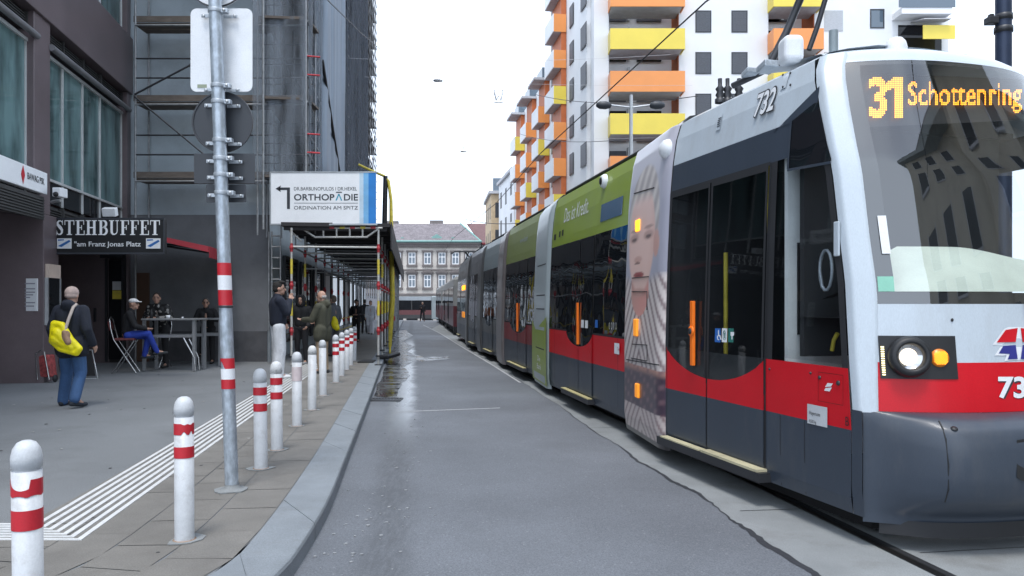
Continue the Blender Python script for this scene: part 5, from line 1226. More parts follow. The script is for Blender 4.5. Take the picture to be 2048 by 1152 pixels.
mb = MB(); q, z = s1.sz(1617, 829, .008); mb.text('Wagenmasse', s1.S(q-.005, .009, z-.005), -s1.d3, (0, 0, 1), .125, .034, 0); mb.text('43500 kg', s1.S(q-.005, .009, z-.062), -s1.d3, (0, 0, 1), .08, .03, 0); mb.build('data_print', M['black'], cab)
mb = MB(); q, z = s1.sz(1690, 851, .008); mb.text('B', s1.S(q, .005, z), -s1.d3, (0, 0, 1), .034, .06, 0, .0); mb.build('lettering', M['black'], cab)
fl = MB(); (a, z0), (b, z1) = s1.sz(1637, 802), s1.sz(1687, 750)
for (qa_, qb_, za_, zb_) in ((b, a, z0, z0+.004), (b, a, z1-.004, z1), (a-.003, a, z0, z1), (b, b+.003, z0, z1)): patch(fl, s1, qa_, qb_, za_, zb_, .003, 0, 1, 1)
fl.build('flap', mat('dark red line', (.2, .01, .01), .5), cab)
mb = MB()
for x, y, r in ((1677, 766, .018), (1640, 755, .014), (1540, 738, .01), (1622, 746, .01)): q, z = s1.sz(x, y); mb.lathe(s1.S(q, .002, z), [(r, 0), (r*.8, .008), (0, .01)], 12, axis=-s1.n3)
mb.build('bolt', M['blackmetal'], cab)
glyph_on(s1, cab, [[(1650, 774), (1655, 766), (1666, 767), (1662, 773)], [(1651, 776), (1664, 775), (1659, 783), (1648, 781)]], M['white'], .006, 'emblem')
# interior seen through the side glass
mb = MB(); mb.prism([s1.T(.1, .06, .36), s1.T(s1.L, .06, .36), s1.T(s1.L, 2.2, .36), s1.T(.1, 2.2, .36)], (0, 0, .04)); mb.prism([s1.T(dR, 2.1, .4), s1.T(s1.L, 2.1, .4), s1.T(s1.L, 2.2, .4), s1.T(dR, 2.2, .4)], (0, 0, 2.7)); mb.prism([s1.T(.1, 2.1, .4), s1.T(dR, 2.1, .4), s1.T(dR, 2.2, .4), s1.T(.1, 2.2, .4)], (0, 0, .8)); mb.prism([s1.T(.7, .2, 2.95), s1.T(s1.L, .2, 2.95), s1.T(s1.L, 2.1, 2.95), s1.T(.7, 2.1, 2.95)], (0, 0, .05))
mb.prism([s1.T(s1.L-.04, .1, .4), s1.T(s1.L, .1, .4), s1.T(s1.L, 2.1, .4), s1.T(s1.L-.04, 2.1, .4)], (0, 0, 2.5)); mb.build('interior_shell', M['interior'], cab)
mb = MB(); mb.prism([s1.T(dR-.12, .12, .4), s1.T(dR-.08, .12, .4), s1.T(dR-.08, 2.0, .4), s1.T(dR-.12, 2.0, .4)], (0, 0, 2.4)); mb.build('cab_partition', M['panel_grey'], cab)
mb = MB(); mb.prism([s1.T(dR-.14, .2, 1.36), s1.T(dR-.125, .2, 1.36), s1.T(dR-.125, .5, 1.36), s1.T(dR-.14, .5, 1.36)], (0, 0, .72)); mb.build('monitor', M['black'], cab)
mb = MB(); mb.tube([s1.T(.26, .4, 1.25), s1.T(.26, .36, 1.36), s1.T(.25, .34, 1.47), s1.T(.21, .34, 1.5), s1.T(.18, .34, 1.46), s1.T(.2, .34, 1.38), s1.T(.25, .36, 1.34)], .016, 8); mb.tube([s1.T(.62, .3, 1.25), s1.T(.6, .3, 1.33), s1.T(.56, .3, 1.38)], .016, 8); mb.build('grab_handle', M['yellow'], cab)
mb = MB(); mb.tube([s1.T(.6, .2, 1.72)]+[s1.T(.56+.07*cos(a), .2, 1.85+.15*sin(a)) for a in [2*pi*k/14 for k in range(15)]], .012, 6); mb.build('mirror_loop', M['galv'], cab)
q = at_s(s1, 1370, 600); mb = MB(); mb.tube([s1.T(q, .45, .4), s1.T(q, .45, 2.1)], .022, 8); mb.tube([s1.T(q-.35, .7, .4), s1.T(q-.35, .7, 2.9)], .02, 8); mb.build('grab_pole', M['yellow'], cab)
for a, t in ((1.6, 1.5), (2.3, 1.5)):
    mb = MB(); mb.prism([s1.T(a, t, .8), s1.T(a+.45, t, .8), s1.T(a+.45, t+.45, .8), s1.T(a, t+.45, .8)], (0, 0, .1)); mb.prism([s1.T(a, t, .9), s1.T(a+.06, t, .9), s1.T(a+.06, t+.45, .9), s1.T(a, t+.45, .9)], (0, 0, .6)); mb.build('seat', mat('blue seat cloth', (.05, .06, .09), .8), cab, bevel=.02)
mb = MB(); mb.prism([s1.T(.2, .3, .03), s1.T(s1.L, .3, .03), s1.T(s1.L, 2.0, .03), s1.T(.2, 2.0, .03)], (0, 0, .3)); mb.build('underframe', M['t_under'], cab)
# ---- the front end
def bulge(u): return 1-abs(2*u-1)**2.5
def F(u, z, e=0.0):
    o_ = off(z); t = .02+o_+(2.22-2*o_)*u; s = sfr(z)-.30*bulge(u)
    p = s1.T(s, t, z)
    if e:
        du = (F(u+.01, z)-F(u-.01, z)); dz = F(u, z+.02)-F(u, z-.02); nn = du.cross(dz).normalized()
        if nn.dot(-s1.d3) < 0: nn = -nn
        p = p+nn*e
    return p
def proj(p): return (1024+FPX*p.x/p.y, HZ-FPX*(p.z-CH)/p.y)
def fuv(px, py):
    u, z = .3, 1.5
    for _ in range(30):
        a = proj(F(u, z)); b = proj(F(u+.002, z)); c = proj(F(u, z+.002)); ex, ey = px-a[0], py-a[1]
        j = ((b[0]-a[0])/.002, (c[0]-a[0])/.002, (b[1]-a[1])/.002, (c[1]-a[1])/.002); det = j[0]*j[3]-j[1]*j[2]
        du, dz = (ex*j[3]-ey*j[1])/det, (j[0]*ey-j[2]*ex)/det; u += max(-.1, min(.1, du)); z += max(-.2, min(.2, dz)); u = max(-.1, min(1.1, u)); z = max(0, min(3.6, z))
    return u, z
def FP(px, py, e=.004): return F(*fuv(px, py), e)
ZB, ZR, ZW, ZTOP = .897, 1.217, 1.60, 3.36
UPT = sorted([(lambda q: (q[1], q[0]))(fuv(x, y)) for x, y in ((1757, 826), (1755, 605), (1740, 480), (1722, 330), (1690, 120))])
def UPf(z): return lerp_tab(UPT, z)
UP = UPf(1.7)
def fgrid(u0, u1, z0, z1, e, m, name, par, nu=24, nz=8): mb = MB(); mb.grid(lambda a, b: F(u0+(u1-u0)*a, z0+(z1-z0)*b, e), nu, nz); return mb.build(name, m, par)
frt = fgrid(0, 1, ZB, ZR, 0, M['t_red'], 'front_panel', tram, 28, 3)
fgrid(0, 1, ZR, ZW, 0, M['t_white'], 'white_panel', frt, 28, 4)
mb = MB(); mb.grid(lambda a, b: (lambda z: F(UPf(z)+(1-2*UPf(z))*a, z))(ZW+(ZTOP-ZW)*b), 36, 20); ws = mb.build('windscreen', M['t_screen'], tram)
# black rim round the glass
mb = MB()
for a, b, z0, z1 in ((0, 1, ZW, ZW+.075), (0, .05, ZW+.075, ZTOP), (.95, 1, ZW+.075, ZTOP), (.05, .95, ZTOP-.03, ZTOP)): mb.grid(lambda p, q: (lambda z: F(UPf(z)+(1-2*UPf(z))*(a+(b-a)*p), z, -.004))(z0+(z1-z0)*q), 20 if b-a > .5 else 2, 14 if z1-z0 > .5 else 1)
mb.build('glass_rim', M['black'], ws)
# white corner pillars, rounded from the flank into the front
for side in (0, 1):
    mb = MB()
    def pil(a, b):
        z = ZB-.01+(3.44-ZB+.01)*b; u = UPf(z)*(a*1.25-.25)+.0
        if a < .2:
            k = a/.2; q = s1.T(sfr(z)+.06*(1-k), off(z)+.0-.012*k, z); f0 = F(0.001, z, .012); p = q.lerp(f0, k)
        else: p = F(max(0, u), z, .012*min(1, (1-a)*8+.25))
        if side: p = p+s1.n3*(2*(1.11+.02-((p-s1.T(0, 0, 0)).dot(s1.n3))))
        return p
    mb.grid(pil, 12, 24); mb.build('pillar', M['t_white'], tram)
# roof brow
mb = MB()
def brow(a, b):
    p0 = F(a, ZTOP); z = [3.36, 3.41, 3.46, 3.51, 3.55, 3.59, 3.61][int(round(b*6))]; o_ = off(min(z, 3.48)); t = .02+o_+(2.22-2*o_)*a
    s = sfr(ZTOP)-.3*bulge(a)+[0, .03, .09, .2, .4, .7, 1.1][int(round(b*6))]; return s1.T(s, t if b < .6 else .32+1.55*a, z+.0)
mb.grid(brow, 28, 6); mb.build('roof_brow', M['t_white'], tram)
# bumper
BP = [(.897, 0), (.89, -.06), (.865, -.14), (.81, -.21), (.72, -.25), (.5, -.26), (.38, -.22), (.29, -.13), (.23, -.05), (.17, -.03)]
mb = MB()
def bum(a, b):
    j = b*(len(BP)-1); i = min(int(j), len(BP)-2); f = j-i; z = BP[i][0]+(BP[i+1][0]-BP[i][0])*f; pr = BP[i][1]+(BP[i+1][1]-BP[i][1])*f
    u = -.0+a; k = min(1, min(a, 1-a)/.16); k = k*k*(3-2*k)
    p = F(max(.0, min(1, u)), max(z, .3)); p = V((p.x, p.y, z)); q = p+s1.d3*(pr*k-.012)
    return q
mb.grid(bum, 48, 24)
bp_ = mb.build('bumper', M['t_grey'], tram)
mb = MB()
mb.grid(lambda a, b: s1.S(sfr(.2+(ZB-.2)*b)+.07-.1*a, .0+.0, .2+(ZB-.2)*b), 2, 4); mb.build('bumper_side', M['t_grey'], bp_)
mb = MB(); mb.grid(lambda a, b: F(.04+.92*a, .3)+V((0, 0, -.3+.1+.1*b))+s1.d3*(-.06*min(1, min(a, 1-a)/.1)), 30, 1); mb.build('apron', M['rubber'], bp_)
def bump_pt(px, py, e=.004):
    best = None
    for i in range(60):
        for j in range(25):
            a, b = .02+i/60*.75, j/24; q = proj(bum(a, b)); d = (q[0]-px)**2+(q[1]-py)**2
            if best is None or d < best[0]: best = (d, a, b)
    _, a, b = best
    for _ in range(8):
        p = proj(bum(a, b)); pa = proj(bum(min(1, a+.002), b)); pb = proj(bum(a, min(1, b+.002))) if b < .99 else proj(bum(a, b-.002)); sg = 1 if b < .99 else -1
        j = ((pa[0]-p[0])/.002, sg*(pb[0]-p[0])/.002, (pa[1]-p[1])/.002, sg*(pb[1]-p[1])/.002); det = j[0]*j[3]-j[1]*j[2]
        if abs(det) < 1e-6: break
        ex, ey = px-p[0], py-p[1]; a = max(0, min(1, a+max(-.05, min(.05, (ex*j[3]-ey*j[1])/det)))); b = max(0, min(1, b+max(-.05, min(.05, (j[0]*ey-j[2]*ex)/det))))
    return bum(a, b)-s1.d3*e
mb = MB(); mb.tube([bump_pt(x, y, .0) for x, y in ((1878, 842), (1886, 858), (1892, 880), (1897, 930), (1897, 980), (1890, 1004))], .005, 5); mb.build('seam', M['black'], bp_)
mb = MB(); mb.poly([bump_pt(x, y, .006) for x, y in ((2032, 880), (2045, 878), (2090, 878), (2090, 962), (2045, 962), (2032, 955))]); mb.build('coupler_cover', M['black'], bp_)
mb = MB(); c = bump_pt(1908, 857, .003); mb.lathe(c, [(.022, 0), (.018, .006), (0, .008)], 12, axis=(0, -.4, .8)); mb.build('plug', M['black'], bp_)
# headlamp boxes, one each side of the nose
M['lamp_on'] = emat('lit headlamp', (1, .86, .68), 1.6); M['chrome'] = mat('chrome', (.7, .7, .7), .12, 1)
amber_off = mat('amber lens', (.7, .2, .01), .3); strip_on = emat('lit strip lamp', (1, .86, .45), 1.3); lens_glass = glassmat('lamp lens', (.9, .9, .9), 1.45)
(ua, za), (ub, zb) = fuv(1761, 757), fuv(1909, 672); uh, zh_ = fuv(1816, 714); ui, zi_ = fuv(1878, 716); us_ = fuv(1765.5, 720)[0]
zs_ = [fuv(1765.5, 694+k*4.6)[1] for k in range(13)]
for sd_ in (0, 1):
    mu_ = (lambda u: 1-u) if sd_ else (lambda u: u)
    mb = MB(); mb.grid(lambda a, b: F(mu_(ua+(ub-ua)*a), za+(zb-za)*b, .006), 10, 4); hb = mb.build('lamp_box', M['black'], frt)
    c = F(mu_(uh), zh_); ax = (F(mu_(uh), zh_, .05)-c).normalized()
    mb = MB(); mb.lathe(c, [(.13, .004), (.135, .03), (.125, .07), (.1, .085), (.085, .075), (.08, .03)], 32, axis=ax); hl = mb.build('headlight', M['black'], frt)
    mb = MB(); mb.lathe(c+ax*.03, [(.08, .0), (.055, -.015), (.03, -.02)], 24, axis=ax); mb.build('reflector', M['chrome'], hl)
    mb = MB(); mb.lathe(c+ax*.045, [(.078, 0), (.06, .012), (.03, .02), (0, .022)], 24, axis=ax); mb.build('lamp_lens', lens_glass, hl)
    mb = MB(); mb.lathe(c+ax*.012, [(.055, 0), (.05, .012), (0, .02)], 20, axis=ax); mb.build('bulb', M['lamp_on'], hl)
    c = F(mu_(ui), zi_, .006); ax = (F(mu_(ui), zi_, .05)-c).normalized(); mb = MB(); mb.lathe(c, [(.06, 0), (.056, .012), (0, .018)], 24, axis=ax); ti = mb.build('indicator', amber_off, frt)
    mb = MB(); u_ = ax.orthogonal().normalized(); w_ = ax.cross(u_)
    for i in range(-4, 5):
        for j in range(-4, 5):
            if i*i+j*j < 18: mb.disc(c+ax*.02+u_*i*.011+w_*j*.011, .0048, ax, 6)
    mb.build('indicator_led', M['amber'], ti)
    mb = MB()
    for z0_ in zs_: mb.add([F(mu_(us_-.004), z0_-.004, .009), F(mu_(us_+.004), z0_-.004, .009), F(mu_(us_+.004), z0_+.004, .009), F(mu_(us_-.004), z0_+.004, .009)], [(0, 1, 2, 3)])
    mb.build('position_led', strip_on, hb)
# numbers and emblem on the front
def ftext(body_, x0, y0, x1, y1, m, off_, e, par, name='lettering'):
    vs, fs_ = glyphs(body_, off_, 0); X0 = min(v[0] for v in vs); X1 = max(v[0] for v in vs); Y0 = min(v[1] for v in vs); Y1 = max(v[1] for v in vs)
    mb = MB(); mb.add([FP(x0+(x1-x0)*(v[0]-X0)/(X1-X0), y1-(y1-y0)*(v[1]-Y0)/(Y1-Y0), e) for v in vs], fs_); return mb.build(name, m, par)
ftext('732', 1997, 754, 2088, 798, M['dark_plate'], .05, .003, frt, 'lettering_outline'); ftext('732', 1995, 753, 2084, 797, M['white'], .03, .005, frt)
cx = 2037
def emb(pts, e, m, name): mb = MB(); mb.poly([FP(x, y, e) for x, y in pts]); mb.build(name, m, frt)
mir = lambda pts: [(2*cx-x, y) for x, y in pts]
emb([(1984, 690), (2007, 658), (2016, 654), (2060, 654), (2092, 690)], .004, M['white'], 'emblem_ground'); emb([(1988, 711), (2000, 694), (2086, 694), (2072, 717), (2008, 722), (2012, 711)], .004, M['white'], 'emblem_ground')
emb([(1992, 685), (2010, 660), (2034, 656), (2030, 684)], .006, M['t_red'], 'emblem'); emb(mir([(1992, 685), (2010, 660), (2034, 656), (2030, 684)]), .006, M['t_red'], 'emblem')
M['navy'] = mat('navy', (.03, .035, .22), .4)
emb([(1996, 707), (2005, 692), (2030, 690), (2034, 718), (2014, 719), (2018, 708)], .006, M['navy'], 'emblem'); emb(mir([(1996, 707), (2005, 692), (2030, 690), (2034, 718), (2014, 719), (2018, 708)]), .006, M['navy'], 'emblem')
# amber dot matrix route display behind the glass
def inside(vs, f, x, y):
    r = False; n = len(f)
    for i in range(n):
        x1, y1 = vs[f[i]]; x2, y2 = vs[f[(i+1) % n]]
        if (y1 > y) != (y2 > y) and x < (x2-x1)*(y-y1)/(y2-y1)+x1: r = not r
    return r
led = MB()
LC = F(.5, 2.95)+s1.d3*.2; LN = (F(.5, 2.95)-F(.5, 2.75)).normalized().cross(s1.n3).normalized()
def LP(px, py, k=0):
    r = ray(px, py); c0 = V((0, 0, CH)); return c0+r*((LC+s1.d3*k-c0).dot(LN)/r.dot(LN))
def dots(body_, x0, y0, x1, y1, nc, nr, off_, skew=0):
    vs, fs_ = glyphs(body_, off_, 0); X0 = min(v[0] for v in vs); X1 = max(v[0] for v in vs); Y0 = min(v[1] for v in vs); Y1 = max(v[1] for v in vs)
    bbs = [(min(vs[i][0] for i in f), max(vs[i][0] for i in f), min(vs[i][1] for i in f), max(vs[i][1] for i in f), f) for f in fs_]
    for i in range(nc):
        for j in range(nr):
            gx = X0+(X1-X0)*(i+.5)/nc; gy = Y0+(Y1-Y0)*(j+.5)/nr
            if any(b[0] <= gx <= b[1] and b[2] <= gy <= b[3] and inside(vs, b[4], gx, gy) for b in bbs):
                px = x0+(x1-x0)*(i+.5)/nc; py = y1-(y1-y0)*(j+.5)/nr; hx, hy = (x1-x0)/nc*.38, (y1-y0)/nr*.38
                led.add([LP(px-hx, py-hy), LP(px+hx, py-hy), LP(px+hx, py+hy), LP(px-hx, py+hy)], [(0, 1, 2, 3)])
dots('3', 1738, 154, 1774, 236, 10, 22, .03)
_gl[('one', 0, 0)] = ([(.42, 0), (.72, 0), (.72, 1), (.42, 1), (.12, .84), (.12, .66), (.42, .74)], [[0, 1, 2, 3], [3, 4, 5, 6]]); dots('one', 1772, 154, 1806, 236, 10, 22, 0); dots('Schottenring', 1816, 163, 2044, 226, 76, 20, .012)
led.build('route_display', emat('lit amber dots', (1, .34, .02), 2.6), ws)
(u0_, z0_), (u1_, z1_) = fuv(1712, 250), fuv(2070, 130)
mb = MB(); mb.poly([LP(1722, 255, .02), LP(2046, 240, .02), LP(2044, 158, .02), LP(1716, 146, .02)]); mb.build('display_panel', M['black'], ws)
# dashboard and dark cab behind the windscreen
M['dash'] = mat('pale dashboard', (.7, .76, .66), .6)
def ztop(a): return 1.74+.28*sstep(.02, .16, a)*(1-.3*sstep(.4, .8, a))
mb = MB(); mb.grid(lambda a, b: F(UP+.02+(1-2*UP-.04)*a, 1.69+(ztop(a)-1.69)*b, -.06)+s1.d3*(.28*b), 24, 4); ds_ = mb.build('dashboard', M['dash'], ws)
mb = MB(); mb.grid(lambda a, b: F(UP+.02+(1-2*UP-.04)*a, ztop(a), -.06)+s1.d3*(.28+.35*b)-V((0, 0, .1*b)), 24, 2); mb.build('dash_top', M['interior'], ws)
mb = MB(); mb.prism([s1.T(.75, .15, 1.2), s1.T(.8, .15, 1.2), s1.T(.8, 2.0, 1.2), s1.T(.75, 2.0, 1.2)], (0, 0, 1.9)); mb.build('cab_wall', M['interior'], ws)
mb = MB(); mb.poly([s1.T(.05, .3, 1.5), s1.T(.8, .12, 1.5), s1.T(.8, 2.0, 1.5), s1.T(.05, 1.8, 1.5)]); mb.build('cab_floor', M['interior'], ws)
mb = MB(); (u0_, z0_) = fuv(1768, 470); mb.grid(lambda a, b: F(u0_-.012+.022*a, z0_-.13+.26*b, .012), 1, 2); mb.build('pillar_strip', M['white'], ws)
u0_, z0_ = fuv(1772, 568); mb = MB(); mb.grid(lambda a, b: F(u0_-.02+.04*a, z0_-.05+.1*b, .004), 1, 1); mb.build('badge', mat('green badge', (.25, .55, .42), .5), ws)
# wiper
mb = MB(); mb.tube([FP(2060, 628, .03), FP(2052, 616, .04), FP(2046, 604, .04)], .02, 8); mb.tube([FP(2070, 622, .04), FP(2150, 520, .03)], .012, 6); mb.build('wiper', M['black'], ws)
mb = MB(); mb.lathe(FP(1904, 640, .002), [(.012, 0), (.008, .005), (0, .006)], 10, axis=-s1.d3); mb.build('bolt', M['black'], frt)
# cab window mirror on the pillar side
mb = MB(); (qa, za) = s1.sz(1676, 478); mb.prism([s1.S(qa-.035, .004, za-.12), s1.S(qa+.02, .004, za-.12), s1.S(qa+.02, .02, za-.12), s1.S(qa-.035, .02, za-.12)], (0, 0, .24)); mb.build('cab_reflector', M['t_white'], cab, bevel=.01)
# roof: insulators, boxes, pantograph, lamps
mb = MB(); mb.prism([s1.T(1.5, .8, 3.53), s1.T(s1.L-.05, .75, 3.53), s1.T(s1.L-.05, 1.6, 3.53), s1.T(1.5, 1.6, 3.53)], (0, 0, .14)); mb.build('roof_unit', M['dark_plate'], cab, bevel=.02)
pg = MB(); 
def Pd(px, py, Y): return P(px, py, Y)
pg.tube([Pd(1540, 128, 7.1), Pd(1572, 66, 7.1), Pd(1604, -10, 7.1), Pd(1700, -240, 6.4)], .035, 8); pg.tube([Pd(1618, 100, 7.0), Pd(1634, 55, 7.0), Pd(1656, -20, 7.0), Pd(1690, -120, 6.8)], .024, 8)
pg.tube([Pd(1465, 172, 7.4), Pd(1520, 146, 7.2), Pd(1560, 124, 7.0)], .03, 8); pan = pg.build('pantograph', M['blackmetal'], cab)
mb = MB()
for px, py in ((1440, 165), (1455, 150), (1478, 148)):
    q = Pd(px, py+24, 7.6); q.z = 3.57; mb.lathe(q, [(.05, 0), (.05, .04), (.03, .05), (.045, .08), (.03, .11), (.045, .14), (.02, .17), (.02, .24)], 12)
mb.build('insulator', M['blackmetal'], pan)
mb = MB(); q = Pd(1500, 146, 7.2); mb.obox(q, (.06, .02, 0), (0, .1, 0), (0, 0, .025)); q = Pd(1535, 134, 6.9); mb.obox(q, (.07, .02, 0), (0, .12, 0), (0, 0, .03)); mb.build('roof_box', M['galv'], cab, bevel=.01)
a, b = Pd(1570, 122, 6.2), Pd(1611, 66, 6.2); mb = MB(); mb.box(a.x, b.x, 6.2, 6.4, a.z, b.z); mb.build('antenna_cover', M['white'], cab, bevel=.05, seg=4)
a = Pd(1667, 100, 6.0); mb = MB(); mb.tube([a-V((0, 0, .1)), a+V((0, 0, .15))], .035, 12); mb.build('antenna', M['t_mid'], cab)
a = Pd(1792, 90, 6.0); mb = MB(); mb.lathe(a-V((0, 0, .1)), [(.08, 0), (.08, .08), (.07, .12), (.045, .15), (0, .165)], 20); mb.build('roof_beacon', M['white'], cab)

# ================================================================ older trams ahead
M['o_red'] = mat('dark red old tram paint', (.12, .018, .025), .4, dirt=.2, coat=.2); M['o_white'] = mat('pale old tram paint', (.36, .36, .35), .45, dirt=.2, coat=.2)
def old_tram(A, B, label, pant):
    sec = Sec(A, B, 2.2); L = sec.L; t = thing('tram', V((*sec.A, 0)), label, 'tram', 'older red and white trams')
    plan = [(0, .5), (.12, .22), (.5, 0), (L-.5, 0), (L-.12, .22), (L, .5), (L, 1.7), (L-.12, 1.98), (L-.5, 2.2), (.5, 2.2), (.12, 1.98), (0, 1.7)]
    zs = [(.45, 0), (1.5, 1), (1.62, 1), (2.5, 1), (2.85, 1), (3.05, 1)]
    lv = [(.45, 1.0), (1.5, 1.0), (1.6, 1.0), (2.55, .985), (2.85, .96), (3.0, .88), (3.12, .6)]
    mb = MB(); n = len(plan)
    for (za, ka), (zb, kb) in zip(lv[:-1], lv[1:]):
        R0 = [sec.T(L/2+(a-L/2)*(1-(1-ka)*.15), 1.1+(b-1.1)*ka, za) for a, b in plan]; R1 = [sec.T(L/2+(a-L/2)*(1-(1-kb)*.15), 1.1+(b-1.1)*kb, zb) for a, b in plan]
        mb.add(R0+R1, [(i, (i+1) % n, n+(i+1) % n, n+i) for i in range(n)], 0 if zb <= 1.5 else 1)
    mb.poly(R1, 2); mb.build('body', [M['o_red'], M['o_white'], M['t_dull']], t)
    k = int(L/1.25); mb = MB()
    for i in range(k):
        a = .7+i*(L-1.4)/k; b = a+(L-1.4)/k-.16; mb.add([sec.T(a, -.012, 1.66), sec.T(b, -.012, 1.66), sec.T(b, .0, 2.48), sec.T(a, .0, 2.48)], [(0, 1, 2, 3)])
    mb.add([sec.T(.12-.005, .3, 1.7), sec.T(-.01, .55, 1.7), sec.T(-.01, 1.65, 1.7), sec.T(.11, 1.9, 1.7), sec.T(.12, 1.9, 2.5), sec.T(.0, 1.65, 2.5), sec.T(0, .55, 2.5), sec.T(.12, .3, 2.5)], [(0, 1, 6, 7), (1, 2, 5, 6), (2, 3, 4, 5)])
    mb.build('window', M['t_glass'], t)
    mb = MB(); mb.prism([sec.T(.6, .25, .12), sec.T(L-.6, .25, .12), sec.T(L-.6, 1.95, .12), sec.T(.6, 1.95, .12)], (0, 0, .34)); mb.build('underframe', M['t_under'], t)
    for q in (2.2, 3.9, L-3.9, L-2.2):
        mb = MB(); mb.lathe(sec.T(q, .18, .33), [(0, 0), (.3, 0), (.33, .04), (.33, .1), (0, .1)], 16, axis=sec.n3); mb.build('wheel', M['blackmetal'], t)
    for q in (.35*L, .7*L):
        mb = MB(); mb.prism([sec.T(q, -.02, .5), sec.T(q+1.2, -.02, .5), sec.T(q+1.2, -.004, .5), sec.T(q, -.004, .5)], (0, 0, 2.0)); mb.build('door', M['dark_glass'], t)
    if pant:
        mb = MB(); b0 = sec.T(6.5, 1.1, 3.1); mb.tube([b0+V((-.5, 0, 0)), b0+V((.5, 1.2, .8)), b0+V((-.1, .1, 1.55))], .055, 6); mb.tube([b0+V((.5, 0, 0)), b0+V((-.3, 1.2, .8)), b0+V((.1, .1, 1.55))], .04, 6); mb.tube([b0+V((-.95, .1, 1.45)), b0+V((-.7, .1, 1.6)), b0+V((.7, .1, 1.6)), b0+V((.95, .1, 1.45))], .04, 6); mb.build('pantograph', M['blackmetal'], t)
    return t
old_tram((-2.93, 39), (-5.0, 55.5), 'older dark red and cream tram close behind the long grey tram', True)
old_tram((-5.15, 56.6), (-6.95, 70.5), 'older dark red tram farther off beside the person on the road', False)
# tram crossing the far end of the street
xt = thing('tram', (-15, 100, GZ(100)), 'grey and red tram crossing the far end of the street', 'tram'); z0 = GZ(100)
mb = MB()
xs_ = [-22.5, -16.4, -15.2, -10.4, -9.2, -4.5]
for (a, b) in ((0, 1), (2, 3), (4, 5)):
    mb.prism([(xs_[a], 100, z0+.25), (xs_[b], 100, z0+.25), (xs_[b], 102.3, z0+.25), (xs_[a], 102.3, z0+.25)], (0, 0, .5), 0); mb.prism([(xs_[a], 100, z0+.75), (xs_[b], 100, z0+.75), (xs_[b], 102.3, z0+.75), (xs_[a], 102.3, z0+.75)], (0, 0, .6), 1)
    mb.prism([(xs_[a], 100.02, z0+1.35), (xs_[b], 100.02, z0+1.35), (xs_[b], 102.3, z0+1.35), (xs_[a], 102.3, z0+1.35)], (0, 0, 1.25), 2); mb.prism([(xs_[a], 100, z0+2.6), (xs_[b], 100, z0+2.6), (xs_[b], 102.3, z0+2.6), (xs_[a], 102.3, z0+2.6)], (0, 0, .5), 3)
mb.build('body', [M['t_dull'], mat('faded red belt', (.2, .085, .09), .5), M['t_glass'], M['t_white']], xt)
for a, b in ((1, 2), (3, 4)):
    mb = MB(); mb.prism([(xs_[a], 99.93, z0+.15), (xs_[b], 99.93, z0+.15), (xs_[b], 102.36, z0+.15), (xs_[a], 102.36, z0+.15)], (0, 0, 3.0)); mb.build('portal', M['t_pale'], xt, bevel=.12)
mb = MB()
for x in (-20.4, -18.4, -13, -7): mb.box(x, x+.12, 99.96, 100.018, z0+1.36, z0+2.6)
mb.build('window_bar', M['t_dull'], xt)
# ================================================================ bollards
M['bol_white'] = mat('bollard white', (.52, .54, .56), .45, var=.1, scale=5, dirt=.6, dcol=(.3, .29, .28), bump=.15, bscale=20)
M['faded'] = mat('faded pink band', (.62, .53, .53), .5, dirt=.5, dcol=(.74, .75, .76), scale=9)
BO = [  # base x, base y (pavement row), style, label
    (58, 1300, 'torn', 'white bollard nearest the viewer with a torn upper red band'),
    (369, 1080, 'chip', 'white bollard with chipped red band standing left of the galvanised sign pole'),
    (522, 937, 'red', 'white bollard with two clean red bands just right of the sign pole'),
    (554, 900, 'dirty', 'red banded white bollard with a grimy worn cap'),
    (594, 852, 'faded', 'white bollard with faded pinkish band, in front of the white trousers'),
    (624, 820, 'plain', 'plain white bollard with grimy cap and no red bands'),
    (646, 791, 'plain2', 'plain clean white bollard without bands before the olive parka'),
    (672, 765, 'red', 'first red banded bollard after the plain white ones, widest of that far group'),
    (683, 752, 'red', 'red banded bollard second in the far tight group'),
    (693, 740, 'red', 'red banded bollard in the middle of the far tight group'),
    (701, 731, 'red', 'red banded bollard last but one of the row'),
    (708, 722, 'red', 'red banded bollard last of the row by the passage')]
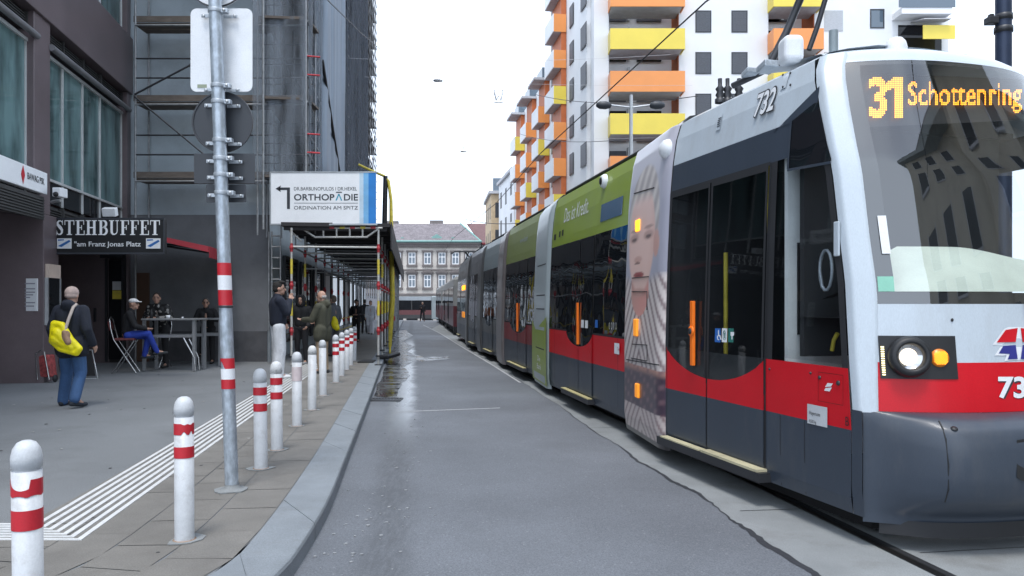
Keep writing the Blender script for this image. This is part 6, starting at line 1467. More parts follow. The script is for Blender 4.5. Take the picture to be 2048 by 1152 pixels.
for i, (bx, by, st, lab) in enumerate(BO):
    b = G(bx, by, SW); r = .0585; H = .9
    t = thing('bollard', b, lab, 'bollard', 'white bollards along the kerb')
    t.rotation_euler = (random.uniform(-.012, .012), random.uniform(-.016, .016), random.uniform(-.3, .3) if st == 'red' else 0)
    mb = MB(); mb.lathe(b, [(r, 0), (r, H-.127), (r-.007, H-.128)], 28); mb.build('post', M['bol_white'], t)
    mb = MB(); mb.lathe(b, [(r-.007, H-.128), (r-.007, H-.118), (r+.0015, H-.115), (r+.0015, H-.07), (r*.9, H-.035), (r*.62, H-.01), (r*.3, H-.001), (0, H)], 28)
    mb.build('cap', M['bol_white'] if st not in ('dirty', 'plain') else mat('grimy cap', (.62, .63, .63), .5, dirt=.9, dcol=(.12, .11, .1), scale=9), t)
    mb = MB(); mb.lathe(b, [(r+.012, 0.0), (r+.012, .006), (r, .008)], 24); fo = mb.build('foot_ring', mat('rusty mortar', (.28, .2, .15), .9, var=.3), t)
    mb = MB(); n = 9; mb.prism([b+V((random.uniform(.08, .14)*cos(2*pi*k/n), random.uniform(.08, .14)*sin(2*pi*k/n), .0002)) for k in range(n)], (0, 0, .005)); mb.build('mortar_pad', M['concrete'], fo)
    bands = {'torn': ((.62, .69), (.44, .545)), 'faded': ((.55, .72),), 'plain': (), 'plain2': ()}.get(st, ((.665, .735), (.52, .59)))
    if st == 'torn': bands = ((.665, .74), (.525, .61))
    for k, (z0, z1) in enumerate(bands):
        mb = MB(); n = 56; vs = []
        for q in range(n+1):
            a = 2*pi*q/n; lo, hi = z0, z1
            if st == 'torn' and k == 0: hi -= .045*max(0, sin((a-3.9)*1.6))**.5 if 3.9 < a < 5.4 else 0; lo += .007*abs(sin(a*3))
            if st == 'chip' and k == 0 and 4.9 < a < 6.0: lo += .02*abs(sin(a*4))**3; hi -= .008*abs(sin(a*5+1))
            vs += [b+V(((r+.0015)*cos(a), (r+.0015)*sin(a), lo)), b+V(((r+.0015)*cos(a), (r+.0015)*sin(a), hi))]
        mb.add(vs, [(2*q, 2*q+2, 2*q+3, 2*q+1) for q in range(n)], 0, True); mb.build('red_band' if st != 'faded' else 'faded_band', M['red'] if st != 'faded' else M['faded'], t)
# ================================================================ galvanised sign pole with the backs of five signs
base = G(464, 980, SW); topx = P(430, 0, base.y)
t = thing('sign_pole', base, 'leaning galvanised pole with red white bands carrying the backs of traffic signs', 'sign pole')
ax = (topx-base); ax = ax/ax.z                                    # lean per metre
def pp(z): return base+ax*(z-SW)
M['spangle'] = mat('zinc spangle', (.4, .45, .5), .38, .45, var=.25, scale=20, fine=.15, fscale=45, stretch=(1, 1, .5))
mb = MB(); mb.tube([base, pp(2.0), pp(5.2)], [.052, .051, .051], 24); mb.build('mast', M['spangle'], t)
mb = MB(); mb.lathe(base, [(.1, 0), (.09, .012), (.058, .02), (.056, .05)], 16); n = 10; mb.prism([base+V((random.uniform(.11, .17)*cos(2*pi*k/n), random.uniform(.1, .14)*sin(2*pi*k/n), 0)) for k in range(n)], (0, 0, .008)); mb.build('base_collar', M['concrete'], t)
zp = lambda py: P(0, py, base.y).z
for (y0, y1, m, nm, torn) in ((526, 551, 'red', 'red_band', 0), (551, 580, 'white', 'white_band', 0), (580, 612, 'red', 'red_band', 0), (716, 737, 'red', 'red_band', 1), (737, 758, 'white', 'white_band', 0), (758, 777, 'red', 'red_band', 0)):
    mb = MB(); n = 32; vs = []
    for q in range(n+1):
        a = 2*pi*q/n; z0, z1 = zp(y1), zp(y0)
        if torn and 3.4 < a < 4.6: z0 += .06*sin((a-3.4)/1.2*pi)
        for z in (z0, z1): c = pp(z); vs.append(c+V((.0535*cos(a), .0535*sin(a), 0)))
    mb.add(vs, [(2*q, 2*q+2, 2*q+3, 2*q+1) for q in range(n)], 0, True); mb.build(nm, M[m], t)
mb = MB(); c = pp(zp(613)); mb.lathe(c, [(.052, -.01), (.058, -.008), (.058, .008), (.052, .01)], 20); mb.build('strap', M['blackmetal'], t)
ysn = base.y+.09                                                # the plates sit behind the pole
def rrect(x0, x1, z0, z1, r, n=5):
    out = []
    for cx, cz, a0 in ((x1-r, z1-r, 0), (x0+r, z1-r, 90), (x0+r, z0+r, 180), (x1-r, z0+r, 270)):
        for k in range(n+1): a = R(a0+90*k/n); out.append((cx+r*cos(a), cz+r*sin(a)))
    return out
def plate(x0, y0, x1, y1, r, m, ofs=0):
    a, b = P(x0, y1, ysn), P(x1, y0, ysn); mb = MB(); mb.prism([(x, ysn+.02+ofs, z) for x, z in rrect(a.x, b.x, a.z, b.z, r)], (0, .006, 0)); return mb.build('sign_plate', m, t)
wp = plate(379, 15, 503, 182, .05, M['white'])
def roundplate(cx, cy, r, m):
    c = P(cx, cy, ysn); rr_ = r/FPX*ysn; mb = MB(); mb.lathe((c.x, ysn+.012, c.z), [(rr_, .0), (rr_, .008)], 48, axis=(0, 1, 0)); mb.disc((c.x, ysn+.0125, c.z), rr_-.001, (0, -1, 0), 48); o = mb.build('sign_plate', m, t)
    mb = MB(); n = 64
    mb.add([V((c.x+q*cos(2*pi*k/n), ysn+.005 if q != rr_ else ysn+.005, c.z+q*sin(2*pi*k/n))) for q in (rr_-.012, rr_) for k in range(n)]+[V((c.x+q*cos(2*pi*k/n), ysn+.0125, c.z+q*sin(2*pi*k/n))) for q in (rr_-.012, rr_) for k in range(n)], [(k, (k+1) % n, n+(k+1) % n, n+k) for k in range(n)]+[(n+k, n+(k+1) % n, 3*n+(k+1) % n, 3*n+k) for k in range(n)]+[(k, 2*n+k, 2*n+(k+1) % n, (k+1) % n) for k in range(n)])
    mb.build('rim', M['blackmetal'], o); return o
roundplate(444, 244, 61, M['dark_plate']); roundplate(432, -47, 61, M['white'])
plate(386, 306, 508, 366, .01, M['dark_plate']); plate(410, 368, 490, 404, .01, M['dark_plate'], .004)
a = P(393, 172, ysn); mb = MB(); mb.box(a.x-.0, a.x+.075, ysn+.0165, ysn+.0195, a.z-.01, a.z+.018); mb.build('maker_label', mat('grey green label', (.3, .34, .24), .5), wp)
for py in (22, 172, 204, 281, 317, 350, 386):
    z = zp(py); c = pp(z); mb = MB()
    mb.lathe(c, [(.0515, -.017), (.057, -.017), (.057, .017), (.0515, .017)], 20)
    for sgn in (-1, 1): mb.box(c.x+sgn*.09-.055, c.x+sgn*.09+.055, ysn-.012, ysn+.0, z-.026 if sgn > 0 else z-.022, z+.0 if sgn > 0 else z+.008)
    mb.box(c.x+.04, c.x+.1, c.y-.02, c.y+.03, z-.018, z+.018)
    cl = mb.build('clamp', M['galv'], t, bevel=.004)
    mb = MB()
    for sgn in (-1, 1): mb.lathe((c.x+sgn*.125, ysn-.012, z-.01), [(.011, 0), (.011, .008), (.006, .01), (0, .01)], 8, axis=(0, -1, 0))
    mb.lathe((c.x+.075, c.y-.02, z), [(.012, 0), (.012, .012), (0, .012)], 6, axis=(0, -1, 0)); mb.build('bolt', M['alu'], cl)
# ================================================================ tables, chairs and things by the snack bar
M['table_grey'] = mat('grey table steel', (.36, .37, .38), .4, .5)
M['chrome_d'] = mat('chromed tube', (.5, .5, .5), .2, .9)
def table(cx, cy, w, d, h, label):
    t = thing('standing_table', (cx, cy, SW), label, 'table'); z = SW+h
    mb = MB(); mb.box(cx-w/2, cx+w/2, cy-d/2, cy+d/2, z-.04, z); mb.build('tabletop', M['table_grey'], t, bevel=.008)
    mb = MB(); mb.box(cx-w/2+.06, cx+w/2-.06, cy-d/2+.05, cy-d/2+.09, z-.42, z-.36); mb.box(cx-w/2+.06, cx+w/2-.06, cy+d/2-.09, cy+d/2-.05, z-.42, z-.36); mb.build('stretcher', M['table_grey'], t)
    for sx_ in (-1, 1):
        for sy in (-1, 1): x, y = cx+sx_*(w/2-.05), cy+sy*(d/2-.06); mb = MB(); mb.box(x-.03, x+.03, y-.03, y+.03, SW, z-.04); mb.build('leg', M['table_grey'], t)
q = P(342, 640, 17.2); table(q.x, 17.4, 1.2, .7, 1.16, 'high grey steel table with the man in the patterned jacket behind it')
q = P(418, 640, 18.6); table(q.x, 18.75, .7, .6, 1.14, 'second high grey table with the bareheaded man leaning on it')
for (px, py, Y, m, nm, lab, h) in ((303, 634, 17.3, 'black', 'bottle', 'dark bottle on the high table before the patterned jacket', .2), (336, 636, 17.25, 'white', 'cup', 'small white cup on the high steel table', .07), (365, 637, 17.2, 'white', 'ashtray', 'white ashtray near the right end of the high table', .035)):
    q = P(px, 0, Y); z = SW+1.16; mb = MB()
    prof = [(0, .001), (.036, .001), (.036, h*.6), (.014, h*.8), (.014, h), (0, h)] if h > .1 else [(0, .001), (h*.5, .001), (h*.7, h), (h*.6, h), (h*.45, .01), (0, .01)]
    mb.lathe((q.x, Y, z), prof, 14); tag(mb.build(nm, M[m]), lab, nm)
def tube_chair(o, yaw, seat_h, label, seat_m):
    t = thing('bar_chair', o, label, 'chair'); o = V(o); c, s = cos(yaw), sin(yaw)
    def w(x, y, z): return o+V((x*c-y*s, x*s+y*c, z))
    h = seat_h
    mb = MB(); mb.prism([w(-.2, -.2, h-.02), w(.2, -.2, h-.02), w(.2, .2, h-.02), w(-.2, .2, h-.02)], (0, 0, .05)); mb.build('seat', seat_m, t, bevel=.015)
    mb = MB(); mb.tube([w(-.2, -.24, 0), w(-.2, .2, h-.02)], .014, 6); mb.tube([w(-.2, .24, 0), w(-.2, -.2, h), w(-.2, -.26, h+.25), w(-.15, -.29, h+.43), w(0, -.3, h+.47), w(.15, -.29, h+.43), w(.2, -.26, h+.25), w(.2, -.2, h), w(.2, .24, 0)], .014, 8); mb.tube([w(.2, -.24, 0), w(.2, .2, h-.02)], .014, 6); mb.tube([w(-.2, .1, .22), w(.2, .1, .22)], .012, 6); mb.build('frame', M['chrome_d'], t)
    mb = MB(); mb.grid(lambda u, v: w(-.17+.34*u, -.262-.03*v-.02*sin(pi*u), h+.2+.2*v*(1-.35*abs(2*u-1)**3)), 6, 4); bk = mb.build('backrest', seat_m, t); bk.modifiers.new('s', 'SOLIDIFY').thickness = .03
    return t
CH_O = P(252, 0, 16.7); CH_O = V((CH_O.x, 16.7, SW))
tube_chair(CH_O, R(-75), .72, 'chromed bar chair with rounded back carrying the man in the white cap', mat('dark red vinyl', (.12, .02, .02), .4))
q = P(300, 0, 18.0); tube_chair((q.x+.1, 18.15, SW), R(170), .72, 'dark bar chair behind the high table under the patterned jacket man', M['rubber'])
# folded frame leaning under the table
t = thing('folding_stand', G(384, 735, SW), 'folded chrome trestle leaning below the high table', 'stand')
mb = MB(); mb.tube([P(367, 676, 17.0), P(389, 716, 17.0)+V((0, 0, 0)), V((P(391, 0, 17).x, 17.0, SW+.01))], .018, 6); mb.tube([P(378, 678, 17.2), P(397, 715, 17.2), V((P(399, 0, 17.2).x, 17.2, SW+.01))], .018, 6); mb.build('frame', M['chrome_d'], t)
# board stand and red trolley by the pier
q = G(183, 757, SW); t = thing('pavement_board', q, 'dark pavement board in a thin metal frame behind the walking man', 'board'); Yb = q.y
a, b = P(134, 757, Yb), P(196, 757, Yb); mb = MB(); mb.tube([a, P(135, 700, Yb+.3), P(184, 700, Yb+.3), b, a], .014, 6); mb.build('frame', M['alu'], t)
mb = MB(); mb.poly([P(138, 752, Yb+.02), P(191, 752, Yb+.02), P(181, 703, Yb+.29), P(139, 703, Yb+.29)]); mb.build('panel', M['black'], t)
q = G(97, 764, SW); t = thing('shopping_trolley', q, 'red tartan shopping trolley leaning by the brown pier', 'trolley')
mb = MB(); x, y = q.x, q.y; mb.prism([(x-.1, y-.12, SW+.1), (x+.12, y-.12, SW+.1), (x+.12, y+.1, SW+.1), (x-.1, y+.1, SW+.1)], (-.05, .0, .42)); mb.build('bag', mat('red tartan', (.28, .05, .05), .8, var=.7, scale=14), t, bevel=.03)
mb = MB(); mb.tube([(x-.12, y-.14, SW+.06), (x-.16, y-.13, SW+.55), (x-.05, y-.13, SW+.62)], .014, 6); mb.tube([(x+.1, y-.14, SW+.06), (x+.0, y-.13, SW+.58)], .014, 6); mb.build('frame', M['chrome_d'], t)
for sx_ in (-.12, .12): mb = MB(); mb.lathe((x+sx_, y-.02, SW+.07), [(0, 0), (.06, 0), (.07, .01), (.07, .03), (0, .03)], 14, axis=(1, 0, 0)); mb.build('wheel', M['rubber'], t)
# ================================================================ lamp post, mast, wires, hanging lamps
Yl = 25; b = P(1262, 0, Yl)
t = thing('street_lamp', (b.x, Yl, 0), 'slim grey street lamp with two flat arms above the tram roof', 'street lamp'); ztip = P(0, 190, Yl).z
mb = MB(); mb.tube([(b.x, Yl, 0), (b.x, Yl, 3), (b.x, Yl, ztip)], [.08, .07, .055], 12); mb.build('mast', M['alu'], t)
za = P(0, 212, Yl).z
for x0, x1 in ((1262, 1196), (1262, 1326)):
    a, c = P(x0, 0, Yl).x, P(x1, 0, Yl).x; sg = 1 if c > a else -1
    mb = MB(); mb.tube([(a, Yl, za-.05), (c-sg*.4, Yl, za+.03)], .03, 6); mb.build('arm', M['alu'], t)
    mb = MB(); mb.lathe((c-sg*.45, Yl, za+.02), [(0, 0), (.09, .05), (.13, .2), (.12, .4), (.06, .5), (0, .52)], 14, axis=(sg, 0, .02)); h = mb.build('lamp_head', M['dark_plate'], t); h.scale = (1, 1, 1)
Ym = 14; b = P(2007, 0, Ym)
t = thing('catenary_mast', (b.x, Ym, 0), 'thick dark blue mast with a clamp rising behind the tram front', 'mast')
mb = MB(); mb.tube([(b.x, Ym, 0), (b.x, Ym, 9)], .135, 20); mb.build('shaft', mat('dark blue steel', (.03, .045, .085), .45, .3), t)
q = P(1980, 42, Ym); mb = MB(); mb.box(q.x-.07, q.x+.12, Ym-.08, Ym+.08, q.z-.06, q.z+.06); mb.box(q.x-.02, q.x+.05, Ym-.05, Ym+.05, q.z+.06, q.z+.12); mb.build('clamp', M['blackmetal'], t, bevel=.01)
mb = MB(); mb.lathe((b.x, Ym, P(0, 60, Ym).z), [(.13, -.06), (.155, -.05), (.155, .05), (.13, .06)], 20); mb.lathe((b.x, Ym, P(0, 35, Ym).z), [(.13, -.06), (.15, -.05), (.15, .05), (.13, .06)], 20); mb.build('collar', M['blackmetal'], t)
M['wire'] = mat('black wire', (.03, .03, .035), .5)
def wire(pts, r, label, sag=0, name='overhead_wire'):
    if sag:
        a, b = V(pts[0]), V(pts[1]); pts = [a.lerp(b, k/12)-V((0, 0, sag*4*(k/12)*(1-k/12))) for k in range(13)]
    mb = MB(); mb.tube(pts, r, 6); tag(mb.build(name, M['wire']), label, 'wire')
wire([(5.5, 1, 5.55), (4.1, 5, 5.5), (2.5, 10, 5.5), (.75, 20, 5.5), (-.62, 30, 5.5), (-3.5, 46, 5.5), (-7.0, 72, 5.4)], .012, 'long contact wire running down the street above the tram')
wire([P(1040, 268, 47), P(1262, 278, 25)], .012, 'thin span wire from the balconies to the street lamp', .25)
wire([P(1070, 189, 60), P(1395, 192, 40)], .022, 'higher span wire across the white block at lamp height', .5)
wire([P(650, -5, 19), P(722, 66, 26), P(760, 98, 34)], .014, 'dark cable slanting off the top of the netted scaffold')
wire([P(925, 437, 62), P(1040, 446, 52)], .025, 'low span wire before the reddish roof', .2)
wire([P(2048, 78, 13.5), P(2100, 60, 12)], .01, 'short stay wire to the right of the blue mast') if False else None
M['pale'] = mat('pale lamp', (.92, .92, .92), .5)
M['wire_pale'] = mat('thin grey steel wire', (.6, .6, .62), .5)
def hung(px, py, Y, label, kind):
    q = P(px, py, Y); t = thing('hanging_lamp' if kind != 'w' else 'hanging_sign', q, label, 'lamp' if kind != 'w' else 'sign')
    mb = MB()
    if kind == 'w':
        s = .011*Y*.55/1
        w_ = 8/FPX*Y; h_ = 11/FPX*Y; mb.tube([q+V((-w_, 0, h_)), q+V((-w_*.5, 0, -h_*.6)), q+V((0, 0, h_*.3)), q+V((w_*.5, 0, -h_*.6)), q+V((w_, 0, h_))], .06, 6); mb.build('letter', M['pale'], t)
        mb = MB(); mb.tube([q+V((-w_, 0, h_)), q+V((-w_, 0, h_*1.3))], .03, 6); mb.tube([q+V((w_, 0, h_)), q+V((w_, 0, h_*1.3))], .03, 6); mb.tube([q+V((-w_*1.1, 0, -h_)), q+V((w_*1.1, 0, -h_))], .04, 6); mb.build('bracket', M['alu'], t)
    else:
        mb.lathe(q, [(0, .12), (.06, .1), (.18, .02), (.19, -.02), (0, -.03)], 16); mb.build('shade', M['pale'], t)
        mb = MB(); mb.tube([q+V((0, 0, .11)), q+V((0, 0, .3))], .02, 6); mb.build('hook', M['alu'], t)
    return q
def hwire(a, b, label):
    mb = MB(); mb.tube([a.lerp(b, k/8)-V((0, 0, .25*4*(k/8)*(1-k/8))) for k in range(9)], .006, 5); tag(mb.build('span_wire', M['wire_pale']), label, 'wire')
qa = hung(997, 194, 40, 'pale hanging letter sign over the street', 'w'); qb = hung(927, 303, 44, 'pale hanging lamp over the middle of the street', 'l'); qc = hung(876, 161, 30, 'small pale lamp hanging high over the street', 'l')
hwire(qa+V((-12, 0, 1.4)), qa+V((10, 0, .6)), 'thin pale span wire holding the letter sign'); hwire(qb+V((-11, 0, 1.2)), qb+V((12, 0, .8)), 'thin pale span wire holding the lower hanging lamp'); hwire(qc+V((-6, 0, 1.0)), qc+V((9, 0, 1.0)), 'thin pale span wire holding the upper small lamp')
# ================================================================ people
M['skin'] = mat('skin', (.44, .26, .19), .6, var=.08, scale=20)
M['skin_dark'] = mat('dark stubble', (.2, .12, .09), .7)  # darker chin and jaw of the hooded person
M['lip'] = mat('lip', (.3, .1, .09), .6)
M['eye'] = mat('dark eye', (.03, .025, .025), .4)
def cloth(name, c, var=.2, sc_=9): return mat(name, c, .85, var=var, scale=sc_, bump=1.0, bscale=9, fine=.1, fscale=90, stretch=(1, 1, .45))
def remesh(prims, vox, name, mats, parent, smooth=4, paint=None, rep=None):
    """prims: ('c', p0, r0, p1, r1) capsules or ('e', centre, radii, quaternion) ellipsoids, joined into one skin"""
    bm = bmesh.new()
    for p in prims:
        if p[0] == 'c':
            _, a, ra, b, rb_ = p; a, b = V(a), V(b); d = (b-a); L = max(d.length, 1e-4); q = V((0, 0, 1)).rotation_difference(d.normalized()) if d.length > 1e-4 else Quaternion()
            n, rings = 12, []
            prof = [(ra*sin(t), -ra*cos(t)) for t in [pi/2*k/4 for k in range(5)]]+[(rb_*cos(t), L+rb_*sin(t)) for t in [pi/2*k/4 for k in range(5)]]
            vs = []
            for r, z in prof: vs.append([bm.verts.new(a+q@V((max(r, .0004)*cos(2*pi*k/n), max(r, .0004)*sin(2*pi*k/n), z))) for k in range(n)])
            for i in range(len(vs)-1):
                for k in range(n): bm.faces.new((vs[i][k], vs[i][(k+1) % n], vs[i+1][(k+1) % n], vs[i+1][k]))
            bm.faces.new(vs[0][::-1]); bm.faces.new(vs[-1])
        else:
            _, c, r, q = p; mt = Matrix.Translation(V(c)) @ (q or Quaternion()).to_matrix().to_4x4() @ Matrix.Diagonal((*r, 1)); bmesh.ops.create_uvsphere(bm, u_segments=16, v_segments=10, radius=1, matrix=mt)
    me = bpy.data.meshes.new('tmp'); bm.to_mesh(me); bm.free(); ob = bpy.data.objects.new('tmp', me); COL.objects.link(ob)
    md = ob.modifiers.new('r', 'REMESH'); md.mode = 'VOXEL'; md.voxel_size = vox; md.use_smooth_shade = True
    if smooth: sm = ob.modifiers.new('s', 'SMOOTH'); sm.iterations = smooth; sm.factor = .5
    dg = bpy.context.evaluated_depsgraph_get(); dg.update(); res = bpy.data.meshes.new_from_object(ob.evaluated_get(dg)); bpy.data.objects.remove(ob); bpy.data.meshes.remove(me)
    res.name = name; res.materials.clear()
    if not isinstance(mats, (list, tuple)): mats = [mats]
    for m in mats: res.materials.append(m)
    for p in res.polygons: p.use_smooth = True; p.material_index = paint(p.center) if paint else 0
    og = ORG[parent.name]
    for v in res.vertices: v.co -= og
    o = bpy.data.objects.new(name, res); COL.objects.link(o); o.parent = parent; ORG[o.name] = og; return o
def person(o, yaw, h, label, J=None, top=(.02, .025, .04), legs=(.03, .03, .04), shoe=(.03, .03, .03), hair=None, hat=None, coat=0, baggy=0, bulk=1.0, hood=0, head_yaw=0, head_pitch=0, hair_c=(.05, .04, .03), vox=.0115, hands=True, group=None, bald=False, topm=None, lean=0, headoff=(0, 0, 0)):
    """yaw: direction faced, in degrees; 0 faces away from the camera (+Y), 90 faces left (-X). J overrides joints (x right, y forward, z up; 1.75 m body)."""
    k = h/1.75; t = thing('person', o, label, 'person', group); o = V(o); c, s = cos(R(yaw)), sin(R(yaw))
    def w(p): x, y, z = p[0]*k, p[1]*k, p[2]*k; y2 = y+lean*max(0, z-.9); return o+V((x*c-y2*s, x*s+y2*c, z))
    def wd(v): return V((v[0]*c-v[1]*s, v[0]*s+v[1]*c, v[2]))
    D = dict(pel=(0, 0, .95), hipL=(-.095, 0, .92), hipR=(.095, 0, .92), knL=(-.105, .015, .5), knR=(.105, .015, .5), anL=(-.11, -.02, .085), anR=(.11, -.02, .085),
             che=(0, .0, 1.28), nek=(0, -.01, 1.47), hed=(0, .02, 1.625), shL=(-.185, -.01, 1.41), shR=(.185, -.01, 1.41), elL=(-.235, -.04, 1.13), elR=(.235, -.04, 1.13), wrL=(-.245, .05, .88), wrR=(.245, .05, .88), toL=(-.13, .14, .03), toR=(.13, .14, .03))
    if J: D.update(J)
    for q in ('L', 'R'):
        if 'to'+q not in (J or {}): a = D['an'+q]; D['to'+q] = (a[0]*1.05, a[1]+.15, max(.03, a[2]-.055))
    g = {n: w(p) for n, p in D.items()}
    hq = Quaternion((0, 0, 1), R(yaw+head_yaw)) @ Quaternion((1, 0, 0), R(head_pitch))
    hc = g['hed']+V(headoff)
    def hw(x, y, z): return hc+hq@V((x*k, y*k, z*k))
    pr = [('e', hw(0, 0, .02), (.077*k, .095*k, .108*k), hq), ('e', hw(0, .03, -.055), (.056*k, .062*k, .06*k), hq), ('c', hw(0, .09, .01), .011*k, hw(0, .112, -.02), .016*k), ('e', hw(-.08, -.005, -.005), (.013*k, .024*k, .033*k), hq), ('e', hw(.08, -.005, -.005), (.013*k, .024*k, .033*k), hq),
          ('e', hw(0, .088, -.055), (.024*k, .014*k, .012*k), hq), ('e', hw(0, .08, -.09), (.022*k, .018*k, .016*k), hq), ('e', hw(0, .083, .03), (.05*k, .016*k, .013*k), hq),
          ('c', hw(0, -.02, -.06), .055*k, g['nek'], .06*k), ('c', g['nek'], .06*k, g['che'], .1*k), ('c', g['che'], .1*k, g['pel'], .1*k), ('c', g['shL'], .05*k, g['shR'], .05*k)]
    for q in ('L', 'R'):
        pr += [('c', g['sh'+q], .045*k, g['el'+q], .037*k), ('c', g['el'+q], .036*k, g['wr'+q], .026*k), ('c', g['hip'+q], .075*k, g['kn'+q], .05*k), ('c', g['kn'+q], .048*k, g['an'+q], .036*k), ('c', g['an'+q], .036*k, g['to'+q], .028*k)]
        if hands:
            hd_ = (g['wr'+q]-g['el'+q]).normalized(); fw = wd((0, 1, 0)); sd_ = hd_.cross(fw); sd_ = sd_.normalized() if sd_.length > .1 else wd((1, 0, 0)); pn = sd_.cross(hd_).normalized(); pc = g['wr'+q]+hd_*.055*k
            pr += [('c', g['wr'+q], .024*k, pc, .03*k), ('c', pc+pn*.018*k, .018*k, pc-pn*.018*k, .018*k)]
            for f, ln_ in enumerate((.062, .072, .066, .05)):
                b0 = pc+pn*(.03-.02*f)*k+hd_*.02*k; b1 = b0+(hd_*.9+sd_*(.25 if q == 'L' else -.25)).normalized()*ln_*.55*k; b2 = b1+(hd_*.6+sd_*(.7 if q == 'L' else -.7)).normalized()*ln_*.5*k
                pr += [('c', b0, .0105*k, b1, .0095*k), ('c', b1, .0095*k, b2, .0085*k)]
            th = pc+pn*.035*k-hd_*.02*k; pr += [('c', pc+pn*.015*k-hd_*.03*k, .013*k, th+pn*.02*k+hd_*.02*k, .011*k), ('c', th+pn*.02*k+hd_*.02*k, .011*k, th+pn*.024*k+hd_*.05*k, .009*k)]
    def paint(p):
        l = hq.inverted()@(p-hc)/k
        if l.y > .05:
            for ex in (-.032, .032):
                if abs(l.x-ex) < .016 and abs(l.z-.008) < .009: return 1
                if abs(l.x-ex) < .022 and abs(l.z-.034) < .007: return 1
            if abs(l.x) < .022 and abs(l.z+.056) < .007: return 2
            if -.12 < l.z < -.03 and abs(l.x) < .06: return 3 if hood == 2 else 0
        return 0
    remesh(pr, vox, 'body', [M['skin'], M['eye'], M['lip'], M['skin_dark']], t, 3, paint)
    # jacket
    B = bulk; jk = []
    zc = coat
    jk += [('c', g['shL'], .068*k*B, g['shR'], .068*k*B), ('c', (g['che']+g['shL'])/2, .115*k*B, (g['pel']*.75+g['che']*.25)+wd((-.045*k, 0, -.0)), .115*k*B), ('c', (g['che']+g['shR'])/2, .115*k*B, (g['pel']*.75+g['che']*.25)+wd((.045*k, 0, 0)), .115*k*B), ('c', g['nek']-V((0, 0, .05*k)), .085*k*B, g['nek']+V((0, 0, .02*k)), .073*k)]
    if coat:
        for q in ('L', 'R'): jk.append(('c', g['hip'+q], .125*k*B, g['hip'+q].lerp(g['kn'+q], coat), .12*k*B))
    for q in ('L', 'R'):
        m_ = g['el'+q]; jk += [('c', g['sh'+q], .072*k*B, m_, .062*k*B), ('c', m_, .06*k*B, g['wr'+q].lerp(m_, .1), .047*k*B)]
    if hood == 1: jk += [('e', hw(0, -.11, -.12), (.1*k, .075*k, .07*k), hq), ('e', g['nek']+wd((0, -.06*k, 0)), (.12*k, .08*k, .07*k), None)]
    tm = topm or cloth('jacket cloth', top)
    remesh(jk, vox*1.1, 'jacket' if not coat else 'coat', tm, t, 5)
    tr = []
    for q in ('L', 'R'): tr += [('c', g['hip'+q], .098*k*(1+baggy*.25), g['kn'+q], .072*k*(1+baggy*.7)), ('c', g['kn'+q], .07*k*(1+baggy*.7), g['an'+q]-V((0, 0, .012*k)), .058*k*(1+baggy*.9))]
    tr.append(('c', g['hipL'], .105*k, g['hipR'], .105*k)); remesh(tr, vox*1.1, 'trousers', cloth('trouser cloth', legs, .15), t, 5)
    for q in ('L', 'R'):
        a, b = g['an'+q], g['to'+q]; d = (b-a); sl_ = V((0, 0, -.0)); heel = a-V((d.x, d.y, 0)).normalized()*.05*k; heel.z = min(a.z-.05*k, b.z+.03*k) if a.z-b.z < .2 else a.z-.06*k
        remesh([('c', a+V((0, 0, .02)), .046*k, a-V((0, 0, .03*k)), .047*k), ('c', heel, .038*k, b, .036*k), ('c', b, .036*k, b+V((d.x, d.y, 0)).normalized()*.05*k, .03*k)], vox, 'shoe', cloth('shoe', shoe), t, 2)
    if hat == 'cap':
        remesh([('e', hw(0, -.005, .07), (.088*k, .105*k, .062*k), hq), ('e', hw(0, .12, .055), (.062*k, .062*k, .012*k), hq), ('e', hw(0, .07, .06), (.07*k, .06*k, .02*k), hq)], vox*.8, 'cap', cloth('cap cloth', hair_c), t, 2)
    elif hat == 'beanie':
        remesh([('e', hw(0, -.012, .05), (.092*k, .108*k, .095*k), hq), ('e', hw(0, -.02, .0), (.09*k, .1*k, .05*k), hq)], vox*.8, 'beanie', cloth('beanie knit', hair_c), t, 2)
    elif hat == 'hood':
        remesh([('e', hw(0, -.03, .03), (.11*k, .115*k, .125*k), hq), ('e', hw(0, -.05, -.08), (.11*k, .09*k, .09*k), hq), ('c', hw(-.09, .045, -.02), .03*k, hw(-.07, .055, .09), .03*k), ('c', hw(.09, .045, -.02), .03*k, hw(.07, .055, .09), .03*k), ('c', hw(-.07, .055, .1), .03*k, hw(.07, .055, .1), .03*k), ('c', hw(-.09, .04, -.03), .03*k, hw(-.04, .05, -.13), .03*k), ('c', hw(.09, .04, -.03), .03*k, hw(.04, .05, -.13), .03*k)], vox, 'hood', tm, t, 2)
    elif not bald:
        pts = [('e', hw(0, -.02, .045), (.086*k, .1*k, .095*k), hq), ('e', hw(0, -.045, -.005), (.082*k, .075*k, .07*k), hq)]
        if hair == 'quiff': pts += [('e', hw(0, .035, .12), (.07*k, .07*k, .035*k), hq)]
        if hair == 'long': pts += [('c', hw(0, -.06, .0), .075*k, hw(0, -.07, -.16), .07*k)]
        remesh(pts, vox*.8, 'hair', cloth('hair', hair_c, .3, 30), t, 2)
    else:
        remesh([('e', hw(0, -.04, .0), (.083*k, .068*k, .05*k), hq)], vox*.8, 'hair', cloth('hair', hair_c, .3, 30), t, 2)
    t['_k'] = k
    del t['_k']
    return t, g, w, hw, hq, k
def at(px, py): return G(px, py, SW)
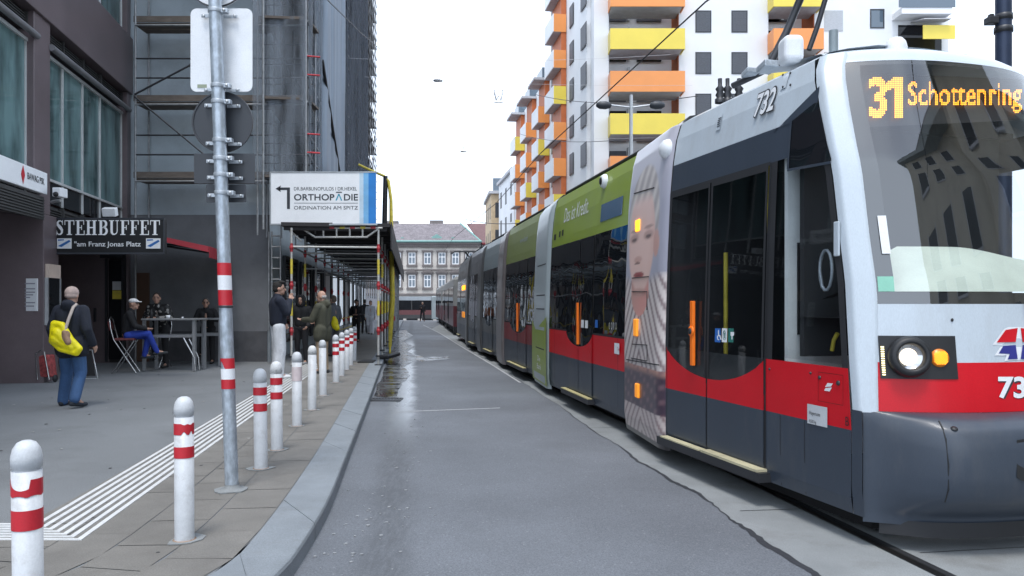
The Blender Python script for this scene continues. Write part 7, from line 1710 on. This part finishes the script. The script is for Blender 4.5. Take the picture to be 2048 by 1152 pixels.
# man walking away with the yellow bag
WALK = dict(knL=(-.13, .1, .5), anL=(-.17, .06, .085), knR=(.14, .0, .5), anR=(.2, -.24, .15), toR=(.24, -.1, .04), elL=(-.27, -.05, 1.14), elR=(.27, -.06, 1.14), wrL=(-.27, .03, .9), wrR=(.3, .06, .9))
o = at(143, 812); t, g, w, hw, hq, k = person(o, -3, 1.72, 'person walking away in navy jacket and jeans with a yellow shoulder bag', WALK, top=(.012, .016, .028), legs=(.035, .085, .19), shoe=(.02, .025, .035), hat='beanie', hair_c=(.44, .34, .3), coat=.22, bulk=1.22, baggy=.35, hood=1)
mb = MB()
remb = [w((-.13, -.2, 1.22)), w((.0, -.22, 1.2)), w((.12, -.22, 1.0)), w((.24, -.2, .86)), w((.2, -.2, .8)), w((-.02, -.22, .86)), w((-.15, -.21, .97))]
tb2 = thing('shoulder_bag', w((.02, -.21, .8)), 'bright yellow slack bag slung on the navy jacket', 'bag')
pr = [('c', remb[i], .05, remb[(i+1) % 7], .05) for i in range(7)]+[('e', w((0, -.21, 1.0)), (.12, .06, .13), None), ('c', w((-.05, -.22, 1.08)), .09, w((.14, -.21, .88)), .065), ('c', w((-.08, -.22, 1.0)), .09, w((.1, -.21, .88)), .06)]
remesh(pr, .012, 'pouch', mat('yellow bag', (.85, .74, .005), .5, var=.12, scale=8, bump=.5, bscale=12), tb2, 3)
remesh([('e', w((.07, -.262, 1.03)), (.07, .03, .1), Quaternion((0, 1, 0), R(28))), ('c', w((.06, -.27, 1.1)), .03, w((.12, -.26, .96)), .05)], .01, 'flap', cloth('brown flap', (.3, .19, .12)), tb2, 2)
mb = MB(); mb.tube([w((.06, -.245, 1.12)), w((.09, -.2, 1.3)), w((.11, -.13, 1.46)), w((.1, -.05, 1.5)), w((.08, .06, 1.44))], .022, 6); mb.build('strap', mat('beige strap', (.5, .43, .38), .8), tb2)
# seated man with white cap
SIT = dict(pel=(0, .02, .84), hipL=(-.09, .06, .82), hipR=(.09, .06, .82), knL=(-.09, .44, .8), knR=(.06, .45, .86), anL=(-.1, .36, .38), anR=(.0, .62, .46), toL=(-.11, .5, .33), toR=(-.03, .77, .42), che=(0, .05, 1.15), nek=(0, .1, 1.35), hed=(0, .15, 1.5), shL=(-.18, .08, 1.29), shR=(.18, .08, 1.29), elL=(-.23, .16, 1.02), elR=(.23, .2, 1.02), wrL=(-.1, .4, .96), wrR=(.1, .42, .96))
co = CH_O+V((.0, .0, 0)); person(co, -70, 1.72, 'person in white cap and blue trousers sitting cross-legged on the bar chair', SIT, top=(.01, .01, .012), legs=(.02, .05, .33), shoe=(.04, .045, .05), hat='cap', hair_c=(.7, .7, .7), head_yaw=-15)
TBL = dict(elL=(-.3, .12, 1.14), elR=(.3, .12, 1.14), wrL=(-.06, .36, 1.14), wrR=(.1, .36, 1.14), che=(0, .1, 1.26), nek=(0, .15, 1.44), hed=(0, .2, 1.58), shL=(-.19, .13, 1.38), shR=(.19, .13, 1.38), knR=(.12, .1, .55), anR=(.2, -.15, .25))
tm = mat('patterned black jacket', (.05, .05, .05), .6, var=.3); 
n_ = tm.node_tree.nodes; v_ = n_.new('ShaderNodeTexVoronoi'); v_.inputs['Scale'].default_value = 20; c_ = n_.new('ShaderNodeTexCoord'); tm.node_tree.links.new(c_.outputs['Object'], v_.inputs['Vector']); cr_ = n_.new('ShaderNodeValToRGB'); cr_.color_ramp.interpolation = 'CONSTANT'; cr_.color_ramp.elements[0].color = (.012, .012, .013, 1); cr_.color_ramp.elements[1].color = (.3, .29, .27, 1); cr_.color_ramp.elements[1].position = .8
s_ = n_.new('ShaderNodeSeparateColor'); tm.node_tree.links.new(v_.outputs['Color'], s_.inputs[0]); tm.node_tree.links.new(s_.outputs[0], cr_.inputs[0]); tm.node_tree.links.new(cr_.outputs[0], n_['Principled BSDF'].inputs['Base Color'])
q = P(320, 0, 18.0); person((q.x, 18.05, SW), 178, 1.78, 'person in black and white patterned jacket leaning on the high table', TBL, topm=tm, legs=(.02, .02, .022), hair_c=(.05, .04, .035), head_yaw=20, bulk=1.1)
q = P(413, 0, 19.2); person((q.x, 19.3, SW), 185, 1.66, 'person in dark jacket and light shirt resting arms on the second high table', dict(TBL, wrL=(-.1, .42, 1.16), wrR=(.12, .42, 1.16)), top=(.018, .018, .02), legs=(.02, .02, .022), hair_c=(.1, .09, .08), head_yaw=15)
# group behind the bollards
CHIN = dict(elR=(.2, .12, 1.2), wrR=(.06, .2, 1.42), elL=(-.25, -.03, 1.14), wrL=(-.2, .12, .98), knL=(-.1, .03, .5), anL=(-.1, -.0, .085), anR=(.12, -.02, .085))
o = at(556, 756); person(o, -62, 1.92, 'person in navy puffer jacket and wide white trousers with hand at chin', CHIN, top=(.012, .016, .03), legs=(.6, .62, .65), shoe=(.7, .7, .7), hair='quiff', hair_c=(.015, .013, .012), bulk=1.25, baggy=.75, head_yaw=-12)
o = at(603, 728); person(o, 172, 1.69, 'person in black hoodie with the hood up, hands in pockets', dict(elL=(-.28, -.05, 1.12), elR=(.28, -.05, 1.12), wrL=(-.2, .12, .96), wrR=(.2, .12, .96)), top=(.008, .009, .011), legs=(.012, .012, .015), shoe=(.3, .3, .3), hat='hood', bulk=1.12, hood=2)
GEST = dict(elL=(-.25, .1, 1.14), wrL=(-.2, .36, 1.14), elR=(.26, .02, 1.14), wrR=(.2, .28, 1.08))
o = at(645, 746); person(o, 72, 1.76, 'person in olive green parka and beige trousers gesturing towards the others', GEST, top=(.062, .062, .042), legs=(.34, .25, .17), shoe=(.05, .05, .055), bald=True, hair_c=(.4, .37, .35), coat=.32, bulk=1.2, hood=1, head_yaw=14)
M['glass_frame'] = M['black']
o = at(667, 712); person(o, 60, 1.72, 'person in grey top with a yellow vest hidden behind the olive parka', dict(elL=(-.27, .0, 1.13), wrL=(-.25, .15, .95)), top=(.12, .13, .15), legs=(.1, .1, .11), hair_c=(.15, .12, .1), vox=.013)
o = at(669, 712); mb = None
vt = thing('yellow_bag', V((o.x, o.y-.28, SW+.75)), 'yellow plastic bag carried behind the olive parka', 'bag'); remesh([('e', V((o.x+.06, o.y-.22, 1.05)), (.1, .09, .17), None), ('c', V((o.x+.04, o.y-.2, 1.2)), .06, V((o.x+.12, o.y-.22, .92)), .08)], .014, 'pouch', M['bright_yellow'], vt, 2)
WK2 = dict(knL=(-.1, .1, .5), anL=(-.11, .16, .1), knR=(.1, .02, .5), anR=(.11, -.22, .14), toR=(.12, -.1, .05))
PH = dict(elL=(-.24, .05, 1.12), wrL=(-.08, .28, 1.12), elR=(.24, .05, 1.12), wrR=(.08, .28, 1.12))
o = at(713, 684); person(o, 180, 1.66, 'person in dark coat walking while looking at a phone', dict(PH, **WK2), top=(.02, .02, .024), legs=(.012, .012, .014), hair='long', hair_c=(.02, .018, .016), head_pitch=-25, vox=.016)
o = at(741, 669); person(o, 180, 1.64, 'person in pale loose clothes walking under the scaffold passage', WK2, top=(.45, .46, .5), legs=(.5, .5, .54), hair='long', hair_c=(.05, .04, .035), coat=.5, baggy=.6, vox=.017)
o = at(729, 668); person(o, 10, 1.7, 'person all in black far inside the passage', WK2, top=(.015, .015, .018), legs=(.015, .015, .018), hair_c=(.03, .025, .02), vox=.018)
o = at(763, 661); person(o, 0, 1.68, 'person in orange work vest far along the passage', WK2, top=(.5, .16, .06), legs=(.06, .06, .07), hair_c=(.03, .025, .02), vox=.018)
q = G(845, 643); person((q.x, q.y, 0.006), 178, 1.78, 'lone person in black standing on the road far down the street', dict(elR=(.26, .05, 1.15), wrR=(.1, .2, 1.2), anL=(-.16, 0, .085), anR=(.2, -.02, .085), knL=(-.13, .01, .5), knR=(.15, .01, .5)), top=(.012, .012, .016), legs=(.015, .015, .02), hair_c=(.2, .18, .16), vox=.019, bulk=1.15)
